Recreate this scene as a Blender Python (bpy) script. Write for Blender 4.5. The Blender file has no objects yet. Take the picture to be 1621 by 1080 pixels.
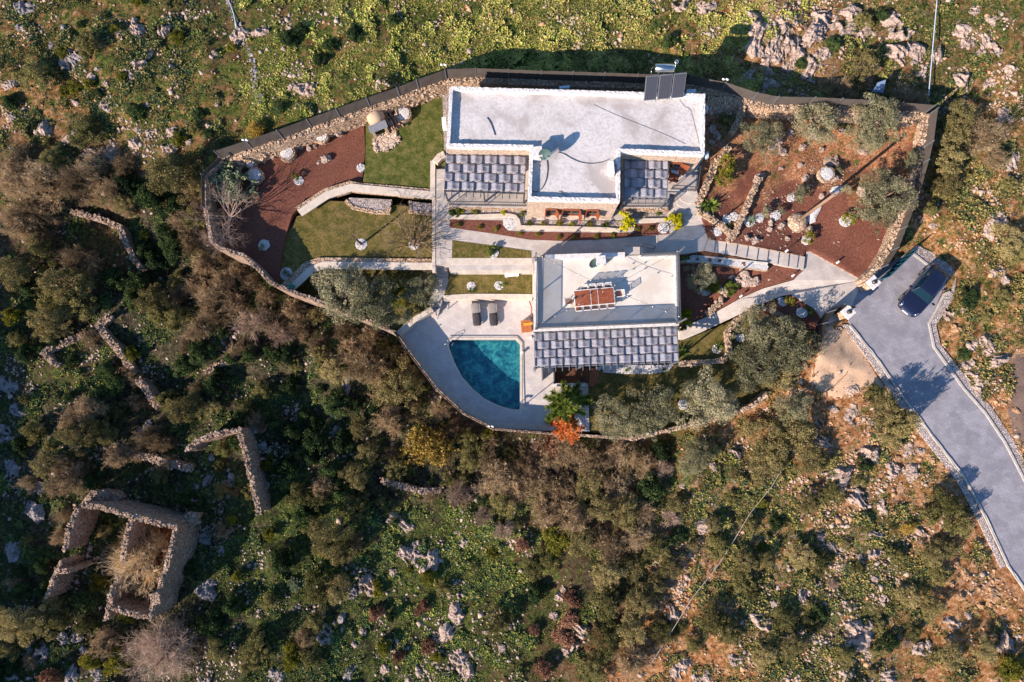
import bpy, bmesh, math, random
import numpy as np
from mathutils import Vector, Matrix, geometry

SC = bpy.context.scene
COL = SC.collection
rnd = random.Random(7)
RN = np.random.default_rng(11)

# ---------------------------------------------------------------- camera
H = 54.0
F = 1080.7          # focal length in photo pixels (24 mm on a 36 mm wide sensor)
cam_d = bpy.data.cameras.new("camera")
cam_d.sensor_width = 36.0
cam_d.lens = 24.0
cam_d.clip_start = 0.5
cam_d.clip_end = 3000
cam = bpy.data.objects.new("camera", cam_d)
COL.objects.link(cam)
cam.location = (0, 0, H)
axis = Vector((0.0098, 0.1066, -1.0)).normalized()
CR = axis.to_track_quat('-Z', 'Y').to_matrix()
cam.rotation_euler = CR.to_euler()
SC.camera = cam

# ---------------------------------------------------------------- sky, sun, exposure
SUN_EL = math.radians(27.0)
SX, SY = -0.838, -0.545          # horizontal direction towards the sun
w = bpy.data.worlds.new("World"); SC.world = w; w.use_nodes = True
nt = w.node_tree; nt.nodes.clear()
sky = nt.nodes.new('ShaderNodeTexSky'); sky.sky_type = 'NISHITA'; sky.sun_disc = False
sky.sun_elevation = SUN_EL; sky.sun_rotation = math.atan2(SX, SY)
sky.air_density = 1.2; sky.dust_density = 0.2; sky.ozone_density = 5.0
bg = nt.nodes.new('ShaderNodeBackground'); bg.inputs[1].default_value = 0.10
wo = nt.nodes.new('ShaderNodeOutputWorld')
hsv = nt.nodes.new('ShaderNodeHueSaturation'); hsv.inputs['Saturation'].default_value = 1.05
nt.links.new(sky.outputs[0], hsv.inputs['Color']); nt.links.new(hsv.outputs[0], bg.inputs[0]); nt.links.new(bg.outputs[0], wo.inputs[0])
sd = bpy.data.lights.new("sun", 'SUN'); sd.energy = 5.0; sd.angle = math.radians(0.5); sd.color = (1.0, 0.83, 0.68)
so = bpy.data.objects.new("sun", sd); COL.objects.link(so); so.location = (-60, -40, 60)
ce = math.cos(SUN_EL)
so.rotation_euler = Vector((-SX * ce, -SY * ce, -math.sin(SUN_EL))).to_track_quat('-Z', 'Y').to_euler()
SC.view_settings.view_transform = 'Standard'
SC.view_settings.look = 'None'
SC.view_settings.exposure = 1.0
SC.view_settings.gamma = 1.0
SC.cycles.max_bounces = 6
SC.cycles.diffuse_bounces = 2
SC.cycles.transparent_max_bounces = 8

# ---------------------------------------------------------------- pixel -> world helpers
def P(px, py, z=0.0):
    d = CR @ Vector(((px - 810.5) / F, -(py - 540.0) / F, -1.0))
    t = (z - H) / d.z
    return Vector((d.x * t, d.y * t, z))

def PA(px, py, z):
    """vectorised P"""
    px = np.asarray(px, float); py = np.asarray(py, float)
    v = np.stack([(px - 810.5) / F, -(py - 540.0) / F, -np.ones_like(px)], -1) @ np.array(CR).T
    t = (z - H) / v[..., 2]
    return v[..., 0] * t, v[..., 1] * t

def W(pts, z):
    """photo polygon -> world points; a point may carry its own z"""
    return [P(p[0], p[1], p[2] if len(p) > 2 else z) for p in pts]

def to_px(x, y, z):
    v = np.array(CR).T @ np.stack([np.asarray(x, float), np.asarray(y, float), np.asarray(z, float) - H])
    return 810.5 + F * v[0] / -v[2], 540 - F * v[1] / -v[2]

# ---------------------------------------------------------------- value noise
_perm = np.random.default_rng(5).random((256, 256))
def vnoise(x, y, seed=0):
    x = np.asarray(x, float) + seed * 17.3; y = np.asarray(y, float) + seed * 31.7
    xi = np.floor(x).astype(int); yi = np.floor(y).astype(int)
    fx = x - xi; fy = y - yi
    fx = fx * fx * (3 - 2 * fx); fy = fy * fy * (3 - 2 * fy)
    a = _perm[xi & 255, yi & 255]; b = _perm[(xi + 1) & 255, yi & 255]
    c = _perm[xi & 255, (yi + 1) & 255]; d = _perm[(xi + 1) & 255, (yi + 1) & 255]
    return (a * (1 - fx) + b * fx) * (1 - fy) + (c * (1 - fx) + d * fx) * fy - 0.5
def fbm(x, y, s, o=4, seed=0):
    r = 0; a = 1.0
    for k in range(o):
        r = r + a * vnoise(x / s, y / s, seed + k * 3); a *= 0.5; s *= 0.5
    return r

def inside(x, y, poly):
    x = np.asarray(x, float); y = np.asarray(y, float)
    r = np.zeros(x.shape, bool); n = len(poly); j = n - 1
    for i in range(n):
        xi, yi = poly[i][0], poly[i][1]; xj, yj = poly[j][0], poly[j][1]
        c = ((yi > y) != (yj > y)) & (x < (xj - xi) * (y - yi) / (yj - yi + 1e-12) + xi)
        r ^= c; j = i
    return r

# ---------------------------------------------------------------- tagging
def tag(o, label=None, cat=None, group=None, kind=None):
    if label: o['label'] = label
    if cat: o['category'] = cat
    if group: o['group'] = group
    if kind: o['kind'] = kind
    return o

def thing(name, label, cat, loc=(0, 0, 0), group=None):
    o = bpy.data.objects.new(name, None); COL.objects.link(o)
    o.location = loc; o.empty_display_size = 0.3
    return tag(o, label, cat, group)

def mesh_np(name, co, quads=None, tris=None, smooth=False):
    me = bpy.data.meshes.new(name)
    co = np.asarray(co, np.float32)
    me.vertices.add(len(co)); me.vertices.foreach_set('co', co.ravel())
    idx = []; tot = []
    if quads is not None and len(quads): idx.append(np.asarray(quads, np.int32).ravel()); tot.append(np.full(len(quads), 4, np.int32))
    if tris is not None and len(tris): idx.append(np.asarray(tris, np.int32).ravel()); tot.append(np.full(len(tris), 3, np.int32))
    idx = np.concatenate(idx); tot = np.concatenate(tot)
    me.loops.add(len(idx)); me.loops.foreach_set('vertex_index', idx)
    st = np.concatenate([[0], np.cumsum(tot)[:-1]]).astype(np.int32)
    me.polygons.add(len(tot)); me.polygons.foreach_set('loop_start', st); me.polygons.foreach_set('loop_total', tot)
    if smooth: me.polygons.foreach_set('use_smooth', np.ones(len(tot), bool))
    me.update(calc_edges=True); me.validate()
    return me

def link(name, me, mat=None, parent=None, loc=None):
    o = bpy.data.objects.new(name, me); COL.objects.link(o)
    if mat and not me.materials: me.materials.append(mat)
    if parent: o.parent = parent
    if loc is not None: o.location = loc
    return o

class MB:
    """collects shapes in world space; build() makes ONE mesh object (moved to be local to its parent)"""
    def __init__(s): s.v = []; s.f = []; s.sm = []
    def add(s, vs, fs, smooth=False):
        b = len(s.v); s.v += [tuple(v) for v in vs]
        for f in fs: s.f.append(tuple(i + b for i in f)); s.sm.append(smooth)
        return s
    def box(s, c, size, rz=0.0, tilt=None):
        m = Matrix.Rotation(rz, 3, 'Z')
        if tilt is not None: m = m @ tilt
        c = Vector(c); h = [k / 2 for k in size]
        vs = [c + m @ Vector((a * h[0], b * h[1], d * h[2])) for d in (-1, 1) for b in (-1, 1) for a in (-1, 1)]
        return s.add(vs, [(0, 2, 3, 1), (4, 5, 7, 6), (0, 1, 5, 4), (2, 6, 7, 3), (0, 4, 6, 2), (1, 3, 7, 5)])
    def bar(s, a, b, wd, ht, up=(0, 0, 1)):
        a = Vector(a); b = Vector(b); d = (b - a)
        if d.length < 1e-6: return s
        d.normalize(); u = Vector(up)
        if abs(d.dot(u)) > 0.99: u = Vector((1, 0, 0))
        r = d.cross(u).normalized(); u = r.cross(d).normalized()
        vs = []
        for p in (a, b):
            for i, j in ((-1, -1), (1, -1), (1, 1), (-1, 1)): vs.append(p + r * (i * wd / 2) + u * (j * ht / 2))
        return s.add(vs, [(3, 2, 1, 0), (4, 5, 6, 7), (0, 1, 5, 4), (1, 2, 6, 5), (2, 3, 7, 6), (3, 0, 4, 7)])
    def tube(s, pts, rad, n=6, cap=True, smooth=True):
        pts = [Vector(p) for p in pts]
        if not hasattr(rad, '__len__'): rad = [rad] * len(pts)
        vs = []; fs = []; pu = Vector((0.31, 0.2, 0.93)).normalized()
        for i, p in enumerate(pts):
            d = (pts[min(i + 1, len(pts) - 1)] - pts[max(i - 1, 0)])
            if d.length < 1e-9: d = Vector((0, 0, 1))
            d.normalize()
            if abs(d.dot(pu)) > 0.97: pu = Vector((0.9, 0.3, 0.1)).normalized()
            r = d.cross(pu).normalized(); u = r.cross(d)
            for k in range(n):
                a = 2 * math.pi * k / n
                vs.append(p + (r * math.cos(a) + u * math.sin(a)) * rad[i])
        for i in range(len(pts) - 1):
            for k in range(n):
                a = i * n + k; b = i * n + (k + 1) % n
                fs.append((a, b, b + n, a + n))
        if cap:
            fs.append(tuple(range(n - 1, -1, -1))); fs.append(tuple(range((len(pts) - 1) * n, len(pts) * n)))
        return s.add(vs, fs, smooth)
    def cyl(s, c, r, h, n=20, r2=None):
        c = Vector(c)
        return s.tube([c, c + Vector((0, 0, h))], [r, r if r2 is None else r2], n, smooth=False)
    def dome(s, c, r, hz, n=24, m=8, a0=0.0):
        vs = []; fs = []; c = Vector(c)
        for i in range(m):
            a = a0 + (math.pi / 2 - a0) * i / m
            for k in range(n):
                t = 2 * math.pi * k / n
                vs.append(c + Vector((r * math.cos(a) * math.cos(t), r * math.cos(a) * math.sin(t), hz * math.sin(a))))
        vs.append(c + Vector((0, 0, hz)))
        for i in range(m - 1):
            for k in range(n):
                a = i * n + k; b = i * n + (k + 1) % n; fs.append((a, b, b + n, a + n))
        for k in range(n): fs.append(((m - 1) * n + k, (m - 1) * n + (k + 1) % n, m * n))
        return s.add(vs, fs, True)
    def prism(s, poly, zb, holes=None):
        """poly: world points with own z (top face); zb: bottom height. holes: list of world polygons"""
        loops = [[Vector(p) for p in poly]] + [[Vector(p) for p in h] for h in (holes or [])]
        flat = [Vector((p.x, p.y, 0)) for l in loops for p in l]
        tri = geometry.tessellate_polygon([[Vector((p.x, p.y, 0)) for p in l] for l in loops])
        top = [p for l in loops for p in l]; n = len(top)
        vs = top + [Vector((p.x, p.y, zb)) for p in top]
        fs = []
        for t in tri:
            a, b, c = t
            cr = (flat[b] - flat[a]).cross(flat[c] - flat[a]).z
            if abs(cr) < 1e-9: continue
            if cr < 0: t = (a, c, b)
            fs.append(tuple(t)); fs.append(tuple(i + n for i in reversed(t)))
        o = 0
        for li, l in enumerate(loops):
            m = len(l)
            area = sum(l[i].x * l[(i + 1) % m].y - l[(i + 1) % m].x * l[i].y for i in range(m))
            ccw = (area > 0) == (li == 0)
            for i in range(m):
                a = o + i; b = o + (i + 1) % m
                fs.append((a, a + n, b + n, b) if ccw else (b, b + n, a + n, a))
            o += m
        return s.add(vs, fs)
    def build(s, name, mat, parent=None, kind=None):
        off = Vector(parent.matrix_world.translation) if parent and parent.parent is None and parent.type == 'EMPTY' else Vector((0, 0, 0))
        if parent:
            off = Vector((0, 0, 0)); q = parent
            while q: off += q.location; q = q.parent
        me = bpy.data.meshes.new(name)
        me.from_pydata([tuple(Vector(v) - off) for v in s.v], [], s.f)
        me.polygons.foreach_set('use_smooth', s.sm)
        me.update()
        o = link(name, me, mat, parent)
        if kind: o['kind'] = kind
        return o

# ---------------------------------------------------------------- materials
def new_mat(name):
    m = bpy.data.materials.new(name); m.use_nodes = True
    t = m.node_tree; b = t.nodes['Principled BSDF']
    return m, t, b
def N(t, ty, **k):
    n = t.nodes.new(ty)
    for a, v in k.items():
        if a.startswith('_'): setattr(n, a[1:], v)
        else: n.inputs[a.replace('~', ' ')].default_value = v
    return n
def ramp(t, fac, stops):
    r = t.nodes.new('ShaderNodeValToRGB')
    e = r.color_ramp.elements
    e[0].position = stops[0][0]; e[0].color = (*stops[0][1], 1)
    e[1].position = stops[-1][0]; e[1].color = (*stops[-1][1], 1)
    for p, c in stops[1:-1]:
        k = e.new(p); k.color = (*c, 1)
    t.links.new(fac, r.inputs[0]); return r.outputs[0]
def coords(t, mode='world'):
    if mode == 'world': return t.nodes.new('ShaderNodeNewGeometry').outputs['Position']
    return t.nodes.new('ShaderNodeTexCoord').outputs['Object']
def noise(t, vec, scale, detail=4.0, rough=0.55, dist=0.0):
    n = N(t, 'ShaderNodeTexNoise', Scale=scale, Detail=detail, Roughness=rough, Distortion=dist)
    t.links.new(vec, n.inputs['Vector']); return n.outputs[0]
def voro(t, vec, scale, feat='F1', out=0, rnd_=1.0):
    n = N(t, 'ShaderNodeTexVoronoi', Scale=scale, Randomness=rnd_, _feature=feat)
    t.links.new(vec, n.inputs['Vector']); return n.outputs[out]
def mixc(t, fac, a, b, mode='MIX'):
    m = t.nodes.new('ShaderNodeMix'); m.data_type = 'RGBA'; m.blend_type = mode
    for k, v in ((0, fac), (6, a), (7, b)):
        if hasattr(v, 'is_output'): t.links.new(v, m.inputs[k])
        elif k == 0: m.inputs[0].default_value = v
        else: m.inputs[k].default_value = (*v, 1)
    return m.outputs[2]
def mth(t, op, a, b=None, clamp=False):
    m = t.nodes.new('ShaderNodeMath'); m.operation = op; m.use_clamp = clamp
    for k, v in ((0, a), (1, b)):
        if v is None: continue
        if hasattr(v, 'is_output'): t.links.new(v, m.inputs[k])
        else: m.inputs[k].default_value = v
    return m.outputs[0]
def bump(t, b, h, strength=0.5, dist=0.05):
    n = N(t, 'ShaderNodeBump', Strength=strength, Distance=dist)
    t.links.new(h, n.inputs['Height']); t.links.new(n.outputs[0], b.inputs['Normal'])

def simple(name, c1, c2=None, scale=3.0, rough=0.8, bmp=0.0, bscale=20.0, metal=0.0, mode='world', lo=0.35, hi=0.65, coat=0.0, detail=5.0):
    m, t, b = new_mat(name)
    b.inputs['Roughness'].default_value = rough; b.inputs['Metallic'].default_value = metal
    if 'Coat Weight' in b.inputs: b.inputs['Coat Weight'].default_value = coat
    if rough > 0.6 and 'Specular IOR Level' in b.inputs: b.inputs['Specular IOR Level'].default_value = 0.25
    if c2 is None: c2 = tuple(k * 0.85 for k in c1)
    v = coords(t, mode)
    t.links.new(ramp(t, noise(t, v, scale, detail), [(lo, c1), (hi, c2)]), b.inputs['Base Color'])
    if bmp: bump(t, b, noise(t, v, bscale, 3.0), bmp, 0.03)
    return m

def stone_mat(name, cols, scale=3.5, gap=(0.05, 0.035, 0.03), gapw=0.06, tint=None, sc=(1, 1, 1), bmp=0.9):
    """masonry: cells of stone with dark joints"""
    m, t, b = new_mat(name)
    b.inputs['Roughness'].default_value = 0.9; b.inputs['Specular IOR Level'].default_value = 0.2
    v = coords(t)
    mp = N(t, 'ShaderNodeMapping'); mp.inputs['Scale'].default_value = sc
    t.links.new(v, mp.inputs[0]); v2 = mp.outputs[0]
    cell = voro(t, v2, scale, 'F1', 1)
    sep = t.nodes.new('ShaderNodeSeparateColor'); t.links.new(cell, sep.inputs[0])
    n = len(cols)
    c = ramp(t, sep.outputs[0], [(i / (n - 1), cols[i]) for i in range(n)])
    nn = noise(t, v, 9.0, 5)
    c = mixc(t, mth(t, 'MULTIPLY', nn, 0.5), c, tuple(k * 0.55 for k in cols[0]))
    e = voro(t, v2, scale, 'DISTANCE_TO_EDGE', 0)
    k = ramp(t, e, [(0.0, (1, 1, 1)), (gapw, (0, 0, 0))])
    c = mixc(t, k, c, gap)
    t.links.new(c, b.inputs['Base Color'])
    bump(t, b, mth(t, 'MINIMUM', mth(t, 'MULTIPLY', e, 4.0), 0.5), bmp, 0.08)
    return m

M = {}
M['plaster'] = simple('white_plaster', (0.60, 0.56, 0.51), (0.48, 0.44, 0.40), 2.5, 0.85, 0.3, 14)
# roofs
def roof_mat(name, base, stain, spot, s1=0.55, amt=0.55, spk=0.5):
    m, t, b = new_mat(name); b.inputs['Roughness'].default_value = 0.9; b.inputs['Specular IOR Level'].default_value = 0.2
    v = coords(t)
    big = noise(t, v, s1, 6, 0.62, 0.4)
    c = ramp(t, big, [(0.42, base), (0.52, tuple(k * 0.90 for k in base)), (0.62, stain)])
    c = mixc(t, mth(t, 'MULTIPLY', ramp(t, noise(t, v, 5.5, 8, 0.75, 0.3), [(0.48, (0, 0, 0)), (0.60, (1, 1, 1))]), amt), c, stain)
    c = mixc(t, mth(t, 'MULTIPLY', ramp(t, noise(t, v, 2.3, 8, 0.8), [(0.58, (0, 0, 0)), (0.72, (1, 1, 1))]), spk), c, spot)
    t.links.new(c, b.inputs['Base Color']); bump(t, b, noise(t, v, 12, 5), 0.35, 0.03)
    return m
M['roof_a'] = roof_mat('lime_washed_roof', (0.57, 0.55, 0.555), (0.38, 0.345, 0.335), (0.19, 0.165, 0.155), 0.4, 0.72, 0.72)
M['roof_b'] = roof_mat('cream_screed_roof', (0.64, 0.60, 0.55), (0.56, 0.50, 0.43), (0.52, 0.36, 0.24), 0.6, 0.2, 0.5)
M['parapet'] = simple('whitewashed_render', (0.72, 0.70, 0.70), (0.50, 0.47, 0.46), 6, 0.9, 0.6, 22)
def pave_mat(name, c1, c2, brick=None, groutc=None, bs=1.0, rot=0.0):
    m, t, b = new_mat(name); b.inputs['Roughness'].default_value = 0.8; b.inputs['Specular IOR Level'].default_value = 0.25
    v = coords(t)
    c = ramp(t, noise(t, v, 0.9, 7, 0.6), [(0.42, c1), (0.60, c2)])
    c = mixc(t, mth(t, 'MULTIPLY', ramp(t, noise(t, v, 11, 5), [(0.5, (0, 0, 0)), (0.75, (1, 1, 1))]), 0.35), c, tuple(k * 0.7 for k in c2))
    if brick:
        mp = N(t, 'ShaderNodeMapping'); mp.inputs['Rotation'].default_value = (0, 0, rot)
        t.links.new(v, mp.inputs[0])
        br = N(t, 'ShaderNodeTexBrick', Scale=bs); br.inputs['Mortar Size'].default_value = 0.012
        br.inputs['Color1'].default_value = (0.0, 0, 0, 1); br.inputs['Color2'].default_value = (1, 1, 1, 1); br.inputs['Mortar'].default_value = (0.5, 0.5, 0.5, 1)
        t.links.new(mp.outputs[0], br.inputs['Vector'])
        c = mixc(t, mth(t, 'MULTIPLY', br.outputs['Color'], 0.26), c, tuple(k * 0.55 for k in c2))
        c = mixc(t, mth(t, 'MULTIPLY', br.outputs['Fac'], 0.45), c, groutc)
    c = mixc(t, mth(t, 'MULTIPLY', ramp(t, noise(t, v, 0.35, 7, 0.7, 1.0), [(0.52, (0, 0, 0)), (0.62, (1, 1, 1))]), 0.35), c, tuple(k * 0.72 for k in c2))
    t.links.new(c, b.inputs['Base Color']); bump(t, b, noise(t, v, 30, 3), 0.15, 0.02)
    return m
M['pave'] = pave_mat('pale_stone_paving', (0.55, 0.50, 0.46), (0.46, 0.41, 0.38), True, (0.30, 0.26, 0.23), 1.3)
M['deck'] = pave_mat('pool_deck_paving', (0.58, 0.54, 0.52), (0.50, 0.46, 0.45), True, (0.36, 0.32, 0.29), 1.1, 0.5)
M['coping'] = simple('cream_stone_coping', (0.60, 0.53, 0.46), (0.50, 0.43, 0.36), 3, 0.85, 0.25, 18)
M['road'] = pave_mat('grey_driveway_paving', (0.30, 0.295, 0.335), (0.225, 0.22, 0.255), True, (0.10, 0.095, 0.105), 1.2, 0.6)
M['kerb'] = simple('concrete_kerb', (0.45, 0.42, 0.39), (0.34, 0.31, 0.29), 4, 0.9, 0.3)
def lawn_mat(name, g1, g2, dry):
    m, t, b = new_mat(name); b.inputs['Roughness'].default_value = 0.95; b.inputs['Specular IOR Level'].default_value = 0.1
    v = coords(t)
    c = ramp(t, noise(t, v, 1.5, 9, 0.82), [(0.41, g1), (0.5, g2), (0.59, dry)])
    c = mixc(t, mth(t, 'MULTIPLY', ramp(t, noise(t, v, 9, 6, 0.8), [(0.45, (0, 0, 0)), (0.62, (1, 1, 1))]), 0.6), c, tuple(k * 0.35 for k in g1))
    c = mixc(t, mth(t, 'MULTIPLY', ramp(t, noise(t, v, 6, 4, 0.7), [(0.52, (0, 0, 0)), (0.72, (1, 1, 1))]), 0.4), c, dry)
    t.links.new(c, b.inputs['Base Color']); bump(t, b, noise(t, v, 45, 3), 0.8, 0.04)
    return m
M['lawn_g'] = lawn_mat('green_lawn', (0.058, 0.078, 0.016), (0.105, 0.120, 0.030), (0.19, 0.165, 0.060))
M['lawn_d'] = lawn_mat('dry_lawn', (0.080, 0.080, 0.020), (0.145, 0.120, 0.036), (0.23, 0.165, 0.065))
def mulch_mat(name, c1, c2, c3):
    m, t, b = new_mat(name); b.inputs['Roughness'].default_value = 0.95; b.inputs['Specular IOR Level'].default_value = 0.15
    v = coords(t)
    c = ramp(t, noise(t, v, 9, 8, 0.85), [(0.36, c1), (0.5, c2), (0.66, c3)])
    c = mixc(t, mth(t, 'MULTIPLY', ramp(t, noise(t, v, 0.8, 5), [(0.45, (0, 0, 0)), (0.7, (1, 1, 1))]), 0.45), c, tuple(k * 1.5 for k in c2))
    dt_ = voro(t, v, 1.7, 'F1', 0, 0.6); c = mixc(t, mth(t, 'MULTIPLY', ramp(t, dt_, [(0.10, (1, 1, 1)), (0.18, (0, 0, 0))]), 0.55), c, (0.03, 0.03, 0.012))
    t.links.new(c, b.inputs['Base Color']); bump(t, b, noise(t, v, 22, 5, 0.7), 0.9, 0.05)
    return m
M['mulch'] = mulch_mat('red_bark_mulch', (0.050, 0.019, 0.014), (0.150, 0.058, 0.041), (0.28, 0.135, 0.092))
M['soil_red'] = mulch_mat('red_stony_soil', (0.10, 0.032, 0.018), (0.27, 0.10, 0.050), (0.42, 0.22, 0.13))
M['soil_brown'] = mulch_mat('dark_brown_soil', (0.05, 0.022, 0.014), (0.12, 0.055, 0.030), (0.20, 0.10, 0.055))
M['gravel_w'] = stone_mat('white_gravel', [(0.70, 0.68, 0.68), (0.86, 0.84, 0.84), (0.80, 0.77, 0.76)], 8.0, (0.36, 0.34, 0.35), 0.06)
M['gravel_g'] = stone_mat('mixed_gravel', [(0.35, 0.28, 0.26), (0.68, 0.62, 0.60), (0.48, 0.40, 0.38)], 7.0, (0.12, 0.09, 0.08), 0.10)
M['stone_w'] = stone_mat('dry_stone_masonry', [(0.40, 0.28, 0.19), (0.56, 0.42, 0.31), (0.48, 0.33, 0.22), (0.62, 0.51, 0.41)], 3.6, (0.10, 0.06, 0.04), 0.07)
M['stone_house'] = stone_mat('house_stone_facing', [(0.50, 0.37, 0.28), (0.64, 0.51, 0.41), (0.56, 0.43, 0.33), (0.70, 0.60, 0.50)], 2.6, (0.30, 0.22, 0.17), 0.05, sc=(1, 1, 2.4))
M['stone_ruin'] = stone_mat('weathered_ruin_masonry', [(0.29, 0.195, 0.14), (0.44, 0.325, 0.25), (0.36, 0.245, 0.175), (0.52, 0.42, 0.34)], 3.4, (0.06, 0.04, 0.035), 0.08)
M['dark_metal'] = simple('anthracite_metal', (0.075, 0.085, 0.105), (0.06, 0.068, 0.085), 3, 0.45, 0, metal=0.3)
M['grey_metal'] = simple('grey_painted_metal', (0.16, 0.17, 0.20), (0.13, 0.14, 0.165), 3, 0.5, 0, metal=0.2)
M['white_metal'] = simple('white_painted_metal', (0.78, 0.76, 0.74), (0.70, 0.68, 0.66), 3, 0.5, 0)
M['steel'] = simple('stainless_steel', (0.62, 0.62, 0.62), (0.5, 0.5, 0.5), 3, 0.25, 0, metal=1.0)
M['fence'] = simple('black_screen_mesh', (0.070, 0.060, 0.056), (0.090, 0.078, 0.072), 1.2, 0.85, 0.2, 60)
M['cloth'] = None
m, t, b = new_mat('grey_shade_fabric'); b.inputs['Roughness'].default_value = 0.85; b.inputs['Specular IOR Level'].default_value = 0.2
v = coords(t)
wv = N(t, 'ShaderNodeTexWave', Scale=3.2, Distortion=3.0, Detail=2.0); wv.bands_direction = 'Y'; t.links.new(v, wv.inputs['Vector'])
t.links.new(ramp(t, noise(t, v, 0.8, 4), [(0.3, (0.31, 0.31, 0.355)), (0.7, (0.24, 0.24, 0.285))]), b.inputs['Base Color'])
bump(t, b, wv.outputs[0], 0.5, 0.05); M['cloth'] = m
M['wood_r'] = simple('reddish_varnished_wood', (0.30, 0.085, 0.035), (0.20, 0.050, 0.020), 5, 0.5, 0.2, 25)
M['wood_o'] = simple('orange_wood', (0.45, 0.15, 0.04), (0.33, 0.10, 0.03), 5, 0.5, 0.2, 25)
M['wood_g'] = simple('weathered_pole_wood', (0.29, 0.19, 0.13), (0.20, 0.13, 0.085), 6, 0.85, 0.5, 25)
M['log'] = simple('split_log_wood', (0.42, 0.27, 0.19), (0.16, 0.09, 0.07), 3, 0.9, 0.6, 18)
M['bark'] = simple('grey_bark', (0.17, 0.12, 0.09), (0.10, 0.07, 0.055), 6, 0.95, 0.7, 20, mode='obj')
M['bark_p'] = simple('pale_bare_bark', (0.38, 0.28, 0.23), (0.26, 0.185, 0.15), 6, 0.9, 0.4, 20, mode='obj')
M['clay'] = simple('beige_clay_render', (0.50, 0.38, 0.27), (0.42, 0.31, 0.22), 4, 0.9, 0.4, 16)
M['slab'] = simple('bluish_grey_slab', (0.25, 0.26, 0.30), (0.19, 0.20, 0.24), 4, 0.8, 0.3, 18)
M['cushion'] = simple('charcoal_cover', (0.055, 0.050, 0.055), (0.04, 0.036, 0.042), 3, 0.85, 0.4, 12)
M['cushion_l'] = simple('grey_headrest_cover', (0.20, 0.185, 0.18), (0.16, 0.15, 0.145), 3, 0.85, 0.4, 12)
M['black'] = simple('black_rubber', (0.02, 0.02, 0.022), None, 3, 0.6)
M['orange_p'] = simple('yellow_orange_plastic', (0.75, 0.32, 0.03), (0.65, 0.26, 0.03), 3, 0.5)
M['green_p'] = simple('teal_green_plastic', (0.01, 0.26, 0.17), (0.01, 0.20, 0.13), 3, 0.5)
M['teal_m'] = simple('teal_painted_steel', (0.01, 0.09, 0.14), (0.01, 0.07, 0.11), 2, 0.5)
M['dish'] = simple('green_grey_dish', (0.06, 0.11, 0.11), (0.05, 0.09, 0.09), 2, 0.5)
M['blue_p'] = simple('blue_tarpaulin', (0.10, 0.16, 0.28), (0.14, 0.20, 0.32), 2, 0.5)
M['light_blue'] = simple('pale_blue_metal', (0.42, 0.52, 0.62), (0.36, 0.46, 0.56), 2, 0.5)
m, t, b = new_mat('bulb_glass'); b.inputs['Base Color'].default_value = (0.7, 0.7, 0.68, 1); b.inputs['Roughness'].default_value = 0.2; M['bulb'] = m
m, t, b = new_mat('solar_absorber'); b.inputs['Roughness'].default_value = 0.25
v = coords(t); wv = N(t, 'ShaderNodeTexWave', Scale=2.6, Distortion=0.0); wv.bands_direction = 'X'; t.links.new(v, wv.inputs['Vector'])
t.links.new(ramp(t, wv.outputs[0], [(0.2, (0.030, 0.030, 0.045)), (0.9, (0.055, 0.055, 0.075))]), b.inputs['Base Color']); M['solar'] = m

def rock_mat(name, a, bb, dark, moss):
    m, t, b = new_mat(name); b.inputs['Roughness'].default_value = 0.95; b.inputs['Specular IOR Level'].default_value = 0.15
    v = coords(t)
    c = ramp(t, noise(t, v, 2.2, 9, 0.8, 0.6), [(0.40, dark), (0.47, bb), (0.56, a)])
    c = mixc(t, mth(t, 'MULTIPLY', ramp(t, noise(t, v, 7.0, 6, 0.75), [(0.48, (0, 0, 0)), (0.62, (1, 1, 1))]), 0.6), c, dark)
    c = mixc(t, mth(t, 'MULTIPLY', ramp(t, noise(t, v, 2.4, 5, 0.6), [(0.60, (0, 0, 0)), (0.70, (1, 1, 1))]), 0.6), c, moss)
    t.links.new(c, b.inputs['Base Color']); bump(t, b, noise(t, v, 5, 8, 0.75), 1.0, 0.18)
    return m
M['rock'] = rock_mat('pale_limestone', (0.56, 0.44, 0.38), (0.43, 0.33, 0.28), (0.17, 0.12, 0.10), (0.15, 0.13, 0.05))
M['rock_o'] = rock_mat('orange_stained_limestone', (0.60, 0.38, 0.22), (0.46, 0.27, 0.15), (0.18, 0.10, 0.06), (0.2, 0.15, 0.07))
M['rock_g'] = rock_mat('grey_limestone', (0.42, 0.38, 0.38), (0.30, 0.27, 0.27), (0.11, 0.095, 0.09), (0.10, 0.10, 0.05))

def leaf_mat(name, cols, scale=1.6, var=0.35, trans=0.25):
    m, t, b = new_mat(name); b.inputs['Roughness'].default_value = 0.75; b.inputs['Specular IOR Level'].default_value = 0.2
    v = coords(t, 'obj')
    oi = t.nodes.new('ShaderNodeObjectInfo')
    n = len(cols)
    f = mth(t, 'ADD', noise(t, v, scale, 5, 0.75), mth(t, 'MULTIPLY', mth(t, 'SUBTRACT', oi.outputs['Random'], 0.5), 0.16))
    c = ramp(t, f, [(0.36 + 0.28 * i / (n - 1), cols[i]) for i in range(n)])
    hs = N(t, 'ShaderNodeHueSaturation'); t.links.new(c, hs.inputs['Color'])
    t.links.new(mth(t, 'ADD', 1 - var / 2, mth(t, 'MULTIPLY', oi.outputs['Random'], var)), hs.inputs['Value'])
    t.links.new(hs.outputs[0], b.inputs['Base Color'])
    tr = t.nodes.new('ShaderNodeBsdfTranslucent'); t.links.new(hs.outputs[0], tr.inputs[0])
    mx = t.nodes.new('ShaderNodeMixShader'); mx.inputs[0].default_value = trans
    out = t.nodes['Material Output']
    t.links.new(b.outputs[0], mx.inputs[1]); t.links.new(tr.outputs[0], mx.inputs[2]); t.links.new(mx.outputs[0], out.inputs[0])
    return m
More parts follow.
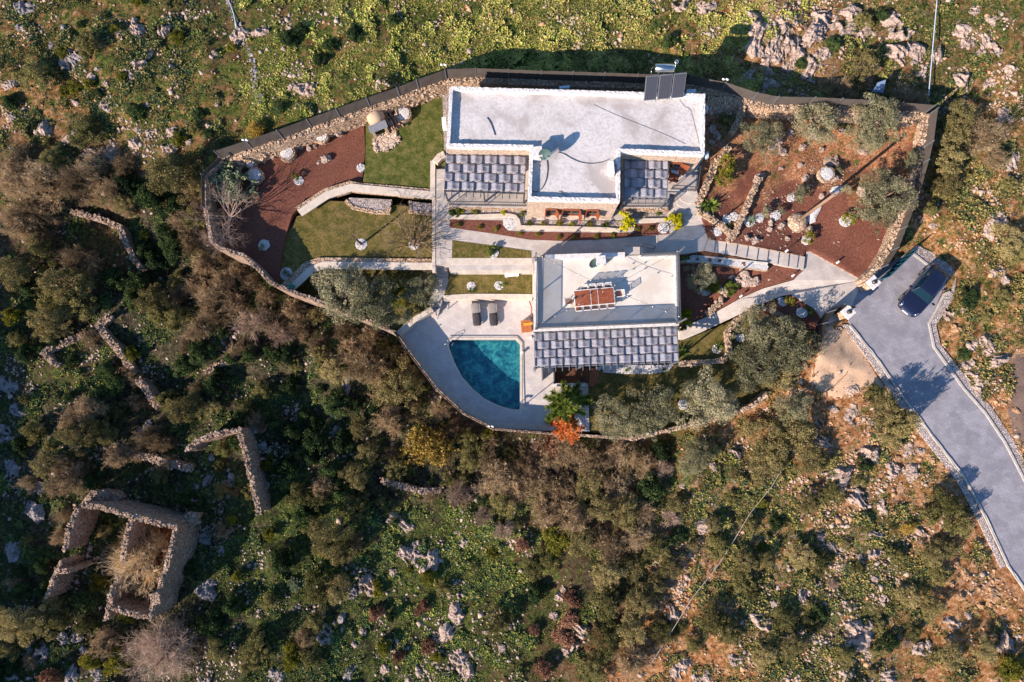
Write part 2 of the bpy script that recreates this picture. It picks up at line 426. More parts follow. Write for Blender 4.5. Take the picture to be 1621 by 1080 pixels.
M['l_olive'] = leaf_mat('silver_olive_leaves', [(0.125, 0.13, 0.070), (0.26, 0.25, 0.145), (0.41, 0.37, 0.235)])
M['l_olived'] = leaf_mat('drab_olive_leaves', [(0.12, 0.11, 0.042), (0.26, 0.22, 0.090), (0.40, 0.325, 0.15)])
M['l_scrub'] = leaf_mat('scrub_leaves', [(0.080, 0.085, 0.028), (0.18, 0.17, 0.060), (0.31, 0.265, 0.105)])
M['l_dark'] = leaf_mat('dark_green_leaves', [(0.022, 0.045, 0.016), (0.050, 0.085, 0.028), (0.10, 0.14, 0.042)])
M['l_yellow'] = leaf_mat('yellow_green_leaves', [(0.12, 0.13, 0.015), (0.22, 0.21, 0.025), (0.33, 0.28, 0.045)])
M['l_bright'] = leaf_mat('bright_yellow_green_leaves', [(0.20, 0.20, 0.005), (0.42, 0.40, 0.010), (0.60, 0.54, 0.02)])
M['l_gold'] = leaf_mat('golden_autumn_leaves', [(0.25, 0.17, 0.04), (0.46, 0.32, 0.07), (0.62, 0.45, 0.12)])
M['l_brown'] = leaf_mat('brown_twigs', [(0.185, 0.135, 0.080), (0.34, 0.250, 0.150), (0.50, 0.375, 0.235)])
M['l_brownp'] = leaf_mat('pinkish_grey_twigs', [(0.30, 0.21, 0.165), (0.47, 0.35, 0.275), (0.60, 0.47, 0.39)])
M['l_red'] = leaf_mat('rust_red_twigs', [(0.20, 0.10, 0.06), (0.34, 0.175, 0.11), (0.46, 0.27, 0.17)])
M['l_fresh'] = leaf_mat('fresh_green_leaves', [(0.050, 0.085, 0.014), (0.11, 0.155, 0.025), (0.20, 0.245, 0.045)])
M['l_orange'] = leaf_mat('dead_orange_needles', [(0.42, 0.12, 0.03), (0.62, 0.20, 0.05), (0.75, 0.30, 0.10)])
M['l_cactus'] = leaf_mat('grey_green_pads', [(0.20, 0.25, 0.13), (0.36, 0.42, 0.24), (0.52, 0.56, 0.36)])
# ================================================================ TERRAIN
CTRL = [(0,0,2.3),(200,100,2.4),(400,60,3.0),(600,30,3.9),(760,80,3.5),(900,60,3.7),(1080,80,3.7),(1200,50,4.4),(1300,100,3.8),(1450,80,3.7),(730,112,3.1),(850,112,3.0),(1000,115,3.0),(1150,120,3.0),(1250,145,3.0),(1370,150,2.9),(1621,0,5.2),
 (330,200,2.4),(450,180,3.1),(600,120,3.5),(1550,250,3.2),(1500,330,2.3),(1600,450,2.2),(1621,700,1.2),(1550,520,1.6),(1440,375,1.6),(150,250,1.0),(0,250,1.0),
 (0,400,-1.0),(0,600,-1.8),(0,800,-2.2),(0,1080,-2.2),(150,400,-2.2),(260,420,-2.0),(330,470,-1.5),(420,520,-2.0),(520,560,-2.2),(300,650,-3.6),(450,650,-3.8),
 (600,640,-3.0),(600,740,-3.6),(720,740,-3.0),(250,900,-4.0),(450,900,-3.8),(600,1000,-3.4),(820,740,-2.6),(800,1000,-3.2),(1000,740,-1.8),(1000,1000,-2.5),
 (1150,700,-1.0),(1200,900,-1.2),(1300,640,0.2),(1340,560,0.9),(1400,800,-0.3),(1400,1000,-0.6),(1621,1000,-0.4),(1500,700,0.4),(290,250,2.0),(270,330,0.0),(700,-200,7.0),(1500,-200,7.0),(0,-200,4.0),
 (1385,560,0.85),(1460,650,0.5),(1530,770,0.2),(1600,880,0.0),(1480,480,1.1),(1540,620,0.9),(1600,720,0.5)]
_cx = []; _cy = []; _cz = []
for a, b_, c in CTRL:
    p = P(a, b_, c); _cx.append(p.x); _cy.append(p.y); _cz.append(c)
_cx = np.array(_cx); _cy = np.array(_cy); _cz = np.array(_cz)

ESTATE_PX = [(345,262,2.6),(400,236,3),(448,219,3),(539,186,3),(633,153,3),(706,125,4),(805,126,4),(1005,133,4),(1083,134,4),(1141,145,4),(1211,167,4),(1363,172,4),(1462,180,4),
 (1450,250,3),(1432,325,3),(1415,375,2.5),(1385,440,2),(1420,395,1.2),(1445,392,1.2),(1500,425,1.2),(1478,505,1.2),(1340,505,1.2),(1310,500,1),(1285,560,0.5),(1215,618,0),(1160,648,0),(1080,672,0),(1000,688,0),(870,680,0),(785,674,0),(738,648,0),
 (696,610,0),(648,551,0),(632,528,0),(600,515,0.5),(560,497,0.5),(500,476,1),(460,461,2),(425,448,2),(400,412,2),(345,390,2),(322,378,2),(322,320,2)]
ESTATE = [tuple(P(a, b_, c).xy) for a, b_, c in ESTATE_PX]

def poly_dist(x, y, poly):
    x = np.asarray(x, float); y = np.asarray(y, float)
    d = np.full(x.shape, 1e9); n = len(poly)
    for i in range(n):
        ax, ay = poly[i]; bx, by = poly[(i + 1) % n]
        ex, ey = bx - ax, by - ay; L = ex * ex + ey * ey + 1e-12
        t = np.clip(((x - ax) * ex + (y - ay) * ey) / L, 0, 1)
        d = np.minimum(d, np.hypot(x - ax - t * ex, y - ay - t * ey))
    return d

def Tbase(x, y):
    x = np.asarray(x, float); y = np.asarray(y, float)
    num = 0; den = 0
    for a, b_, c in zip(_cx, _cy, _cz):
        wgt = 1.0 / ((x - a) ** 2 + (y - b_) ** 2 + 6.0) ** 2
        num = num + wgt * c; den = den + wgt
    z = num / den
    # unseen ridge added beyond the frame, south-west, to shade the ravine
    d1 = np.clip(-(x + 45.0), 0, 30) * np.clip((22 - y) / 14.0, 0, 1)
    d2 = np.clip(-(y + 23.5), 0, 30) * np.clip((6 - x) / 20.0, 0, 1)
    dd = np.maximum(d1, d2)
    z = z + np.where(dd < 1.5, 0.3 * dd, 0.45 + (dd - 1.5) * 0.75)
    z = z + fbm(x, y, 7.0, 3, 1) * 0.7 + fbm(x, y, 1.7, 3, 4) * 0.34
    z = z + np.maximum(0, fbm(x, y, 3.2, 4, 9) - 0.10) * 0.8
    far = np.clip((np.hypot(x, y - 6) - 90) / 400, 0, 1)
    return z * (1 - far)

ROAD_PX = [(1365,446),(1440,398),(1452,396),(1462,415),(1490,432),(1503,440),(1495,455),(1470,510),(1478,550),(1525,615),(1560,655),(1590,700),(1621,760),(1700,900),(1700,1100),(1640,960),(1595,895),(1560,820),(1525,755),(1475,690),(1430,630),(1385,565),(1345,515),(1342,494)]
ROADW = [tuple(P(a, b_, 0.7).xy) for a, b_ in ROAD_PX]
def road_z(x, y):
    # falls gently from the gate to the lower bend
    return np.clip(1.25 + (np.asarray(y, float) - 6.0) * 0.055, 0.0, 1.3)
def T(x, y):
    x = np.asarray(x, float); y = np.asarray(y, float)
    z = Tbase(x, y)
    ins = inside(x, y, ESTATE); d = poly_dist(x, y, ESTATE)
    k = np.where(ins, np.clip(d / 0.35, 0, 1), 0)
    z = z * (1 - k) + np.minimum(z, -0.9) * k
    pin = inside(x, y, POOL_HOLE_W)
    z = np.where(pin & ins, -3.0, z)
    dr = np.where(inside(x, y, ROADW), 0, poly_dist(x, y, ROADW))
    kr = np.clip(1 - (dr - 0.3) / 2.0, 0, 1)
    z = z * (1 - kr) + (road_z(x, y) - 0.12) * kr
    return z
POOL_HOLE_W = [tuple(P(a, b_, 0).xy) for a, b_ in [(700,530),(830,530),(835,655),(800,660),(740,640),(705,590)]]

def G(px, py):
    """the terrain point seen at a photo pixel"""
    z = 0.0
    for _ in range(7):
        p = P(px, py, z); z = 0.5 * z + 0.5 * float(T(p.x, p.y))
    return Vector((p.x, p.y, float(T(p.x, p.y))))
def GZ(x, y): return float(T(x, y))

# grid: fine in the middle, stretched to the horizon
def axis_grid(lo, hi, step, far):
    a = list(np.arange(lo, hi + 1e-6, step)); s = step
    x = lo; L = []
    while x > -far: s *= 1.28; x -= s; L.append(x)
    R = []; x = hi; s = step
    while x < far: s *= 1.28; x += s; R.append(x)
    return np.array(L[::-1] + a + R)
gx = axis_grid(-50, 50, 0.27, 1500); gy = axis_grid(-29, 42, 0.27, 1500)
X, Y = np.meshgrid(gx, gy, indexing='ij')
Z = T(X, Y)
nx, ny = X.shape
I = np.arange(nx * ny).reshape(nx, ny)
quads = np.stack([I[:-1, :-1], I[1:, :-1], I[1:, 1:], I[:-1, 1:]], -1).reshape(-1, 4)
tm = mesh_np('hillside_ground', np.stack([X, Y, Z], -1).reshape(-1, 3), quads, smooth=True)

# ground cover attributes (what grows or lies where): green, orange soil (kept low south-west as painted shade), bare stone
CV = [(100,60,.60,.75,.42),(250,150,.66,.75,.42),(60,170,.52,.8,.42),(380,40,.5,.3,.2),(470,60,.62,.5,.30),(600,80,.62,.6,.35),(520,150,.66,.6,.3),(760,50,.74,.7,.36),(900,60,.74,.7,.36),(1000,50,.68,.8,.38),(1100,50,.55,.8,.35),
 (1230,80,.35,.7,.6),(1350,50,.52,.6,.5),(1450,60,.58,.55,.5),(1570,50,.62,.6,.4),(1600,160,.45,.6,.4),(1560,300,.5,.9,.45),(1600,420,.52,.9,.4),(1520,420,.48,1.,.4),(1560,560,.5,1.,.5),(1610,690,.3,1.,.5),
 (1330,570,.02,.75,.25),(1300,620,.05,.8,.45),(1400,650,.45,.7,.55),(1480,760,.4,.9,.55),(1560,900,.2,1.,.5),(1540,1000,.4,.8,.4),(1400,900,.64,.8,.6),(1300,1000,.64,.75,.58),(1200,850,.58,.75,.58),(1130,780,.6,.6,.55),
 (1100,900,.35,.8,.6),(1060,1050,.3,1.,.4),(950,750,.3,.2,.15),(950,950,.35,.2,.15),(850,950,.55,.3,.35),(750,900,.65,.25,.35),(650,900,.62,.2,.42),(650,1030,.6,.2,.45),(500,1000,.55,.2,.42),(450,850,.6,.15,.35),(350,900,.55,.1,.45),
 (250,1000,.4,.15,.4),(60,900,.45,.2,.4),(30,700,.4,.1,.6),(80,610,.55,.3,.35),(180,640,.4,.1,.3),(200,520,.35,.15,.3),(330,560,.4,.15,.3),(450,600,.4,.1,.3),(450,700,.4,.05,.35),(300,740,.5,.1,.5),(600,780,.4,.12,.2),(700,740,.3,.15,.15),
 (80,320,.2,.15,.2),(250,380,.3,.1,.1),(160,370,.45,.4,.2),(20,270,.3,.4,.3)]
cvp = np.array([[*P(a, b_, 0).xy] for a, b_, *_ in CV]); cvv = np.array([c[2:] for c in CV])
def cover(x, y):
    x = np.asarray(x, float); y = np.asarray(y, float)
    num = np.zeros(x.shape + (3,)); den = np.zeros(x.shape)
    for (a, b_), vv in zip(cvp, cvv):
        wgt = 1 / ((x - a) ** 2 + (y - b_) ** 2 + 4.0) ** 1.7
        num += wgt[..., None] * vv; den += wgt
    return num / den[..., None]
cv = cover(X, Y).reshape(-1, 3)
at = tm.color_attributes.new('cover', 'FLOAT_COLOR', 'POINT')
at.data.foreach_set('color', np.concatenate([cv, np.ones((len(cv), 1))], 1).astype(np.float32).ravel())

m, t, b = new_mat('hillside_soil_and_grass'); b.inputs['Roughness'].default_value = 0.95; b.inputs['Specular IOR Level'].default_value = 0.12
v = coords(t)
ca = t.nodes.new('ShaderNodeVertexColor'); ca.layer_name = 'cover'
sp = t.nodes.new('ShaderNodeSeparateColor'); t.links.new(ca.outputs[0], sp.inputs[0])
soil_o = ramp(t, noise(t, v, 2.2, 8, 0.75), [(0.38, (0.13, 0.050, 0.020)), (0.5, (0.40, 0.185, 0.075)), (0.62, (0.60, 0.38, 0.23))])
soil_b = ramp(t, noise(t, v, 2.6, 8, 0.75), [(0.38, (0.018, 0.016, 0.010)), (0.5, (0.060, 0.048, 0.030)), (0.64, (0.17, 0.14, 0.105))])  # brown soil, darkened to stand in for the shade south-west
c = mixc(t, ramp(t, sp.outputs[1], [(0.2, (0, 0, 0)), (0.8, (1, 1, 1))]), soil_b, soil_o)
green = ramp(t, noise(t, v, 3.5, 7, 0.75), [(0.38, (0.012, 0.026, 0.006)), (0.5, (0.060, 0.088, 0.018)), (0.62, (0.17, 0.19, 0.044))])
gf = mth(t, 'ADD', mth(t, 'MULTIPLY', mth(t, 'SUBTRACT', sp.outputs[0], 0.5), 0.42), noise(t, v, 1.3, 10, 0.85))
c = mixc(t, ramp(t, gf, [(0.46, (0, 0, 0)), (0.56, (1, 1, 1))]), c, green)
st = ramp(t, noise(t, v, 6.5, 7, 0.8), [(0.35, (0.22, 0.17, 0.14)), (0.6, (0.50, 0.42, 0.36))])
sf = mth(t, 'ADD', mth(t, 'MULTIPLY', mth(t, 'SUBTRACT', sp.outputs[2], 0.5), 0.35), noise(t, v, 2.7, 10, 0.85, 0.5))
c = mixc(t, ramp(t, sf, [(0.55, (0, 0, 0)), (0.62, (1, 1, 1))]), c, st)
t.links.new(c, b.inputs['Base Color'])
bump(t, b, noise(t, v, 4.5, 9, 0.8), 1.0, 0.30)
ground = link('hillside_ground', tm, m); ground['kind'] = 'structure'

def draped_ground(name, pxs, mat, lift=.05, step=.22, rough=0.0):
    pts = [G(*q_) for q_ in pxs]; poly = [(p.x, p.y) for p in pts]; xs_ = np.arange(min(p[0] for p in poly) - .3, max(p[0] for p in poly) + .3, step); ys_ = np.arange(min(p[1] for p in poly) - .3, max(p[1] for p in poly) + .3, step)
    x_, y_ = np.meshgrid(xs_, ys_, indexing='ij'); d_ = poly_dist(x_, y_, poly) * np.where(inside(x_, y_, poly), 1, -1) + fbm(x_, y_, 1.2, 3, 44) * .9
    z_ = T(x_, y_) + np.clip(d_ * .5, -.25, 1) * lift; a_, b2_ = x_.shape; I_ = np.arange(a_ * b2_).reshape(a_, b2_)
    q_ = np.stack([I_[:-1, :-1], I_[1:, :-1], I_[1:, 1:], I_[:-1, 1:]], -1).reshape(-1, 4); q_ = q_[d_.reshape(-1)[q_].max(1) > -.05]
    o_ = link(name, mesh_np(name, np.stack([x_, y_, z_], -1).reshape(-1, 3), q_, smooth=True), mat); o_['kind'] = 'structure'; return o_
DIRT_PX = [(1306,520),(1340,520),(1352,540),(1378,575),(1410,622),(1392,628),(1370,610),(1345,628),(1318,640),(1300,628),(1285,606),(1280,585),(1292,560),(1298,540)]
TRACK_PX = [(1606,556),(1640,548),(1640,720),(1622,712),(1608,680),(1601,640),(1603,590)]
M['dirt'] = mulch_mat('pale_trodden_dirt', (0.34, 0.20, 0.12), (0.50, 0.34, 0.23), (0.62, 0.46, 0.34))
draped_ground('dirt_patch', DIRT_PX, M['dirt'])
M['track'] = mulch_mat('grey_brown_track', (0.08, 0.05, 0.04), (0.16, 0.11, 0.09), (0.26, 0.19, 0.16))
draped_ground('dirt_track', TRACK_PX, M['track'])

# ================================================================ DRIVEWAY
def sheet(name, mat, pxs, z, depth=0.3, kind='structure', holes=None, parent=None):
    mb = MB(); poly = W(pxs, z)
    mb.prism(poly, min(p.z for p in poly) - depth, [W(h, z) for h in holes] if holes else None)
    return mb.build(name, mat, parent, kind)

def road_point(px, py):
    z = 0.8
    for _ in range(6):
        p = P(px, py, z); z = float(road_z(p.x, p.y))
    return Vector((p.x, p.y, z))
mb = MB(); rp = [road_point(a, b_) for a, b_ in ROAD_PX]; mb.prism(rp, -1.0); mb.build('driveway', M['road'], None, 'structure')

def strip(pts, wd, h, mat, name, zfun=None, parent=None, kind=None, jit=0.0, seg=0.4, mb=None, zbot=None):
    """a wall / kerb following a line of world points (x, y, z of the base); rectangular section, optional rough surface"""
    pts = [Vector(p) for p in pts]
    fine = []
    for a, b_ in zip(pts[:-1], pts[1:]):
        n = max(1, int((b_ - a).length / seg))
        fine += [a.lerp(b_, i / n) for i in range(n)]
    fine.append(pts[-1])
    own = mb is None
    if own: mb = MB()
    vs = []; fs = []; ns = len(fine)
    hh = h if callable(h) else (lambda i, s: h)
    prof = [(-.5, 0), (-.52, .35), (-.5, .7), (-.5, 1), (-.17, 1.0), (.17, 1.0), (.5, 1), (.5, .7), (.52, .35), (.5, 0)] if jit else [(-.5, 0), (-.5, 1), (.5, 1), (.5, 0)]
    m_ = len(prof)
    for i, p in enumerate(fine):
        d1 = (fine[i] - fine[i - 1]) if i else (fine[1] - fine[0]); d2 = (fine[i + 1] - fine[i]) if i < ns - 1 else d1
        d1 = Vector((d1.x, d1.y, 0)).normalized(); d2 = Vector((d2.x, d2.y, 0)).normalized()
        d = (d1 + d2)
        if d.length < 1e-3: d = d1
        d.normalize(); r = Vector((d.y, -d.x, 0))
        k = 1.0 / max(0.45, d.dot(d1))
        hi = hh(i, i / max(1, ns - 1))
        zb = p.z if zbot is None else zbot
        for a, c in prof:
            q = p + r * (a * wd * k); q.z = zb + (p.z + hi - zb) * c
            if jit: q += Vector((rnd.uniform(-1, 1), rnd.uniform(-1, 1), rnd.uniform(-1, 1) * (1.2 if c == 1 else 0.3))) * jit
            vs.append(q)
    for i in range(ns - 1):
        for j in range(m_ - 1):
            a = i * m_ + j
            fs.append((a, a + m_, a + m_ + 1, a + 1))
    fs.append(tuple(range(m_))); fs.append(tuple(range(ns * m_ - 1, (ns - 1) * m_ - 1, -1)))
    mb.add(vs, fs)
    return mb.build(name, mat, parent, kind) if own else mb

def loose_stones(mb, pts, wd, h, n_per_m, size, zoff=0.0):
    """individual rubble stones laid along the top of a wall (same mesh)"""
    pts = [Vector(p) for p in pts]
    for a, b_ in zip(pts[:-1], pts[1:]):
        L = (b_ - a).length; d = (b_ - a).normalized(); r = Vector((d.y, -d.x, 0))
        for _ in range(int(L * n_per_m)):
            q = a.lerp(b_, rnd.random()) + r * rnd.uniform(-.45, .45) * wd
            s = size * rnd.uniform(.5, 1.3)
            hi = h(0, 0) if callable(h) else h
            q.z += hi + zoff + rnd.uniform(-.03, .05)
            tl = Matrix.Rotation(rnd.uniform(-.4, .4), 3, 'X') @ Matrix.Rotation(rnd.uniform(-.4, .4), 3, 'Y')
            mb.box(q, (s * rnd.uniform(.8, 1.5), s * rnd.uniform(.6, 1.1), s * rnd.uniform(.5, .9)), rnd.uniform(0, 3.14), tl)

def rp_line(pxs): return [road_point(a, b_) + Vector((0, 0, -0.05)) for a, b_ in pxs]
KR = [(1440,398),(1462,415),(1480,428)], [(1503,462),(1494,466),(1470,512),(1478,550),(1525,615),(1560,655),(1590,700),(1621,760),(1660,830)]
KL = [(1345,515),(1385,565),(1430,630),(1475,690),(1525,755),(1560,820),(1595,895),(1640,960)]
tag(strip(rp_line(KR[0]), 0.16, 0.15, M['kerb'], 'kerb'), 'short pale kerb behind the parked car at the top end of the driveway', 'kerb', 'kerbs along the driveway')
tag(strip(rp_line(KR[1]), 0.16, 0.15, M['kerb'], 'kerb'), 'long pale kerb along the east side of the winding driveway', 'kerb', 'kerbs along the driveway')
tag(strip(rp_line(KL), 0.17, 0.15, M['kerb'], 'kerb', jit=0.015, seg=0.5), 'rough pale kerb along the west side of the driveway', 'kerb', 'kerbs along the driveway')
def gravel_band(pxs_a, pxs_b, name='gravel_strip'):
    a = [road_point(*p) + Vector((0, 0, 0.02)) for p in pxs_a]; b_ = [road_point(*p) + Vector((0, 0, 0.0)) for p in pxs_b]
    mb = MB(); mb.prism(a + b_[::-1], -0.8); return mb.build(name, M['gravel_g'], None, 'structure')
gravel_band([(1441,397),(1463,414),(1482,427),(1505,440)], [(1452,388),(1475,400),(1495,412),(1512,430)])
gravel_band([(1505,463),(1496,467),(1472,513),(1480,549),(1527,613),(1562,653),(1592,698),(1623,757)], [(1514,440),(1511,470),(1482,515),(1489,546),(1538,608),(1572,648),(1600,690),(1635,750)])
gravel_band([(1343,514),(1383,566),(1428,631),(1473,691),(1523,757),(1557,821),(1592,897)], [(1333,514),(1376,571),(1420,637),(1465,697),(1515,762),(1549,825),(1585,900)])

# ================================================================ ESTATE PADS (levels of the garden)
LV = dict(deck=0.0, lawnB=1.0, olive=0.8, walk=2.6, lawnA=2.55, low=2.2, up=2.9, east=3.1)
# lower levels first
POOL = [(716,538),(816,538),(823,545),(823,641),(822,648.5),(810,648),(789.5,642),(767,631),(749,616),(731,596),(719,573),(711,550),(711,543)]
DECK = [(690,478),(845,474),(846,570),(877,570),(877,683),(800,681),(780,677),(733,651),(690,612),(645,552),(628,527),(655,506),(683,488)]
sheet('pool_deck', M['deck'], DECK, 0.0, 2.6, holes=[POOL])
sheet('south_lawn', M['lawn_d'], [(932,583),(1076,577),(1150,570),(1155,545),(1165,512),(1195,495),(1240,508),(1298,520),(1290,560),(1215,621),(1160,651),(1080,675),(1000,691),(932,684)], -0.12, 2.0)
sheet('gravel_patch', M['gravel_w'], [(877,640),(932,640),(933,684),(877,683)], -0.05, 2.0)
sheet('lower_platform', M['pave'], [(877,607),(931,607),(932,640),(877,640)], -0.03, 2.0)
sheet('brown_bed', M['soil_brown'], [(876,583),(932,583),(931,607),(876,607)], -0.02, 2.0)
sheet('mulch_patch', M['soil_red'], [(932,584),(955,583),(940,612),(932,612)], -0.10, 0.2)
sheet('white_gravel_border', M['gravel_w'], [(943,582),(950,589),(985,592),(1030,592),(1058,588),(1066,578),(960,578)], -0.04, 0.3)
sheet('lower_lawn', M['lawn_d'], [(1072,541),(1090,536),(1125,522),(1162,506),(1186,494),(1190,497),(1164,512),(1150,528),(1152,560),(1143,569),(1075,575)], 0.15, 2.0)
sheet('olive_garden', M['lawn_d'], [(456,460),(480,447),(500,432),(520,427),(689,429),(689,446),(681,478),(683,488),(655,505),(628,527),(560,499),(500,478)], 0.8, 3.5)
sheet('small_lawn', M['lawn_d'], [(711,428),(842,428),(842,471),(745,470),(700,474),(711,446)], 1.0, 3.0)
sheet('lower_west_lawn', M['lawn_d'], [(470,343),(484,337),(520,318),(600,322),(690,332),(689,419),(512,417),(492,424),(458,457),(440,449),(445,418),(450,380)], 2.2, 5)
sheet('west_mulch_bed', M['mulch'], [(330,300),(345,262),(400,240),(539,188),(560,178),(576,190),(578,240),(572,300),(520,297),(484,314),(462,341),(450,380),(443,420),(441,450),(425,447),(400,412),(345,391),(330,375)], 2.45, 6)
sheet('upper_west_lawn', M['lawn_g'], [(579,200),(600,150),(703,122),(712,160),(705,262),(692,266),(688,312),(600,303),(573,300),(578,262)], 2.75, 6)
sheet('lawn_strip', M['lawn_d'], [(716,380.4),(841,397),(841,414.5),(715,414.5)], 2.62, 0.3)
# walks
WALK = [(689,262),(700,256),(712,262),(712,340),(1000,330),(1088,300),(1100,330),(1108,345),(1121,380),(1114,397),(1085,402),(1010,406),(845,406),(845,428),(711,428),(711,420),(689,420)]
sheet('upper_walk', M['pave'], WALK, 2.6, 5)
# west walk steps: rises from 2.6 at y 345 to 3.2 at y 262, falls to 1.0 at y 440, 0 at the deck
def steps(name, mat, left, right, z0, z1, n, depth=3):
    """n treads between two px edges (left/right: start and end px)"""
    mb = MB()
    for i in range(n):
        a, b_ = i / n, (i + 1) / n
        z = z0 + (z1 - z0) * (i + 1) / n
        L = lambda s: (left[0][0] + (left[1][0] - left[0][0]) * s, left[0][1] + (left[1][1] - left[0][1]) * s)
        R = lambda s: (right[0][0] + (right[1][0] - right[0][0]) * s, right[0][1] + (right[1][1] - right[0][1]) * s)
        mb.prism(W([L(a), R(a), R(b_), L(b_)], z), z - depth)
    return mb.build(name, mat, None, 'structure')
steps('garden_steps', M['pave'], [(690,346), (691,268)], [(712,346), (712,268)], 2.6, 3.3, 5)
steps('garden_steps', M['pave'], [(690,394), (690,443)], [(710,394), (710,443)], 2.6, 1.0, 9)
sheet('side_walk', M['pave'], [(689,443),(711,443),(700,475),(680,479)], 1.0, 3)
steps('garden_steps', M['pave'], [(680,479), (683,503)], [(700,475), (692,505)], 1.0, 0.05, 6)
# side margins of the stair
mb = MB(); mb.prism(W([(684,300),(689,300),(689,430),(684,430)], 2.64), 0); mb.build('stair_margin', M['coping'], None, 'structure')
# east stepped path
NS = 9; mb = MB()
TOP = [(1120.5,379.4),(1132.5,381),(1149.5,383.5),(1167,386.5),(1184,390),(1200.5,392.5),(1216.5,395.5),(1233,399),(1249,402),(1264,404.5),(1274.5,406.6)]
BOT = [(1113.4,396),(1130,399),(1147,402),(1164,404.5),(1181,408),(1197.5,411.5),(1214,415),(1230.5,419),(1247,422.5),(1261,425),(1272,427.5)]
for i in range(10):
    z = 2.6 - i * 0.105
    mb.prism(W([TOP[i], TOP[i + 1], BOT[i + 1], BOT[i]], z), -0.5)
mb.build('stepped_path', M['pave'], None, 'structure')
PZ = 1.45
PLAZA = [(1277,396,PZ),(1365,444,1.3),(1345,493,1.28),(1312,514,1.28),(1289,489,1.33),(1260,470,PZ),(1252,466,1.42),(1238,468.5,1.38),(1189.6,488,1.0),(1162,502,0.75),(1106,528,0.3),(1077,540,0.1),(1074,519,0.1),(1104,508,0.35),(1125,499,0.6),(1171,473,1.0),(1208,457,1.2),(1256,443.5,1.42),(1273,426,PZ)]
sheet('entrance_paving', M['pave'], PLAZA, 0, 1.5)
sheet('gate_threshold', M['road'], [(1365,443),(1378,448),(1352,498),(1338,500),(1345,492)], 1.27, 1.0)
# beds
sheet('strip_bed', M['mulch'], [(711.7,347.5),(797,349.6),(798,357),(803,365.5),(822,367),(981,369),(1003,368),(1005,355),(1045,353),(1058,360),(1059.6,370.7),(1045.5,371.6),(960,378.6),(891,381.6),(838,379.5),(785.5,370.7),(711.7,360)], 2.63, 0.4)
sheet('facade_gravel_bed', M['gravel_g'], [(716,331),(829,332),(829,343),(716,343)], 2.66, 0.4)
sheet('facade_gravel_bed', M['gravel_g'], [(829,343),(829,350),(985,350),(1000,335),(1058,333),(1060,347),(1005,348),(985,362),(822,360)], 2.66, 0.4)
mb = MB()
zz = [Vector(p) for p in W([(713,344.8),(805,341.8),(815,344),(820,350),(822.5,360.5),(900,362),(960,364),(981,366)], 2.6)]
strip(zz, 0.26, 0.22, M['coping'], 'low_garden_wall', mb=mb); o = mb.build('low_garden_wall', M['coping'])
tag(o, 'low white coping wall bending along the mulch strip under the stone house', 'garden wall')
o = strip(W([(1003,350.5),(1058,349.5)], 2.6), 0.3, 0.22, M['coping'], 'low_garden_wall'); tag(o, 'short white coping wall between the two yellow shrubs', 'garden wall')
sheet('middle_bed', M['mulch'], [(1076,404),(1112,398,1.9),(1214,416,1.7),(1272,428.5,1.47),(1255,443,1.38),(1207,456.5,1.15),(1170,472.5,0.9),(1124,498.5,0.5),(1104,507,0.3),(1076,515,0.3)], 1.7, 2.5)
sheet('lower_bed', M['mulch'], [(1252.6,467,1.3),(1260,470.5,1.3),(1289,489.5,1.2),(1303,497,1.1),(1290,522,0.7),(1243,516,0.8),(1238,505,0.85),(1195,490,0.9)], 1.2, 2.5)
# east garden
EASTP = [(1083,140,3.6),(1141,147,3.8),(1211,168,3.9),(1363,175,4.0),(1460,180,4.0),(1448,250,3.4),(1430,325,2.6),(1408,380,1.9),(1372,442,1.45),(1365,443.5,1.4),(1277,395.5,1.5),(1272,405,1.6),(1249,401,1.95),(1216,394.5,2.2),(1167,385.5,2.5),(1121,379,2.66),(1112,350,2.72),(1104,332,2.8),(1096,300,2.9),(1088,260,3.0),(1100,200,3.4)]
# interior relief of the east garden: fine grid clipped to the polygon
EW = [P(*p) for p in EASTP]
ex = np.array([p.x for p in EW]); ey = np.array([p.y for p in EW]); ez = np.array([p.z for p in EW])
exy = [(p.x, p.y) for p in EW]
xs = np.arange(ex.min() - .3, ex.max() + .3, 0.22); ys = np.arange(ey.min() - .3, ey.max() + .3, 0.22)
XX, YY = np.meshgrid(xs, ys, indexing='ij')
def east_z(x, y):
    x = np.asarray(x, float); y = np.asarray(y, float)
    num = 0; den = 0
    for a, b_, c in zip(list(ex) + [P(1250,260).x, P(1330,300).x, P(1180,300).x], list(ey) + [P(1250,260).y, P(1330,300).y, P(1180,300).y], list(ez) + [3.1, 2.7, 2.9]):
        wg = 1 / ((x - a) ** 2 + (y - b_) ** 2 + 2.0) ** 1.6; num = num + wg * c; den = den + wg
    d = poly_dist(x, y, exy); k = np.clip(d / 2.0, 0, 1)
    return num / den + k * (fbm(x, y, 3.0, 4, 20) * 0.5 * np.clip((y - 10) / 8, 0.15, 1))
ZZ = east_z(XX, YY)
ii = inside(XX, YY, exy)
nX, nY = XX.shape; J = np.arange(nX * nY).reshape(nX, nY)
q = np.stack([J[:-1, :-1], J[1:, :-1], J[1:, 1:], J[:-1, 1:]], -1).reshape(-1, 4)
keep = (ii[:-1, :-1] | ii[1:, :-1] | ii[1:, 1:] | ii[:-1, 1:]).reshape(-1)
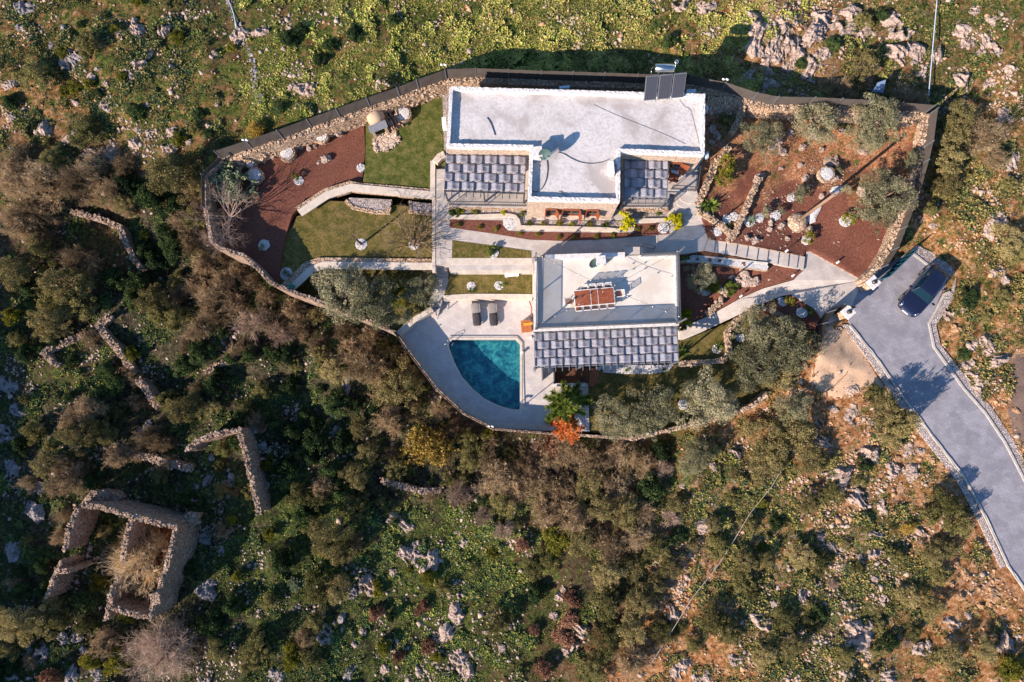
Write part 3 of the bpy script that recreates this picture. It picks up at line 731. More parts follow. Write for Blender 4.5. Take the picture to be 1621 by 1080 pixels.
# pull outside corner vertices onto the outline
fx = XX.ravel().copy(); fy = YY.ravel().copy(); fz = ZZ.ravel().copy(); inf = ii.ravel()
for i in np.unique(q[keep].ravel()):
    if inf[i]: continue
    best = None
    for k in range(len(exy)):
        a = np.array(exy[k]); b2 = np.array(exy[(k + 1) % len(exy)]); e = b2 - a
        tt = min(1, max(0, ((fx[i] - a[0]) * e[0] + (fy[i] - a[1]) * e[1]) / (e @ e)))
        pnt = a + e * tt; dd = (pnt[0] - fx[i]) ** 2 + (pnt[1] - fy[i]) ** 2
        if best is None or dd < best[0]: best = (dd, pnt, ez[k] * (1 - tt) + ez[(k + 1) % len(exy)] * tt)
    fx[i], fy[i] = best[1]; fz[i] = best[2]
q = q[keep]; used = np.unique(q); mp_ = -np.ones(nX * nY, int); mp_[used] = np.arange(len(used))
em = mesh_np('east_garden_bed', np.stack([fx, fy, fz], -1)[used], mp_[q], smooth=True)
m, t, b = new_mat('east_garden_soil'); b.inputs['Roughness'].default_value = 0.95; b.inputs['Specular IOR Level'].default_value = 0.12
v = coords(t)
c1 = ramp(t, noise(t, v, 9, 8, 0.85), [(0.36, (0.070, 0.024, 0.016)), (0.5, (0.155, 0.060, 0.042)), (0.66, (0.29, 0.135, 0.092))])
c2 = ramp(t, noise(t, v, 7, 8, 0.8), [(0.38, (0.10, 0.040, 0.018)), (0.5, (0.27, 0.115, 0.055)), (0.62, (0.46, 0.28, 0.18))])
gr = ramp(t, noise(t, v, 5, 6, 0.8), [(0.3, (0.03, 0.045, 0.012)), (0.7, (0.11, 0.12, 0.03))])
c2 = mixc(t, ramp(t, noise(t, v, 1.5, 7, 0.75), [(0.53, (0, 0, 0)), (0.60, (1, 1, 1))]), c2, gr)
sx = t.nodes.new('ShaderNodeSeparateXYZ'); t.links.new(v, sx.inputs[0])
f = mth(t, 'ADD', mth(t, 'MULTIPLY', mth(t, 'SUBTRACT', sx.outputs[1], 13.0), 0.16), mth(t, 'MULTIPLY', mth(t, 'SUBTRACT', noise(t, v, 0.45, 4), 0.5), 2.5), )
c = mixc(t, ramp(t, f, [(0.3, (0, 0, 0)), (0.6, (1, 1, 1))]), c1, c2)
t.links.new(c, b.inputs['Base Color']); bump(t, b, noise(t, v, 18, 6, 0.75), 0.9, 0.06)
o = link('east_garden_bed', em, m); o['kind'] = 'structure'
mb = MB(); 
for k in range(len(EW)):
    a, b2 = EW[k], EW[(k + 1) % len(EW)]
    mb.add([a, b2, Vector((b2.x, b2.y, -0.9)), Vector((a.x, a.y, -0.9))], [(0, 3, 2, 1)])
mb.build('east_garden_edge', M['stone_w'], None, 'structure')
def GE(px, py):
    z = 3.0
    for _ in range(6):
        p = P(px, py, z); z = float(east_z(p.x, p.y))
    return Vector((p.x, p.y, z))

# ================================================================ POOL
mb = MB(); PW = W(POOL, 0.0)
n = len(PW); cxp = sum(p.x for p in PW) / n; cyp = sum(p.y for p in PW) / n
vs = []; fs = []
for p in PW: vs.append(Vector((p.x, p.y, -0.02)))
for p in PW: vs.append(Vector((p.x, p.y, -0.75)))
ar = sum(PW[i].x * PW[(i + 1) % n].y - PW[(i + 1) % n].x * PW[i].y for i in range(n))
for i in range(n):
    a, b2 = i, (i + 1) % n
    fs.append((a, b2, b2 + n, a + n) if ar > 0 else (b2, a, a + n, b2 + n))
tri = geometry.tessellate_polygon([[Vector((p.x, p.y, 0)) for p in PW]])
for tt in tri:
    a, b2, c = tt
    if (Vector((PW[b2].x - PW[a].x, PW[b2].y - PW[a].y, 0))).cross(Vector((PW[c].x - PW[a].x, PW[c].y - PW[a].y, 0))).z < 0: tt = (a, c, b2)
    fs.append(tuple(i + n for i in tt))
mb.add(vs, fs)
m, t, b = new_mat('turquoise_pool_tiles'); b.inputs['Roughness'].default_value = 0.5
v = coords(t)
c = ramp(t, noise(t, v, 1.5, 9, 0.85, 0.5), [(0.44, (0.005, 0.065, 0.12)), (0.5, (0.016, 0.15, 0.21)), (0.56, (0.11, 0.34, 0.32))])
cell = voro(t, v, 3.2, 'F1', 1, 0.2); s2 = t.nodes.new('ShaderNodeSeparateColor'); t.links.new(cell, s2.inputs[0])
c = mixc(t, mth(t, 'MULTIPLY', s2.outputs[0], 0.45), c, (0.03, 0.16, 0.22))
t.links.new(c, b.inputs['Base Color'])
pool = thing('swimming_pool', 'teal swimming pool with one curved side sunk in the white deck', 'swimming pool', (P(770,590).x, P(770,590).y, -0.70))
mb.build('basin', m, pool)
mb = MB(); mb.add([(p.x, p.y, -0.12) for p in PW], [tuple(range(n)) if ar > 0 else tuple(reversed(range(n)))])
m, t, b = new_mat('pool_water'); t.nodes.remove(b)
tr = t.nodes.new('ShaderNodeBsdfTransparent'); tr.inputs[0].default_value = (0.66, 0.95, 0.97, 1)
gl = t.nodes.new('ShaderNodeBsdfGlossy'); gl.inputs['Roughness'].default_value = 0.04
lw_ = N(t, 'ShaderNodeLayerWeight', Blend=0.5); mx = t.nodes.new('ShaderNodeMixShader')
v = coords(t); bn = N(t, 'ShaderNodeBump', Strength=0.35, Distance=0.05); t.links.new(noise(t, v, 3.0, 4), bn.inputs['Height'])
t.links.new(bn.outputs[0], gl.inputs['Normal']); fac_ = mth(t, 'ADD', mth(t, 'POWER', lw_.outputs['Facing'], 4.0), 0.03, True)
t.links.new(fac_, mx.inputs[0]); t.links.new(tr.outputs[0], mx.inputs[1]); t.links.new(gl.outputs[0], mx.inputs[2]); t.links.new(mx.outputs[0], t.nodes['Material Output'].inputs[0])
mb.build('water_surface', m, pool)
# coping ring (children) and overflow channel
def ring(pxs_out, pxs_in, z, mat, name, parent, h=0.05):
    mb = MB(); mb.prism(W(pxs_out, z), z - h, [W(pxs_in, z)]); return mb.build(name, mat, parent)
cx_, cy_ = 775, 590
def scale_px(pts, k, c=(772, 590)): return [(c[0] + (x - c[0]) * k, c[1] + (y - c[1]) * k) for x, y in pts]
ring(scale_px(POOL, 1.07), POOL, 0.03, M['coping'], 'pool_rim', pool)
mb = MB(); L = W([(713,531.5),(819,531.5),(828.5,541),(829,560),(829.5,600),(831,643)], 0.02)
for a, b2 in zip(L[:-1], L[1:]): mb.bar(a, b2, 0.07, 0.03)
tag(mb.build('drain_channel', M['grey_metal']), 'thin dark drain line bordering the pool on two sides', 'drain')
# ladder
lad = thing('pool_ladder', 'chrome handrail ladder at the corner of the pool', 'pool ladder', P(711, 543, 0))
for dx in (0, 1):
    a = P(708 + 4 * dx, 547 - 5 * dx, 0); mb = MB(); dr = Vector((0.45, -0.1, 0))
    mb.tube([a + Vector((-.35, .1, 0)), a + Vector((-.3, .08, .6)), a + Vector((-.1, .03, .82)), a + dr * .3 + Vector((0, 0, .7)), a + dr * .6 + Vector((0, 0, -.6))], 0.022, 8)
    mb.build('rail', M['steel'], lad)
for k in range(3):
    mb = MB(); mb.bar(P(708, 547, 0) + Vector((.3, -.05, -.1 - .3 * k)), P(712, 542, 0) + Vector((.3, -.05, -.1 - .3 * k)), 0.08, 0.03); mb.build('step', M['steel'], lad)
# ================================================================ STONE HOUSE
HZ = 7.0; RZ = 6.6
HOUSE = [(711,136),(1117,148),(1116,246),(983,241),(982,320),(835,317),(838,235),(706,233)]
hw = W(HOUSE, HZ)
cx0 = sum(p.x for p in hw) / len(hw); cy0 = sum(p.y for p in hw) / len(hw)
house = thing('stone_house', 'large flat-roofed stone house with whitewashed roof and rough parapet', 'house', (cx0, cy0, 2.4))
def inset(poly, d):
    n = len(poly); out = []
    ar = sum(poly[i].x * poly[(i + 1) % n].y - poly[(i + 1) % n].x * poly[i].y for i in range(n))
    s = 1 if ar > 0 else -1
    for i in range(n):
        a, b_, c = poly[i - 1], poly[i], poly[(i + 1) % n]
        e1 = (b_ - a); e1.z = 0; e1.normalize(); e2 = (c - b_); e2.z = 0; e2.normalize()
        n1 = Vector((-e1.y, e1.x, 0)) * s; n2 = Vector((-e2.y, e2.x, 0)) * s
        k = n1 + n2; k = k / max(0.3, (1 + n1.dot(n2)))
        out.append(b_ + k * d)
    return out
def at_z(poly, z): return [Vector((p.x, p.y, z)) for p in poly]
wi = inset(hw, 0.04)
mb = MB(); mb.prism(at_z(wi, 6.55), 2.0, [at_z(inset(hw, 0.45), 6.55)]); mb.build('wall', M['stone_house'], house)
mb = MB(); mb.prism(at_z(inset(hw, 0.10), RZ), RZ - 0.3); mb.build('roof', M['roof_a'], house)
ring_pts = inset(hw, 0.15)
mb = MB()
lp = at_z(ring_pts, 6.50) ; lp = lp + [lp[0]]
strip(lp, 0.24, 0.50, M['parapet'], 'parapet', jit=0.018, seg=0.13, mb=mb); mb.build('parapet', M['parapet'], house)

def wall_pt(a, b_, s, z, out=0.0):
    """point at fraction s along wall a->b (world), at height z, pushed outwards"""
    p = a.lerp(b_, s); d = (b_ - a); d.z = 0; d.normalize(); nrm = Vector((d.y, -d.x, 0))
    return Vector((p.x, p.y, z)) + nrm * out
# outward normals: walls given left->right as seen from outside so that (dy,-dx) points out
FA, FB = hw[5], hw[4]       # south face of the projecting wing (west -> east); outward is south
def window(parent, A, B, s0, s1, z0, z1, shutters=(40, 140), frame=None):
    """recessed window with open wooden shutters on wall A->B"""
    f = MB(); d = (B - A); d.z = 0; L = d.length; d.normalize(); nr = Vector((d.y, -d.x, 0))
    a = wall_pt(A, B, s0, z0, 0.02); c = wall_pt(A, B, s1, z0, 0.02)
    up = Vector((0, 0, z1 - z0))
    w_ = MB()
    for p, q in ((a, a + up), (c, c + up), (a, c), (a + up, c + up)): w_.bar(p + nr * .02, q + nr * .02, 0.10, 0.09, up=nr)
    mid = (a + c) / 2; w_.bar(mid + nr * .02, mid + up + nr * .02, 0.06, 0.06, up=nr)
    fr_ = w_.build('window', M['wood_r'], parent)
    g = MB(); g.add([a + nr * .012, c + nr * .012, c + up + nr * .012, a + up + nr * .012], [(0, 1, 2, 3)])
    g.build('pane', M['glass'], fr_)
    for i, (hng, ang) in enumerate(((a, shutters[0]), (c, shutters[1]))):
        if ang is None: continue
        w2 = (c - a).length / 2
        t_ = math.radians(ang); dr = d * math.cos(t_) + nr * math.sin(t_)
        s_ = MB(); e = hng + dr * w2
        s_.add([], [])
        s_.bar((hng + hng + up) / 2 + nr * .05, (e + e + up) / 2 + nr * .05, (z1 - z0), 0.045, up=dr.cross(Vector((0, 0, 1))))
        for k in range(9):
            zz_ = z0 + (z1 - z0) * (k + .5) / 9 - (z0)
            s_.bar(hng + dr * .05 + Vector((0, 0, zz_)) + nr * .05, e - dr * .05 + Vector((0, 0, zz_)) + nr * .05, 0.075, 0.03, up=(0, 0, 1))
        s_.build('shutter', M['wood_r'], fr_)
    sl = MB(); sl.bar(a - d * .08 + nr * .06 + Vector((0, 0, -.08)), c + d * .08 + nr * .06 + Vector((0, 0, -.08)), 0.22, 0.07); sl.build('sill', M['coping'], fr_)
    return fr_
m, t, b = new_mat('dark_window_glass'); b.inputs['Base Color'].default_value = (0.03, 0.035, 0.04, 1); b.inputs['Roughness'].default_value = 0.08; M['glass'] = m
for s0, s1, sh in ((0.215, 0.335, (95, 60)), (0.41, 0.60, (110, 80)), (0.675, 0.80, (105, 75))):
    window(house, FA, FB, s0, s1, 3.75, 5.05, sh)
# east part: door and window on the recessed wall facing south, behind the east pergola
window(house, hw[3], hw[2], 0.60, 0.80, 3.5, 5.4, (150, 20))
mb = MB(); A = wall_pt(hw[3], hw[2], 0.30, 3.2, 0.03); B = wall_pt(hw[3], hw[2], 0.48, 3.2, 0.03)
mb.bar((A + B) / 2, (A + B) / 2 + Vector((0, 0, 2.1)), (B - A).length, 0.06, up=(0, 1, 0)); d_ = mb.build('door', M['wood_r'], house)
mb = MB(); mb.bar(B + Vector((-.2, -.08, 1)), B + Vector((-.2, -.08, 1.15)), 0.03, 0.03); mb.build('handle', M['steel'], d_)
for s0, s1 in ((0.2, 0.42), (0.6, 0.82)):
    window(house, hw[7], hw[6], s0, s1, 3.2, 5.2, (None, None))
# chimney
c0 = P(848.5, 241.5, 7.5)
mb = MB(); mb.box((c0.x, c0.y, 7.0), (0.72, 0.6, 1.1)); ch = mb.build('chimney', M['parapet'], house)
mb = MB(); mb.box((c0.x, c0.y, 7.62), (0.86, 0.74, 0.10)); mb.build('chimney_cap', M['parapet'], ch)

def satellite_dish(px, py, z, r, az, label, mastz=0.8):
    p = P(px, py, z + mastz); root = thing('satellite_dish', label, 'satellite dish', (p.x, p.y, z), 'satellite dishes on the roofs')
    mb = MB(); mb.tube([(p.x, p.y, z), (p.x, p.y, z + mastz)], 0.03, 8); mb.build('mast', M['steel'], root)
    n = Vector((math.cos(az) * .82, math.sin(az) * .82, .57)).normalized()
    u = n.cross(Vector((0, 0, 1))).normalized(); v_ = u.cross(n)
    vs = []; fs = []; c = Vector((p.x, p.y, z + mastz)) + n * .06
    for side in (0, 1):
        for i in range(6):
            rr = r * i / 5
            for k in range(24):
                a = k * math.pi / 12
                vs.append(c + (u * math.cos(a) + v_ * math.sin(a) * 1.08) * rr + n * (rr * rr * .22 / r - side * .02))
    for side in (0, 1):
        for i in range(5):
            for k in range(24):
                a = side * 144 + i * 24 + k; b2 = side * 144 + i * 24 + (k + 1) % 24
                fs.append((a, b2, b2 + 24, a + 24) if side == 0 else (a, a + 24, b2 + 24, b2))
    mb = MB(); mb.add(vs, fs, True); mb.build('reflector', M['dish'], root)
    mb = MB(); lo = c - v_ * r * .95; mb.tube([lo, c + n * r * .95 - v_ * .1], 0.014, 6); mb.box(c + n * r * .97 - v_ * .1, (.1, .1, .08)); mb.build('receiver_arm', M['steel'], root)
satellite_dish(863, 243, RZ, 0.44, math.radians(-105), 'green-grey satellite dish standing beside the chimney of the stone house', 1.1)

# west AC unit etc. on the house wall
def ac_unit(px, py, z, sz, label, rz=0.0):
    p = P(px, py, z + sz[2]); root = thing('air_conditioner', label, 'air conditioner', (p.x, p.y, z), 'outdoor air conditioning units')
    mb = MB(); mb.box((p.x, p.y, z + sz[2] / 2 + .05), sz, rz); mb.build('casing', M['white_metal'], root)
    mb = MB()
    if sz[0] < sz[1]: mb.tube([(p.x + sz[0] / 2 - .01, p.y, z + .4), (p.x + sz[0] / 2 + .02, p.y, z + .4)], .24, 16)
    else: mb.tube([(p.x, p.y - sz[1] / 2 + .01, z + .4), (p.x, p.y - sz[1] / 2 - .02, z + .4)], .24, 16)
    mb.build('fan_grille', M['grey_metal'], root)
    for s in (-1, 1):
        mb = MB(); mb.box((p.x + s * sz[0] * .3, p.y, z + .025), (.08, sz[1] * .8, .05)); mb.build('foot', M['grey_metal'], root)
    return root
ac_unit(968, 265.5, RZ, (0.36, 0.9, 0.7), 'white air conditioner on the roof of the stone house beside the east pergola')
mb = MB(); c = P(977, 267, 7.0); mb.tube([c + Vector((.28 * math.cos(a), .28 * math.sin(a), -.1 + .01 * a)) for a in [i * .35 for i in range(30)]] + [c + Vector((.6, .05, .1))], 0.02, 6)
tag(mb.build('pipe_coil', M['black']), 'coiled black pipe next to the rooftop air conditioner', 'pipe')
def wall_ac(px, py, z, sz, label):
    p = P(px, py, z)
    root = thing('air_conditioner', label, 'air conditioner', (p.x, p.y, z - .4), 'outdoor air conditioning units')
    mb = MB(); mb.box((p.x, p.y, z - .3), sz); mb.build('casing', M['white_metal'], root)
    mb = MB(); mb.box((p.x, p.y, z - .3 - sz[2] / 2 - .03), (sz[0] * .9, sz[1] * .9, .04)); mb.build('bracket', M['grey_metal'], root)
wall_ac(703, 194, 4.0, (0.32, 0.85, 0.6), 'white air conditioner against the west wall of the stone house over the lawn')
def vent_box(px, py, z, sz, label, mat='light_blue'):
    p = P(px, py, z); root = thing('wall_box', label, 'utility box', (p.x, p.y, z - sz[2]), 'utility boxes on the walls')
    mb = MB(); mb.box((p.x, p.y, z - sz[2] / 2), sz); mb.build('box', M[mat], root)
    mb = MB(); mb.box((p.x, p.y, z + .015), (sz[0] * 1.06, sz[1] * 1.1, .03)); mb.build('lid', M[mat], root)
vent_box(893.5, 138, 6.0, (0.72, 0.16, .3), 'long pale blue box behind the stone house, west of the solar panels')
vent_box(1094.5, 144.5, 6.0, (0.62, 0.24, .3), 'pale blue box behind the stone house, east of the solar panels')
vent_box(1120, 245, 6.4, (0.14, 0.4, .4), 'small pale blue box at the southeast corner of the stone house')
vent_box(1119.5, 171, 6.2, (0.12, 0.36, .4), 'small pale blue box on the east wall near the northeast roof corner')

# black hoses on the roof
def hose(name, pxs, z, r, label, mat='black', cat='hose', zs=None, group=None):
    pts = [P(a, b_, z) for a, b_ in pxs]
    # catmull-rom
    out = []
    for i in range(len(pts) - 1):
        p0, p1, p2, p3 = pts[max(i - 1, 0)], pts[i], pts[i + 1], pts[min(i + 2, len(pts) - 1)]
        for k in range(6):
            t_ = k / 6
            out.append(0.5 * ((2 * p1) + (p2 - p0) * t_ + (2 * p0 - 5 * p1 + 4 * p2 - p3) * t_ ** 2 + (3 * p1 - p0 - 3 * p2 + p3) * t_ ** 3))
    out.append(pts[-1])
    mb = MB(); mb.tube(out, r, 6); return tag(mb.build(name, M[mat]), label, cat, group)
hose('roof_hose', [(771,186),(777,195),(781,206),(783.5,214)], RZ + .04, 0.03, 'short black hose lying curved on the west half of the whitewashed roof', group='black hoses on the roof')
hose('roof_hose', [(883,241),(893,244),(905,251),(920,257),(936,259),(952,257),(965,252)], RZ + .04, 0.02, 'long black hose snaking east from the chimney across the whitewashed roof', group='black hoses on the roof')
hose('roof_hose', [(865,249),(867,265),(865,283),(858,298),(848,304),(840,300)], RZ + .04, 0.024, 'black hose curling south from the satellite dish on the whitewashed roof', group='black hoses on the roof')
hose('roof_cable', [(884,303),(889,303.5),(893,308),(900,309)], RZ + .03, 0.02, 'short piece of black cable near the south parapet of the whitewashed roof', cat='cable')
hose('roof_cable', [(940,166),(975,182),(1010,196),(1050,212),(1085,228)], RZ + .025, 0.010, 'thin grey cable running diagonally over the whitewashed roof', 'grey_metal', 'cable')
hose('roof_cable', [(1076,158),(1083,168),(1093,175),(1100,200),(1108,232)], RZ + .025, 0.010, 'thin grey cable running down the east end of the whitewashed roof', 'grey_metal', 'cable')

# solar water heater
sh = thing('solar_water_heater', 'three dark solar collectors with a steel water tank on the north roof edge', 'solar heater', (P(1050,140,RZ).x, P(1050,140,RZ).y, RZ))
y0 = P(1050, 157, 7.0).y; y1 = P(1050, 117.5, 8.6).y
for px0, px1 in ((1018.5,1038),(1040,1060),(1062,1081.5)):
    xa = P(px0, 157, 7.0).x; xb = P(px1, 157, 7.0).x; 
    A = Vector(((xa + xb) / 2, y0, 7.05)); B = Vector(((xa + xb) / 2, y1, 8.55))
    nrm = (B - A).cross(Vector((1, 0, 0))).normalized() * -1
    mb = MB(); mb.bar(A, B, (xb - xa), 0.09, up=(0, 0, 1)); c_ = mb.build('collector', M['grey_metal'], sh)
    mb = MB(); u_ = Vector((0, -(B - A).z, (B - A).y)).normalized(); u_ = u_ if u_.z > 0 else -u_
    mb.bar(A + u_ * .05 + (B - A) * .03, A + u_ * .05 + (B - A) * .97, (xb - xa) * .9, 0.012, up=(0, 0, 1)); mb.build('absorber', M['solar'], c_)
pa = P(1036.5, 108, 8.75); pb = P(1067.5, 108, 8.75)
mb = MB(); mb.tube([pa, pa + Vector((.05, 0, 0)), pb - Vector((.05, 0, 0)), pb], [.22, .29, .29, .22], 20); mb.build('tank', M['steel'], sh)
for px in (1043, 1062):
    q = P(px, 112, 8.6)
    mb = MB(); mb.bar((q.x, q.y, 8.5), (q.x, q.y - .2, 6.7), .06, .06); mb.bar((q.x, q.y, 8.5), (q.x, y0, 6.75), .05, .05); mb.build('stand', M['grey_metal'], sh)
mb = MB(); mb.tube([pa + Vector((0, 0, .05)), pa + Vector((-.25, 0, .05)), pa + Vector((-.25, -.4, -.2))], .022, 6); mb.build('water_pipe', M['steel'], sh)
mb = MB(); q = P(1071, 98, 9.3); mb.tube([q + Vector((0, 0, 0)), q + Vector((-.05, -.5, -.9))], .02, 6); mb.dome(q, .16, .1, 14, 4); mb.build('float_tank', M['steel'], sh)

# ================================================================ PERGOLAS
def pergola(name, label, A, B, C_, D, z, nx_, rows, over_w=0.0, overs=0.45, posts=None, floor=0.0, raf=0.09, mat='grey_metal', clw=0.97):
    """A,B north edge (west, east) C_,D south edge (east, west) world xy; woven shade cloth over nx_ bays and `rows` strips"""
    A, B, C_, D = [Vector((p.x, p.y, z)) for p in (A, B, C_, D)]
    root = thing(name, label, 'pergola', (((A + B + C_ + D) / 4).x, ((A + B + C_ + D) / 4).y, floor), 'pergolas with woven grey cloth')
    q = lambda u, v_: (A.lerp(B, u)).lerp(D.lerp(C_, u), v_)
    for i in range(nx_ + 1):
        u = i / nx_
        mb = MB(); a = q(u, -0.01); b_ = q(u, 1.0); dr = (b_ - a).normalized()
        mb.bar(a, b_ + dr * overs, 0.06, raf); mb.build('rafter', M[mat], root)
    for v_ in (0.0, 1.0):
        mb = MB(); mb.bar(q(-0.01, v_) + Vector((0, 0, -raf / 2 - .061)), q(1.01, v_) + Vector((0, 0, -raf / 2 - .061)), 0.1, 0.12); mb.build('beam', M[mat], root)
    for r_ in range(rows):
        v0 = (r_ + .03) / rows * .96 + .01; v1 = (r_ + clw) / rows * .96 + .01
        vs = []; fs = []; S = 6; m_ = nx_ * S + 1; VN = 5
        for i in range(m_):
            u = i / (m_ - 1); ph = i / S
            k0 = int(min(ph, nx_ - 1e-6)); fr_ = ph - k0; sagk = 0.03 + 0.06 * ((k0 * 7919 + r_ * 104729) % 97) / 97
            s0_ = 1 if (k0 + r_) % 2 == 0 else -1
            s = s0_ + (-2 * s0_) * (fr_ * fr_ * (3 - 2 * fr_) * .35 + fr_ * .65)
            h_ = s * (raf / 2 + .028)
            for j in range(VN):
                vv = v0 + (v1 - v0) * j / (VN - 1)
                p = q(u, vv); sag = -sagk * math.sin(math.pi * fr_) * (0.4 + 0.6 * math.sin(math.pi * j / (VN - 1)))
                vs.append(Vector((p.x, p.y, z + h_ + sag + rnd.uniform(-.008, .008))))
        for i in range(m_ - 1):
            for j in range(VN - 1):
                a = i * VN + j; fs.append((a, a + VN, a + VN + 1, a + 1))
        mb = MB(); mb.add(vs, fs, True); cl = mb.build('shade_cloth', M['cloth'], root)
        sol = cl.modifiers.new('thickness', 'SOLIDIFY'); sol.thickness = 0.012; sol.offset = 0
    for (u, v_) in (posts or []):
        p = q(u, v_); mb = MB(); mb.bar((p.x, p.y, floor), (p.x, p.y, z - raf / 2 - .12), .11, .11, up=(0, 1, 0)); mb.build('post', M[mat], root)
    return root
pergola('pergola', 'wide grey cloth pergola on the west side of the stone house', P(706.5,243,5.6), P(833,246,5.6), P(830,305.5,5.6), P(704,301.5,5.6), 5.6, 11, 4, posts=((0, 1), (.49, 1), (1, 1)), floor=3.2, mat='dark_metal')
pergola('pergola', 'small grey cloth pergola east of the projecting wing of the stone house', P(988,252,5.6), P(1057.5,253,5.6), P(1056,314,5.6), P(988,313.5,5.6), 5.6, 6, 4, posts=((0.02, 1), (1, 1)), floor=3.2, mat='grey_metal')
pergola('pergola', 'longest grey cloth pergola along the south side of the flat white pool house', P(846.5,526,3.05), P(1072,517.5,3.05), P(1074,573,3.05), P(847,582,3.05), 3.05, 21, 4, overs=0.35, posts=((0, 1), (.33, 1), (.66, 1), (1, 1)), floor=0.0, mat='grey_metal', raf=.08)

# terraces below the pergolas (house ground floor)
o = sheet('house_terrace', M['pave'], [(706,236),(838,238),(834,330),(710,327)], 3.2, 1.5)
o = sheet('house_terrace', M['pave'], [(983,243),(1117,248),(1106,262),(1103,304),(1060,306),(1057,328),(984,329)], 3.2, 1.5)
sheet('side_gravel', M['gravel_g'], [(700,142),(712,137),(708,250),(703,235)], 2.9, 1.0)

def railing(name, pts, h, label, mat='dark_metal', gap=0.11, group='metal railings', rail=0.045, bal=0.016, posts=True):
    pts = [Vector(p) for p in pts]; root = thing(name, label, 'railing', pts[0], group)
    mb = MB()
    for a, b_ in zip(pts[:-1], pts[1:]): mb.bar(a + Vector((0, 0, h)), b_ + Vector((0, 0, h)), rail, rail)
    mb.build('top_rail', M[mat], root)
    mb = MB()
    for a, b_ in zip(pts[:-1], pts[1:]): mb.bar(a + Vector((0, 0, .08)), b_ + Vector((0, 0, .08)), rail * .8, rail * .6)
    mb.build('bottom_rail', M[mat], root)
    mb = MB()
    for a, b_ in zip(pts[:-1], pts[1:]):
        n = max(1, int((b_ - a).length / gap))
        for i in range(n + 1):
            p = a.lerp(b_, i / n); mb.bar(p + Vector((0, 0, .08)), p + Vector((0, 0, h)), bal, bal, up=(0, 1, 0))
    mb.build('baluster', M[mat], root)
    root.children[-1]['kind'] = 'stuff'
    for a, b_ in zip(pts[:-1], pts[1:]):
        n = max(1, int((b_ - a).length / 1.8))
        for i in range(n + 1):
            if i == n and b_ != pts[-1]: continue
            mb = MB(); p = a.lerp(b_, i / n); mb.bar(p, p + Vector((0, 0, h)), .05, .05, up=(0, 1, 0)); mb.build('post', M[mat], root)
    return root
railing('railing', W([(709,318),(712,325),(768,326),(831,327)], 3.2), 1.0, 'dark metal railing in front of the west pergola terrace', gap=.14)
railing('railing', W([(985,328),(1055,328),(1056,318)], 3.2), 1.0, 'dark metal railing in front of the small east pergola', gap=.14)
railing('railing', W([(1062,300),(1100,303),(1104,270)], 3.2), 1.0, 'dark metal railing round the east end of the house terrace', gap=.14)
# curved stair to the east terrace
mb = MB()
for k in range(5):
    a0 = 1.0 - k * .13
    pts_ = [P(1093 + 1.0 * k, 305 + 1.5 * k, 3.1)]
    cen = (1092, 300)
    R0 = 22 + 9.0 * k
    arc = [(1102 - 3.2 * k + 0, 303 + 8.5 * k)]
    z = 3.1 - k * 0.1
    outer = [(cen[0] + R0 * math.cos(t_), cen[1] + R0 * math.sin(t_)) for t_ in [math.radians(a_) for a_ in range(50, 131, 10)]]
    mb.prism(W([(1103, 300), *outer, (1070, 300)], z - .001 * k), 2.3)
mb.build('curved_steps', M['pave'], None, 'structure')
# terrace retaining faces / planter wall front
o = strip(W([(712,329),(832,331)], 2.6), .35, .55, M['stone_w'], 'terrace_wall', jit=.01); tag(o, 'low stone wall under the west pergola terrace with a gravel bed in front', 'garden wall')
o = strip(W([(985,334),(1056,334)], 2.6), .35, .5, M['stone_w'], 'terrace_wall', jit=.01); tag(o, 'low stone wall under the small east pergola', 'garden wall')
# wooden table/chair frame at the house's east terrace
ct = P(1067, 279, 3.9); tb = thing('folding_table', 'small brown wooden folding table with a pale cloth on the east house terrace', 'table', (ct.x, ct.y, 3.2))
mb = MB(); mb.box((ct.x, ct.y, 3.92), (.75, .9, .04), -.4); mb.build('tabletop', M['wood_r'], tb)
for s in (-1, 1):
    for u_ in (-1, 1): mb = MB(); mb.bar((ct.x + s * .28, ct.y + u_ * .33, 3.2), (ct.x + s * .28, ct.y + u_ * .33, 3.9), .05, .05, up=(0, 1, 0)); mb.build('leg', M['wood_r'], tb)
mb = MB(); mb.box((ct.x + .1, ct.y + .3, 3.955), (.6, .22, .03), -.4); tag(mb.build('folded_cloth', M['white_metal']), 'folded white cloth lying on the small brown terrace table', 'cloth')

# ================================================================ POOL HOUSE (south, with roof terrace)
BZ = 3.55
BH = [(845.5,411),(989,402.5),(989.5,409),(1013,408),(1013,402.5),(1073,401.5),(1075,514),(846,524)]
bw = W([(845.5,407),(1073,401.5),(1075,514),(846,524)], 3.75)
ph = thing('pool_house', 'white flat-roofed pool house with a railed roof terrace', 'house', (sum(p.x for p in bw) / 4, sum(p.y for p in bw) / 4, 0))
mb = MB(); mb.prism(at_z(inset(bw, .05), 3.3), -0.6, [at_z(inset(bw, .35), 3.3)]); mb.build('wall', M['plaster'], ph)
mb = MB(); mb.prism(at_z(inset(bw, .02), BZ), 3.25); mb.build('roof', M['roof_b'], ph)
def bp(px, py, z=BZ): return P(px, py, z)
mb = MB()
for a, b_ in (((848.5,409),(848.5,522)), ((846.5,522),(1074.5,512.5)), ((1072.5,513),(1070.5,403))):
    A, B = bp(*a, 3.75), bp(*b_, 3.75); A.z = B.z = BZ + .12
    mb.bar(A, B, .26, .24)
mb.build('parapet', M['parapet'], ph)
mb = MB()
for a, b_ in (((863,407.5),(989,403.5)),):
    A, B = bp(*a, 3.9), bp(*b_, 3.9); A.z = B.z = BZ + .22; mb.bar(A, B, .36, .44)
A, B = bp(1013, 405.5, 3.85), bp(1070, 404, 3.85); A.z = B.z = BZ + .1; mb.bar(A, B, .2, .2)
mb.build('parapet', M['parapet'], ph)
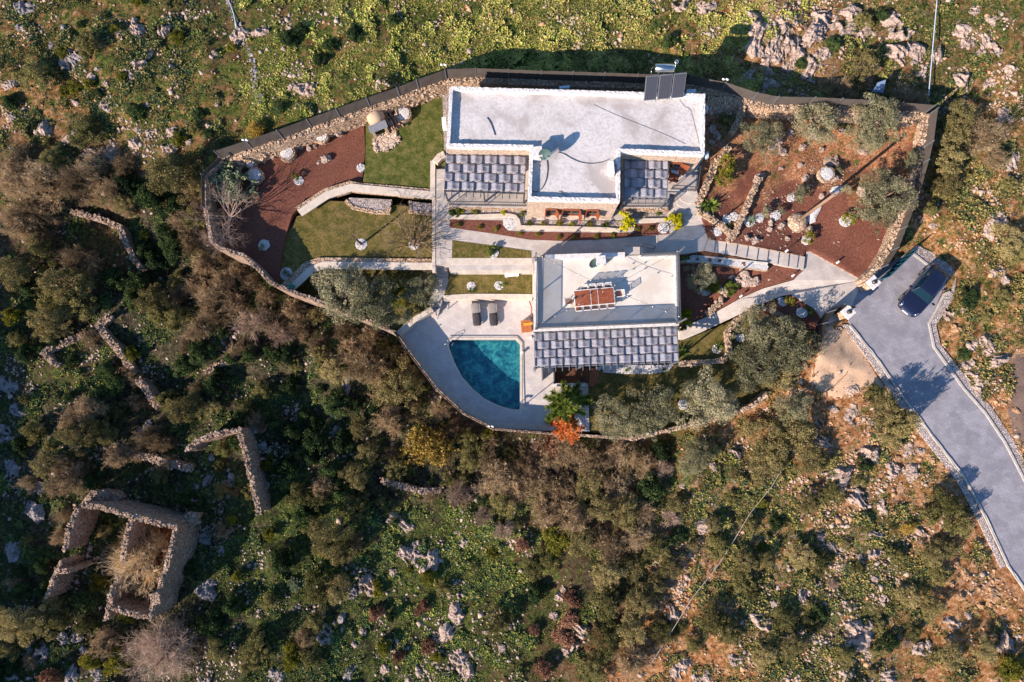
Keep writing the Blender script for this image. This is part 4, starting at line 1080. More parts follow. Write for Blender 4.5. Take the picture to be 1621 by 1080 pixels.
# chimney + dish
c0 = P(951.5, 411.5, 4.6); mb = MB(); mb.box((c0.x, c0.y, 4.0), (.58, .52, 1.1)); ch = mb.build('chimney', M['parapet'], ph)
mb = MB(); mb.box((c0.x, c0.y, 4.59), (.68, .62, .08)); mb.build('chimney_cap', M['parapet'], ch)
satellite_dish(938.5, 415, BZ, 0.40, math.radians(-60), 'round green-grey satellite dish beside the chimney of the pool house', .55)
# entrance stair from the upper walk to the roof terrace
mb = MB()
for k in range(5):
    mb.prism(W([(1013 + 3.6 * (4 - k), 392), (1013 + 3.6 * (5 - k), 392), (1013 + 3.6 * (5 - k), 403), (1013 + 3.6 * (4 - k), 403)], 2.78 + .16 * k), 2.0)
mb.prism(W([(990,391),(1013,391),(1013,403),(990,403)], 3.54), 2.0)
st_ = mb.build('roof_stair', M['pave']); tag(st_, 'short white flight of steps climbing from the upper walk to the roof terrace', 'steps')
railing('railing', W([(990,390),(1013,390)], 3.54) + W([(1034,395)], 2.8), 0.95, 'dark railing along the short stair to the roof terrace', gap=.25)
railing('railing', W([(850,412),(848.5,522)], BZ + .24), 1.02, 'dark railing on the west edge of the pool house roof', gap=.125, bal=.045)
railing('railing', W([(850,520.5),(1073,511)], BZ + .24), 1.02, 'long dark railing on the south edge of the pool house roof above the cloth pergola', gap=.125, bal=.045)
railing('railing', W([(1072.5,510),(1070,405)], BZ + .24), 1.02, 'dark railing on the east edge of the pool house roof', gap=.125, bal=.045)
railing('railing', W([(1069,404),(1015,406)], BZ + .24), 1.02, 'dark railing on the north edge of the pool house roof, east of the stair', gap=.125, bal=.045)
# corner poles and string lights
LP = {}
for key, (px, py), lb in (('nw', (847,413), 'northwest'), ('sw', (847.5,521.5), 'southwest'), ('ne', (1070,404), 'northeast'), ('se', (1073,512), 'southeast')):
    p = P(px, py, 3.8); mb = MB(); top = Vector((p.x, p.y, 6.25))
    root = thing('light_pole', f'grey pole for the string lights at the {lb} corner of the roof terrace', 'pole', (p.x, p.y, 3.75), 'poles at the corners of the roof terrace')
    mb.bar((p.x, p.y, 3.75), top, .09, .09, up=(0, 1, 0)); mb.build('shaft', M['grey_metal'], root)
    mb = MB(); mb.box((top.x, top.y, top.z + .02), (.11, .11, .03)); mb.build('cap', M['grey_metal'], root)
    LP[key] = top
for a, b_, lb in (('nw', 'se', 'string of small round bulbs crossing the roof terrace from its northwest pole'), ('sw', 'ne', 'string of small round bulbs crossing the roof terrace from its southwest pole')):
    root = thing('string_lights', lb, 'string lights', LP[a], 'strings of bulbs over the roof terrace')
    pts = [LP[a].lerp(LP[b_], i / 24) - Vector((0, 0, .9 * (1 - (2 * i / 24 - 1) ** 2))) for i in range(25)]
    mb = MB(); mb.tube(pts, 0.011, 5); mb.build('wire', M['black'], root)
    for i in range(1, 24, 2):
        mb = MB(); mb.tube([pts[i], pts[i] - Vector((0, 0, .05)), pts[i] - Vector((0, 0, .08)), pts[i] - Vector((0, 0, .14)), pts[i] - Vector((0, 0, .17))], [.02, .02, .045, .05, .015], 8); mb.build('bulb', M['bulb'], root)

# dining table: three brown panels in a white frame
ta = P(908, 460.5, BZ + .76); tbp = P(973.5, 480, BZ + .76)
dt = thing('dining_table', 'long dining table with three red-brown panels on the roof terrace', 'table', ((ta.x + tbp.x) / 2, (ta.y + tbp.y) / 2, BZ))
TX0, TX1 = ta.x, tbp.x; TY1, TY0 = ta.y, tbp.y; tz = BZ + .76
mb = MB()
for a, b_ in (((TX0, TY0), (TX1, TY0)), ((TX0, TY1), (TX1, TY1)), ((TX0, TY0), (TX0, TY1)), ((TX1, TY0), (TX1, TY1))): mb.bar((*a, tz - .03), (*b_, tz - .03), .05, .05)
for f in (.41, .59): mb.bar((TX0 + (TX1 - TX0) * f, TY0, tz - .03), (TX0 + (TX1 - TX0) * f, TY1, tz - .03), .05, .05)
mb.build('frame', M['white_metal'], dt)
for f0, f1 in ((.01, .40), (.42, .58), (.60, .99)):
    mb = MB(); x0 = TX0 + (TX1 - TX0) * f0; x1 = TX0 + (TX1 - TX0) * f1; ns = 9
    for k in range(ns):
        yy = TY0 + .04 + (TY1 - TY0 - .08) * (k + .5) / ns; mb.box(((x0 + x1) / 2, yy, tz + .004), (x1 - x0, (TY1 - TY0 - .08) / ns * .93, .02))
    mb.build('top_panel', M['wood_r'], dt)
for x in (TX0 + .05, TX1 - .05):
    for y in (TY0 + .05, TY1 - .05): mb = MB(); mb.bar((x, y, BZ), (x, y, tz - .05), .06, .06, up=(0, 1, 0)); mb.build('leg', M['white_metal'], dt)

def make_chair():
    """faces +y; slatted folding garden chair, white frame, brown seat"""
    root = thing('slatted_chair', 'x', 'chair', (0, 0, 0), 'slatted chairs around the roof terrace table')
    mb = MB()
    for k in range(6): mb.box((0, -.2 + .08 * k, .45), (.42, .065, .02))
    mb.build('seat', M['wood_r'], root)
    mb = MB(); mb.bar((-.22, -.24, .43), (-.22, .24, .43), .03, .03); mb.bar((.22, -.24, .43), (.22, .24, .43), .03, .03); mb.bar((-.22, .24, .43), (.22, .24, .43), .03, .03); mb.build('seat_frame', M['white_metal'], root)
    for sx in (-.22, .22):
        for a, b_ in (((sx, .22, .43), (sx, -.2, 0)), ((sx, -.2, .43), (sx, .22, 0))):
            mb = MB(); mb.bar(a, b_, .03, .03); mb.build('leg', M['white_metal'], root)
    mb = MB()
    for sx in (-.22, .22): mb.bar((sx, -.22, .43), (sx, -.36, .90), .03, .03)
    for k in range(7): mb.bar((-.2 + .4 * k / 6, -.25, .52), (-.2 + .4 * k / 6, -.355, .88), .025, .015)
    mb.bar((-.22, -.36, .90), (.22, -.36, .90), .035, .03); mb.bar((-.22, -.25, .5), (.22, -.25, .5), .03, .02)
    mb.build('backrest', M['white_metal'], root)
    for sx in (-.25, .25):
        mb = MB(); mb.bar((sx, -.28, .64), (sx, .18, .64), .04, .025); mb.bar((sx, .16, .43), (sx, .16, .64), .025, .025, up=(0, 1, 0)); mb.build('armrest', M['white_metal'], root)
    return root
def copy_tree(o, parent=None):
    c = o.copy(); COL.objects.link(c); c.parent = parent
    for ch_ in list(o.children): copy_tree(ch_, c)
    return c
chair = make_chair(); first = True
def put_chair(x, y, rz, label):
    global first
    c = chair if first else copy_tree(chair); first = False
    c.location = (x, y, BZ); c.rotation_euler = (0, 0, rz); c['label'] = label
orders = ['first', 'second', 'third', 'fourth', 'fifth']
for k in range(5):
    x = TX0 + (TX1 - TX0) * (.09 + .205 * k)
    put_chair(x, TY0 - .02, 0, f'{orders[k]} slatted chair counted from the west on the south side of the roof table')
for k in range(4):
    x = TX0 + (TX1 - TX0) * (.28 + .20 * k)
    put_chair(x, TY1 + .0, math.pi, f'{orders[k]} slatted chair counted from the west on the north side of the roof table')
put_chair(TX0 - .42, (TY0 + TY1) / 2 - .12, -math.pi / 2, 'slatted chair with a visible brown seat at the west head of the roof table')
put_chair(TX1 + .40, (TY0 + TY1) / 2 + .12, math.pi / 2, 'slatted chair with a visible brown seat at the east head of the roof table')

# fill between upper walk and pool house, wall round its west side
o = strip(W([(844,428),(844,474)], 0.0), .18, 1.1, M['coping'], 'garden_wall'); tag(o, 'white wall between the small lawn and the pool house', 'garden wall')
o = strip(W([(704,475),(745,472.5),(842,473)], 0.0), .38, 1.06, M['coping'], 'garden_wall'); tag(o, 'pale wall behind the two covered loungers on the pool deck', 'garden wall')
o = strip(W([(711,421),(842,421)], 1.0), .50, 1.63, M['coping'], 'retaining_wall'); tag(o, 'straight pale coping wall between the two small lawns west of the pool house', 'retaining wall')
o = strip(W([(688,423),(513,421),(494,428),(459,461)], 0.8), .62, 1.55, M['stone_w'], 'retaining_wall', jit=.012); tag(o, 'long stone retaining wall with flat cream top north of the silver olive trees', 'retaining wall')
mb = MB(); lp = W([(688,422),(513,420),(493,427.5),(458,460)], 2.33); strip([p + Vector((0, 0, 0)) for p in lp], .56, .07, M['coping'], 'c', mb=mb); cp = mb.build('coping_stones', M['coping'], None); 
cp.parent = o
o = strip(W([(688,312),(573,302),(558,299),(520,311),(477,339)], 1.9), .62, 0.95, M['stone_w'], 'retaining_wall', jit=.012); tag(o, 'bent stone retaining wall with cream top between the upper and lower west lawns', 'retaining wall')
mb = MB(); lp = W([(688,310),(573,299),(557,297),(519,309),(475,338)], 2.85); strip(lp, .60, .07, M['coping'], 'c', mb=mb); cp = mb.build('coping_stones', M['coping'], None); cp.parent = o
o = strip(W([(686,258),(686,312)], 2.6), .38, .45, M['coping'], 'garden_wall'); tag(o, 'narrow pale wall between the upper west lawn and the garden steps', 'garden wall')
o = strip(W([(705,249),(697,253),(690,262)], 2.6), .5, .7, M['coping'], 'garden_wall'); tag(o, 'rounded cream wall end at the top of the garden steps', 'garden wall')
# rockery beds under the upper wall
sheet('rockery_bed', M['gravel_g'], [(553,313),(620,316),(616,337),(592,336),(560,328),(548,320)], 2.42, .5)
o = strip(W([(548,319),(560,330),(592,337),(616,338),(618,330)], 2.15), .25, .32, M['stone_w'], 'rockery_edge', jit=.03, seg=.2); tag(o, 'curved stone edging of the larger grey gravel rockery on the lower west lawn', 'edging')
sheet('rockery_bed', M['gravel_g'], [(651,319),(688,323),(688,340),(651,336)], 2.42, .5)
o = strip(W([(650,320),(650,336),(688,341)], 2.15), .25, .32, M['stone_w'], 'rockery_edge', jit=.03, seg=.2); tag(o, 'stone edging of the smaller gravel rockery beside the garden steps', 'edging')
# planter with white gravel, north of the middle bed
o = strip(W([(1078,414),(1096,407),(1153,412.5),(1212,419)], 1.7), .12, .5, M['plaster'], 'planter_wall')
tag(o, 'long raised white gravel planter with small red succulents beside the stepped path', 'planter')
mb = MB(); mb.prism(W([(1077,414),(1094,406),(1153,411),(1214,418),(1217,423),(1213,427.5),(1134,418)], 2.12), 1.3); g_ = mb.build('gravel', M['gravel_w']); g_.parent = o
mb = MB(); strip(W([(1077,416),(1134,419.5),(1212,429)], 1.55), .16, .52, M['stone_w'], 'x', mb=mb, jit=.01); g_ = mb.build('front_wall', M['stone_w']); g_.parent = o
sheet('planting_strip', M['soil_brown'], [(1062,398),(1070,393),(1090,393),(1113,397.5,2.55),(1225,418,1.9),(1215,417,1.85),(1153,409,2.1),(1095,404,2.2),(1075,408,2.3)], 2.5, 1.5)
# low dry-stone wall round the lower lawn
lw = W([(1190,490),(1164,508),(1149,527),(1152.6,559),(1143,571),(1115,574),(1075,577)], 0.1)
mb = MB(); strip(lw, .42, .40, M['stone_ruin'], 'x', mb=mb, jit=.03, seg=.25); loose_stones(mb, lw, .42, .40, 14, .16); tag(mb.build('dry_stone_wall', M['stone_w']), 'low dry-stone wall curling round the small lawn east of the long pergola', 'stone wall')
lw = W([(1190,488),(1215,490),(1238,503),(1246,514)], 0.7)
mb = MB(); strip(lw, .35, .35, M['stone_w'], 'x', mb=mb, jit=.03, seg=.25); loose_stones(mb, lw, .35, .35, 14, .15); tag(mb.build('dry_stone_wall', M['stone_w']), 'short curved dry-stone edge below the triangular mulch bed by the gate', 'stone wall')
lw = W([(1150,458),(1142,470),(1133,485),(1118,498)], 0.9)
mb = MB(); loose_stones(mb, lw, .5, .3, 22, .2); strip(lw, .3, .3, M['stone_w'], 'x', mb=mb, jit=.03, seg=.25); tag(mb.build('dry_stone_wall', M['stone_w']), 'broken line of pale stones crossing the mulch bed east of the pool house', 'stone wall')

# ================================================================ BOUNDARY WALLS AND FENCES
def terrain_line(pxs, z): return W(pxs, z)
def bwall(pxs, zb, zt, wd, label, mat='stone_w', jit=.03, top=16, name='boundary_wall', cat='stone wall', sz=.17, group=None):
    pts = W(pxs, zt)
    base = [Vector((p.x, p.y, zb)) for p in pts]
    if len(pxs[0]) > 2:
        hts = [p[2] for p in pxs]
    mb = MB()
    fl = [Vector((p.x, p.y, p.z)) for p in pts]
    # strip with per point height: use base z per point
    L = [Vector((p.x, p.y, p.z - 0.6)) for p in fl]
    strip(L, wd, 0.6, M[mat], 'x', mb=mb, jit=jit, seg=.3, zbot=zb)
    if top: loose_stones(mb, fl, wd, 0.0, top, sz)
    return tag(mb.build(name, M[mat]), label, cat, group)
NW = [(352,253,3.6),(400,237,4.1),(448,221,4.2),(494,204,4.2),(539,188,4.3),(586,171,4.3),(633,155,4.3),(663,143,4.4),(707,128,4.4)]
NN = [(707,128,4.4),(754,126,4.4),(856,130,4.5),(954,133,4.5),(1005,135,4.5),(1083,136,4.5),(1141,147,4.6),(1190,163,4.6),(1222,169,4.7),(1279,170,4.7),(1363,174,4.7),(1464,182,4.5)]
NE = [(1466,182,4.5),(1459,233,4.2),(1452,262,3.9),(1435,322,3.3),(1418,365,2.9),(1405,398,2.7),(1388,425,2.5),(1368,446,2.3)]
# sloping rubble faces inside the north boundary
def rubble_bank(pxt, pxb, label, name='rubble_bank'):
    a = [P(*p) for p in pxt]; b_ = [P(*p) for p in pxb]
    n = 60; S = 7
    def samp(L, t_):
        t_ *= len(L) - 1; i = min(int(t_), len(L) - 2); return L[i].lerp(L[i + 1], t_ - i)
    vs = []; fs = []; n = int(sum((q2 - q1).length for q1, q2 in zip(a[:-1], a[1:])) / .18)
    for i in range(n + 1):
        p, q_ = samp(a, i / n), samp(b_, i / n)
        for j in range(S + 1):
            v_ = p.lerp(q_, j / S) + Vector((rnd.uniform(-.05, .05), rnd.uniform(-.05, .05), rnd.uniform(-.06, .09) if 0 < j < S else 0)); vs.append(v_)
    for i in range(n):
        for j in range(S):
            k = i * (S + 1) + j; fs.append((k, k + 1, k + S + 2, k + S + 1))
    mb = MB(); mb.add(vs, fs)
    area = int(n * .18 * 16)
    for _ in range(area):
        t_ = rnd.random(); q_ = samp(a, t_).lerp(samp(b_, t_), rnd.random() ** .9); s = rnd.uniform(.10, .26)
        mb.box(q_ + Vector((0, 0, .03)), (s * 1.3, s, s * .8), rnd.uniform(0, 3), Matrix.Rotation(rnd.uniform(-.5, .5), 3, 'X'))
    return tag(mb.build(name, M['stone_w']), label, 'stone bank')
rubble_bank([(352,256,3.6),(400,239,4.1),(494,206,4.2),(586,173,4.3),(663,146,4.4),(707,131,4.4)], [(352,278,2.4),(405,262,2.4),(500,226,2.4),(578,196,2.5),(655,170,2.7),(704,148,2.8)], 'sloping rubble stone bank rising to the fence along the northwest garden')
rubble_bank([(1120,150,4.5),(1190,166,4.6),(1279,172,4.7),(1363,176,4.7),(1458,183,4.5)], [(1115,185,3.3),(1190,186,3.7),(1279,192,3.8),(1363,196,3.8),(1448,200,3.7)], 'rough rubble bank below the north fence behind the east garden trees')
bwall(NW, 0, 0, .5, 'stone retaining wall under the black fence along the northwest garden')
o = bwall(NN, 0, 0, .55, 'stone retaining wall under the black fence north of the house and east garden')
bwall(NE, 0.5, 0, .55, 'stone boundary wall along the east side of the red garden down to the gate')
bwall([(1176,166,4.6),(1172,185,4.4),(1160,208,4.0)], 3.0, 0, .45, 'short stone cross wall between the house yard and the first east olive tree')
bwall([(1155,232,3.5),(1144,246,3.5),(1131,262,3.4),(1122,285,3.2),(1110,312,3.1),(1103,325,3.0)], 2.5, 0, .5, 'leaning dry-stone wall east of the stone house between two red beds', top=26)
bwall([(1203,282,3.3),(1192,305,3.2),(1183,325,3.1),(1172,350,3.0),(1160,378,2.8)], 2.4, 0, .35, 'narrow broken dry-stone wall running down the middle of the red east garden', top=26, sz=.2)
bwall([(1105,334,2.95),(1125,345,2.95),(1145,358,2.95),(1160,374,2.8),(1152,382,2.75)], 2.4, 0, .45, 'low stone wall curving from the curved steps to the stepped path', top=18)
# west and south boundary
WW = [(352,254,4.0),(324,280,4.0),(325,330,4.1),(335,383,4.3),(345,392,4.3),(385,404,4.2),(408,425,4.0),(427,447,3.9),(455,459,3.6),(500,475,2.9),(560,498,2.0),(600,514,1.5),(630,529,1.1)]
bwall(WW[:4], -3, 0, .30, 'tall stone boundary wall on the far west side behind the bare fig tree', top=4, mat='stone_ruin', sz=.1, jit=.02)
bwall(WW[3:], -4, 0, .27, 'brown stone boundary wall bending round the southwest corner of the mulch garden', top=8, mat='stone_ruin', sz=.12, jit=.02)
bwall([(630,528,1.0),(656,506,1.0),(684,489,1.0)], -0.5, 0, .42, 'pale low wall between the silver olives and the pool deck', mat='coping', jit=0, top=0)
WS = [(628,529,.15),(645,554,.15),(690,614,.15),(733,654,.15),(781,679,.15),(870,686,.15),(1000,695,.15)]
bwall(WS, -4.5, 0, .22, 'brown retaining wall curving round the pool deck', top=0, jit=.006, mat='stone_ruin')
bwall([(1000,695,.9),(1080,676,.9),(1160,656,1.0),(1196,640,1.1),(1216,622,1.2)], -3.5, 0, .32, 'stone boundary wall south of the lawn under the olive trees', top=10)
strip_ = None
# ledge inside the deck fence
o = strip(W([(634,530),(650,550),(694,609),(736,647),(783,673),(877,678)], 0.0), .42, .07, M['coping'], 'deck_ledge'); tag(o, 'pale stone ledge following the curved outer edge of the pool deck', 'ledge')

def fence_run(label, pts_h, h, post_every=2.45, mat='fence'):
    """pts_h: world points at the foot of the fence"""
    root = thing('screen_fence', label, 'fence', pts_h[0], 'black screen fences round the estate')
    for a, b_ in zip(pts_h[:-1], pts_h[1:]):
        L = (b_ - a).length; n = max(1, round(L / post_every))
        for i in range(n):
            p, q_ = a.lerp(b_, i / n), a.lerp(b_, (i + 1) / n)
            mb = MB(); S = 6
            d = (q_ - p).normalized(); nr = Vector((d.y, -d.x, 0)); 
            vs = []
            for k in range(S + 1):
                for z in (0.04, h * .5, h):
                    vs.append(p.lerp(q_, k / S) + Vector((0, 0, z)) + nr * (rnd.uniform(-.012, .012)))
            fs = [(k * 3 + j, k * 3 + j + 3, k * 3 + j + 4, k * 3 + j + 1) for k in range(S) for j in range(2)]
            mb.add(vs, fs); pn = mb.build('panel', M[mat], root)
            so_ = pn.modifiers.new('thickness', 'SOLIDIFY'); so_.thickness = .015
            mb = MB(); mb.bar(p, p + Vector((0, 0, h + .12)), .06, .06, up=(0, 1, 0)); mb.build('post', M['grey_metal'], root)
    p = pts_h[-1]; mb = MB(); mb.bar(p, p + Vector((0, 0, h + .12)), .06, .06, up=(0, 1, 0)); mb.build('post', M['grey_metal'], root)
    return root
up = lambda L, dx=0: [Vector((p.x, p.y, p.z)) for p in W(L, 0)]
fence_run('black screen fence climbing along the northwest garden above the rubble bank', [P(a, b_ - 2, z) for a, b_, z in NW], 1.4)
fence_run('black screen fence behind the stone house on the north side', [P(a, b_ - 3, z) for a, b_, z in NN[:6]], 1.4)
fence_run('black screen fence north of the east garden behind the olive trees', [P(a, b_ - 3, z) for a, b_, z in NN[5:]], 1.3)
fence_run('dark screen fence on the east boundary above the stone wall and the driveway', [P(a + 4, b_, z - .05) for a, b_, z in NE[:-1]] , 1.15)
fence_run('dark fence at the west corner beside the big round shrub', [P(a, b_, z) for a, b_, z in WW[:3]], 0.6)
fence_run('black fence round the curved pool deck', [P(a, b_, z) for a, b_, z in WS[:6]], 1.45)
fence_run('black fence southwest of the gate pillar beside the dirt track', [P(1337,492,1.25), P(1318,488,1.25), P(1304,497,1.2), P(1291,516,1.1), P(1283,547,1.0)], 1.95, mat='black')

# gate: pillars with lamps, sliding gate
for (px, py, lb) in ((1383,447,'white-capped gate pillar north of the entrance'), (1343,494,'white-capped gate pillar south of the entrance')):
    p = P(px, py, 3.1); root = thing('gate_pillar', lb + ' with a black lamp on top', 'gate pillar', (p.x, p.y, 1.1), 'pillars of the entrance gate')
    mb = MB(); mb.box((p.x, p.y, 2.0), (.62, .62, 2.0), .62); mb.build('shaft', M['stone_w'], root)
    mb = MB(); mb.box((p.x, p.y, 3.06), (.82, .82, .12), .62); mb.build('cap', M['parapet'], root)
    mb = MB(); mb.cyl((p.x, p.y, 3.12), .15, .06, 14); mb.cyl((p.x, p.y, 3.18), .09, .2, 12); mb.dome((p.x, p.y, 3.38), .17, .09, 14, 4); lm = mb.build('lamp', M['black'], root)
    mb = MB(); mb.cyl((p.x, p.y, 3.20), .095, .12, 12); mb.build('lamp_glass', M['bulb'], lm)
g = [P(1391,444,1.2), P(1436,401,1.2)]
gate = thing('sliding_gate', 'teal steel sliding gate parked along the east boundary wall', 'gate', g[0])
mb = MB(); mb.bar(g[0] + Vector((0, 0, .95)), g[1] + Vector((0, 0, .80)), .03, 1.35); mb.build('panel', M['teal_m'], gate)
mb = MB()
for z in (.12, 1.48): mb.bar(g[0] + Vector((0, 0, z)), g[1] + Vector((0, 0, z)), .08, .08)
for i in range(7): q_ = g[0].lerp(g[1], i / 6); mb.bar(q_ + Vector((0, 0, .1)), q_ + Vector((0, 0, 1.5)), .07, .07, up=(0, 1, 0))
mb.build('frame', M['teal_m'], gate)
mb = MB(); mb.bar(g[0] + Vector((0, 0, .03)), g[1] + Vector((0, 0, .03)), .05, .05); mb.build('rail', M['grey_metal'], gate)
bwall([(1366,445,2.0),(1378,449,2.0)], 1.0, 0, .6, 'short stone wall stub joining the north gate pillar', top=10)
# ================================================================ CAR
def build_car():
    """nose towards +x; length 4.3, width 1.82, height 1.5"""
    root = thing('parked_car', 'dark blue hatchback car parked on the grey driveway facing downhill', 'car', (0, 0, 0))
    m, t, b = new_mat('dark_blue_car_paint'); b.inputs['Base Color'].default_value = (0.010, 0.014, 0.042, 1); b.inputs['Roughness'].default_value = 0.28; b.inputs['Metallic'].default_value = 0.35
    b.inputs['Coat Weight'].default_value = 0.7; b.inputs['Coat Roughness'].default_value = 0.06; paint = m
    m, t, b = new_mat('car_glass'); b.inputs['Base Color'].default_value = (0.006, 0.022, 0.032, 1); b.inputs['Roughness'].default_value = 0.06; b.inputs['Coat Weight'].default_value = 0.0; glass = m
    m, t, b = new_mat('chrome_trim'); b.inputs['Base Color'].default_value = (0.8, 0.8, 0.8, 1); b.inputs['Roughness'].default_value = 0.15; b.inputs['Metallic'].default_value = 1; chrome = m
    # sections along x: (x, half width at sill, half width at shoulder, shoulder z, centre z, bottom z)
    S = [(2.16, .55, .62, .52, .54, .30), (2.08, .74, .78, .66, .68, .22), (1.85, .84, .86, .76, .80, .20), (1.45, .88, .90, .84, .91, .20), (0.95, .89, .905, .91, 1.00, .20), (0.70, .89, .91, .94, 1.03, .20),
         (0.1, .89, .91, .95, 1.0, .20), (-0.7, .89, .91, .96, 1.0, .20), (-1.4, .88, .90, .98, 1.0, .20), (-1.85, .86, .87, .98, 1.0, .24), (-2.08, .80, .80, .90, .93, .30), (-2.16, .70, .68, .74, .76, .38)]
    vs = []; fs = []; K = 13
    for x, wa, wb, zs, zc, zb in S:
        prof = [(-wa * .9, zb), (-wa, zb + .10), (-wa * 1.01, (zb + zs) / 2), (-wb, zs - .06), (-wb * .95, zs), (-wb * .75, zs + (zc - zs) * .55), (0, zc), (wb * .75, zs + (zc - zs) * .55), (wb * .95, zs), (wb, zs - .06), (wa * 1.01, (zb + zs) / 2), (wa, zb + .10), (wa * .9, zb)]
        for y, z in prof: vs.append(Vector((x, y, z)))
    for i in range(len(S) - 1):
        for j in range(K - 1): a = i * K + j; fs.append((a, a + 1, a + K + 1, a + K))
        fs.append((i * K + K - 1, i * K, (i + 1) * K, (i + 1) * K + K - 1))
    fs.append(tuple(range(K - 1, -1, -1))); fs.append(tuple(range((len(S) - 1) * K, len(S) * K)))
    mb = MB(); mb.add(vs, fs, True); body = mb.build('body', paint, root)
    sub = body.modifiers.new('smooth', 'SUBSURF'); sub.levels = 1; sub.render_levels = 2
    # cabin glasshouse and roof
    G_ = [(0.78, .80, .96, .80, 1.00), (0.28, .76, .96, .58, 1.36), (0.0, .76, .96, .60, 1.44), (-0.8, .76, .97, .61, 1.48), (-1.45, .75, .98, .58, 1.43), (-1.98, .70, .98, .60, 1.06)]
    vs = []; fs = []
    for x, wb_, zb_, wt, zt in G_:
        for y, z in ((-wb_ - .06, zb_ - .05), (-wt - .05, zt - .05), (-wt * .8, zt - .005), (0, zt + .012), (wt * .8, zt - .005), (wt + .05, zt - .05), (wb_ + .06, zb_ - .05)): vs.append(Vector((x, y, z)))
    for i in range(len(G_) - 1):
        for j in range(6): a = i * 7 + j; fs.append((a, a + 1, a + 8, a + 7))
    fs.append(tuple(range(6, -1, -1))); fs.append(tuple(range(35, 42)))
    mb = MB(); mb.add(vs, fs, False); mb.build('window', glass, root)
    # painted roof panel sits on the glasshouse
    vs = []; fs = []
    R_ = [(0.30, .60, 1.375), (0.0, .645, 1.455), (-0.8, .655, 1.495), (-1.40, .62, 1.450), (-1.62, .60, 1.405)]
    for x, w_, z in R_:
        for y, dz in ((-w_ - .015, -.07), (-w_, -.02), (-w_ * .7, .008), (0, .022), (w_ * .7, .008), (w_, -.02), (w_ + .015, -.07)): vs.append(Vector((x, y, z + dz)))
    for i in range(len(R_) - 1):
        for j in range(6): a = i * 7 + j; fs.append((a, a + 1, a + 8, a + 7))
    mb = MB(); mb.add(vs, fs, True); rf = mb.build('roof', paint, root)
    mb = MB(); mb.tube([(-1.25, 0, 1.47), (-1.38, 0, 1.56)], .012, 6); mb.build('antenna', M['black'], rf)
    for s in (-1, 1):
        for pa_, pb_2, w1, w2 in (((.76, s * .80, .985), (.31, s * .615, 1.36), .07, .05), ((-.35, s * .84, .97), (-.40, s * .665, 1.43), .08, .04), ((-1.35, s * .82, .98), (-1.5, s * .63, 1.41), .16, .04)):
            mb = MB(); mb.bar(pa_, pb_2, w1, w2); mb.build('pillar', paint, root)
        mb = MB(); mb.bar((.70, s * .865, .98), (-1.75, s * .85, 1.0), .03, .03); mb.build('trim', chrome, root)
        mb = MB(); mb.tube([(.55, s * .90, 1.0), (.55, s * 1.0, 1.04)], .03, 6); mb.box((.56, s * 1.07, 1.05), (.13, .20, .13)); mb.build('wing_mirror', paint, root)
        mb = MB(); mb.tube([(2.03, s * .60, .66), (1.92, s * .66, .735), (1.72, s * .745, .775)], [.05, .075, .04], 8); mb.build('headlight', chrome, root)
        mb = MB(); mb.box((-2.05, s * .66, .86), (.14, .24, .12)); mb.build('tail_light', M['wood_r'], root)
        for x in (1.33, -1.28):
            mb = MB(); mb.tube([(x, s * .70, .33), (x, s * .915, .33)], .33, 24, smooth=False); wh = mb.build('wheel', M['black'], root)
            mb = MB(); mb.tube([(x, s * .90, .33), (x, s * .925, .33)], [.22, .20], 16, smooth=False); mb.build('rim', M['steel'], wh)
    mb = MB(); mb.bar((2.13, -.45, .60), (2.13, .45, .60), .06, .12); mb.build('grille', chrome, root)
    mb = MB(); mb.bar((2.16, -.26, .42), (2.16, .26, .42), .03, .11); mb.build('number_plate', M['white_metal'], root)
    mb = MB(); mb.bar((.78, -.2, 1.005), (.70, .45, 1.02), .02, .02); mb.bar((.80, .15, 1.0), (.72, .68, 1.01), .02, .02); mb.build('wiper', M['black'], root)
    return root
car = build_car()
a = P(1432, 490, 1.25); b_ = P(1475, 436, 1.25)
zc = float(road_z(1, (a.y + b_.y) / 2))
car.location = ((a.x + b_.x) / 2, (a.y + b_.y) / 2, zc); car.rotation_euler = (0, 0, math.atan2(a.y - b_.y, a.x - b_.x))

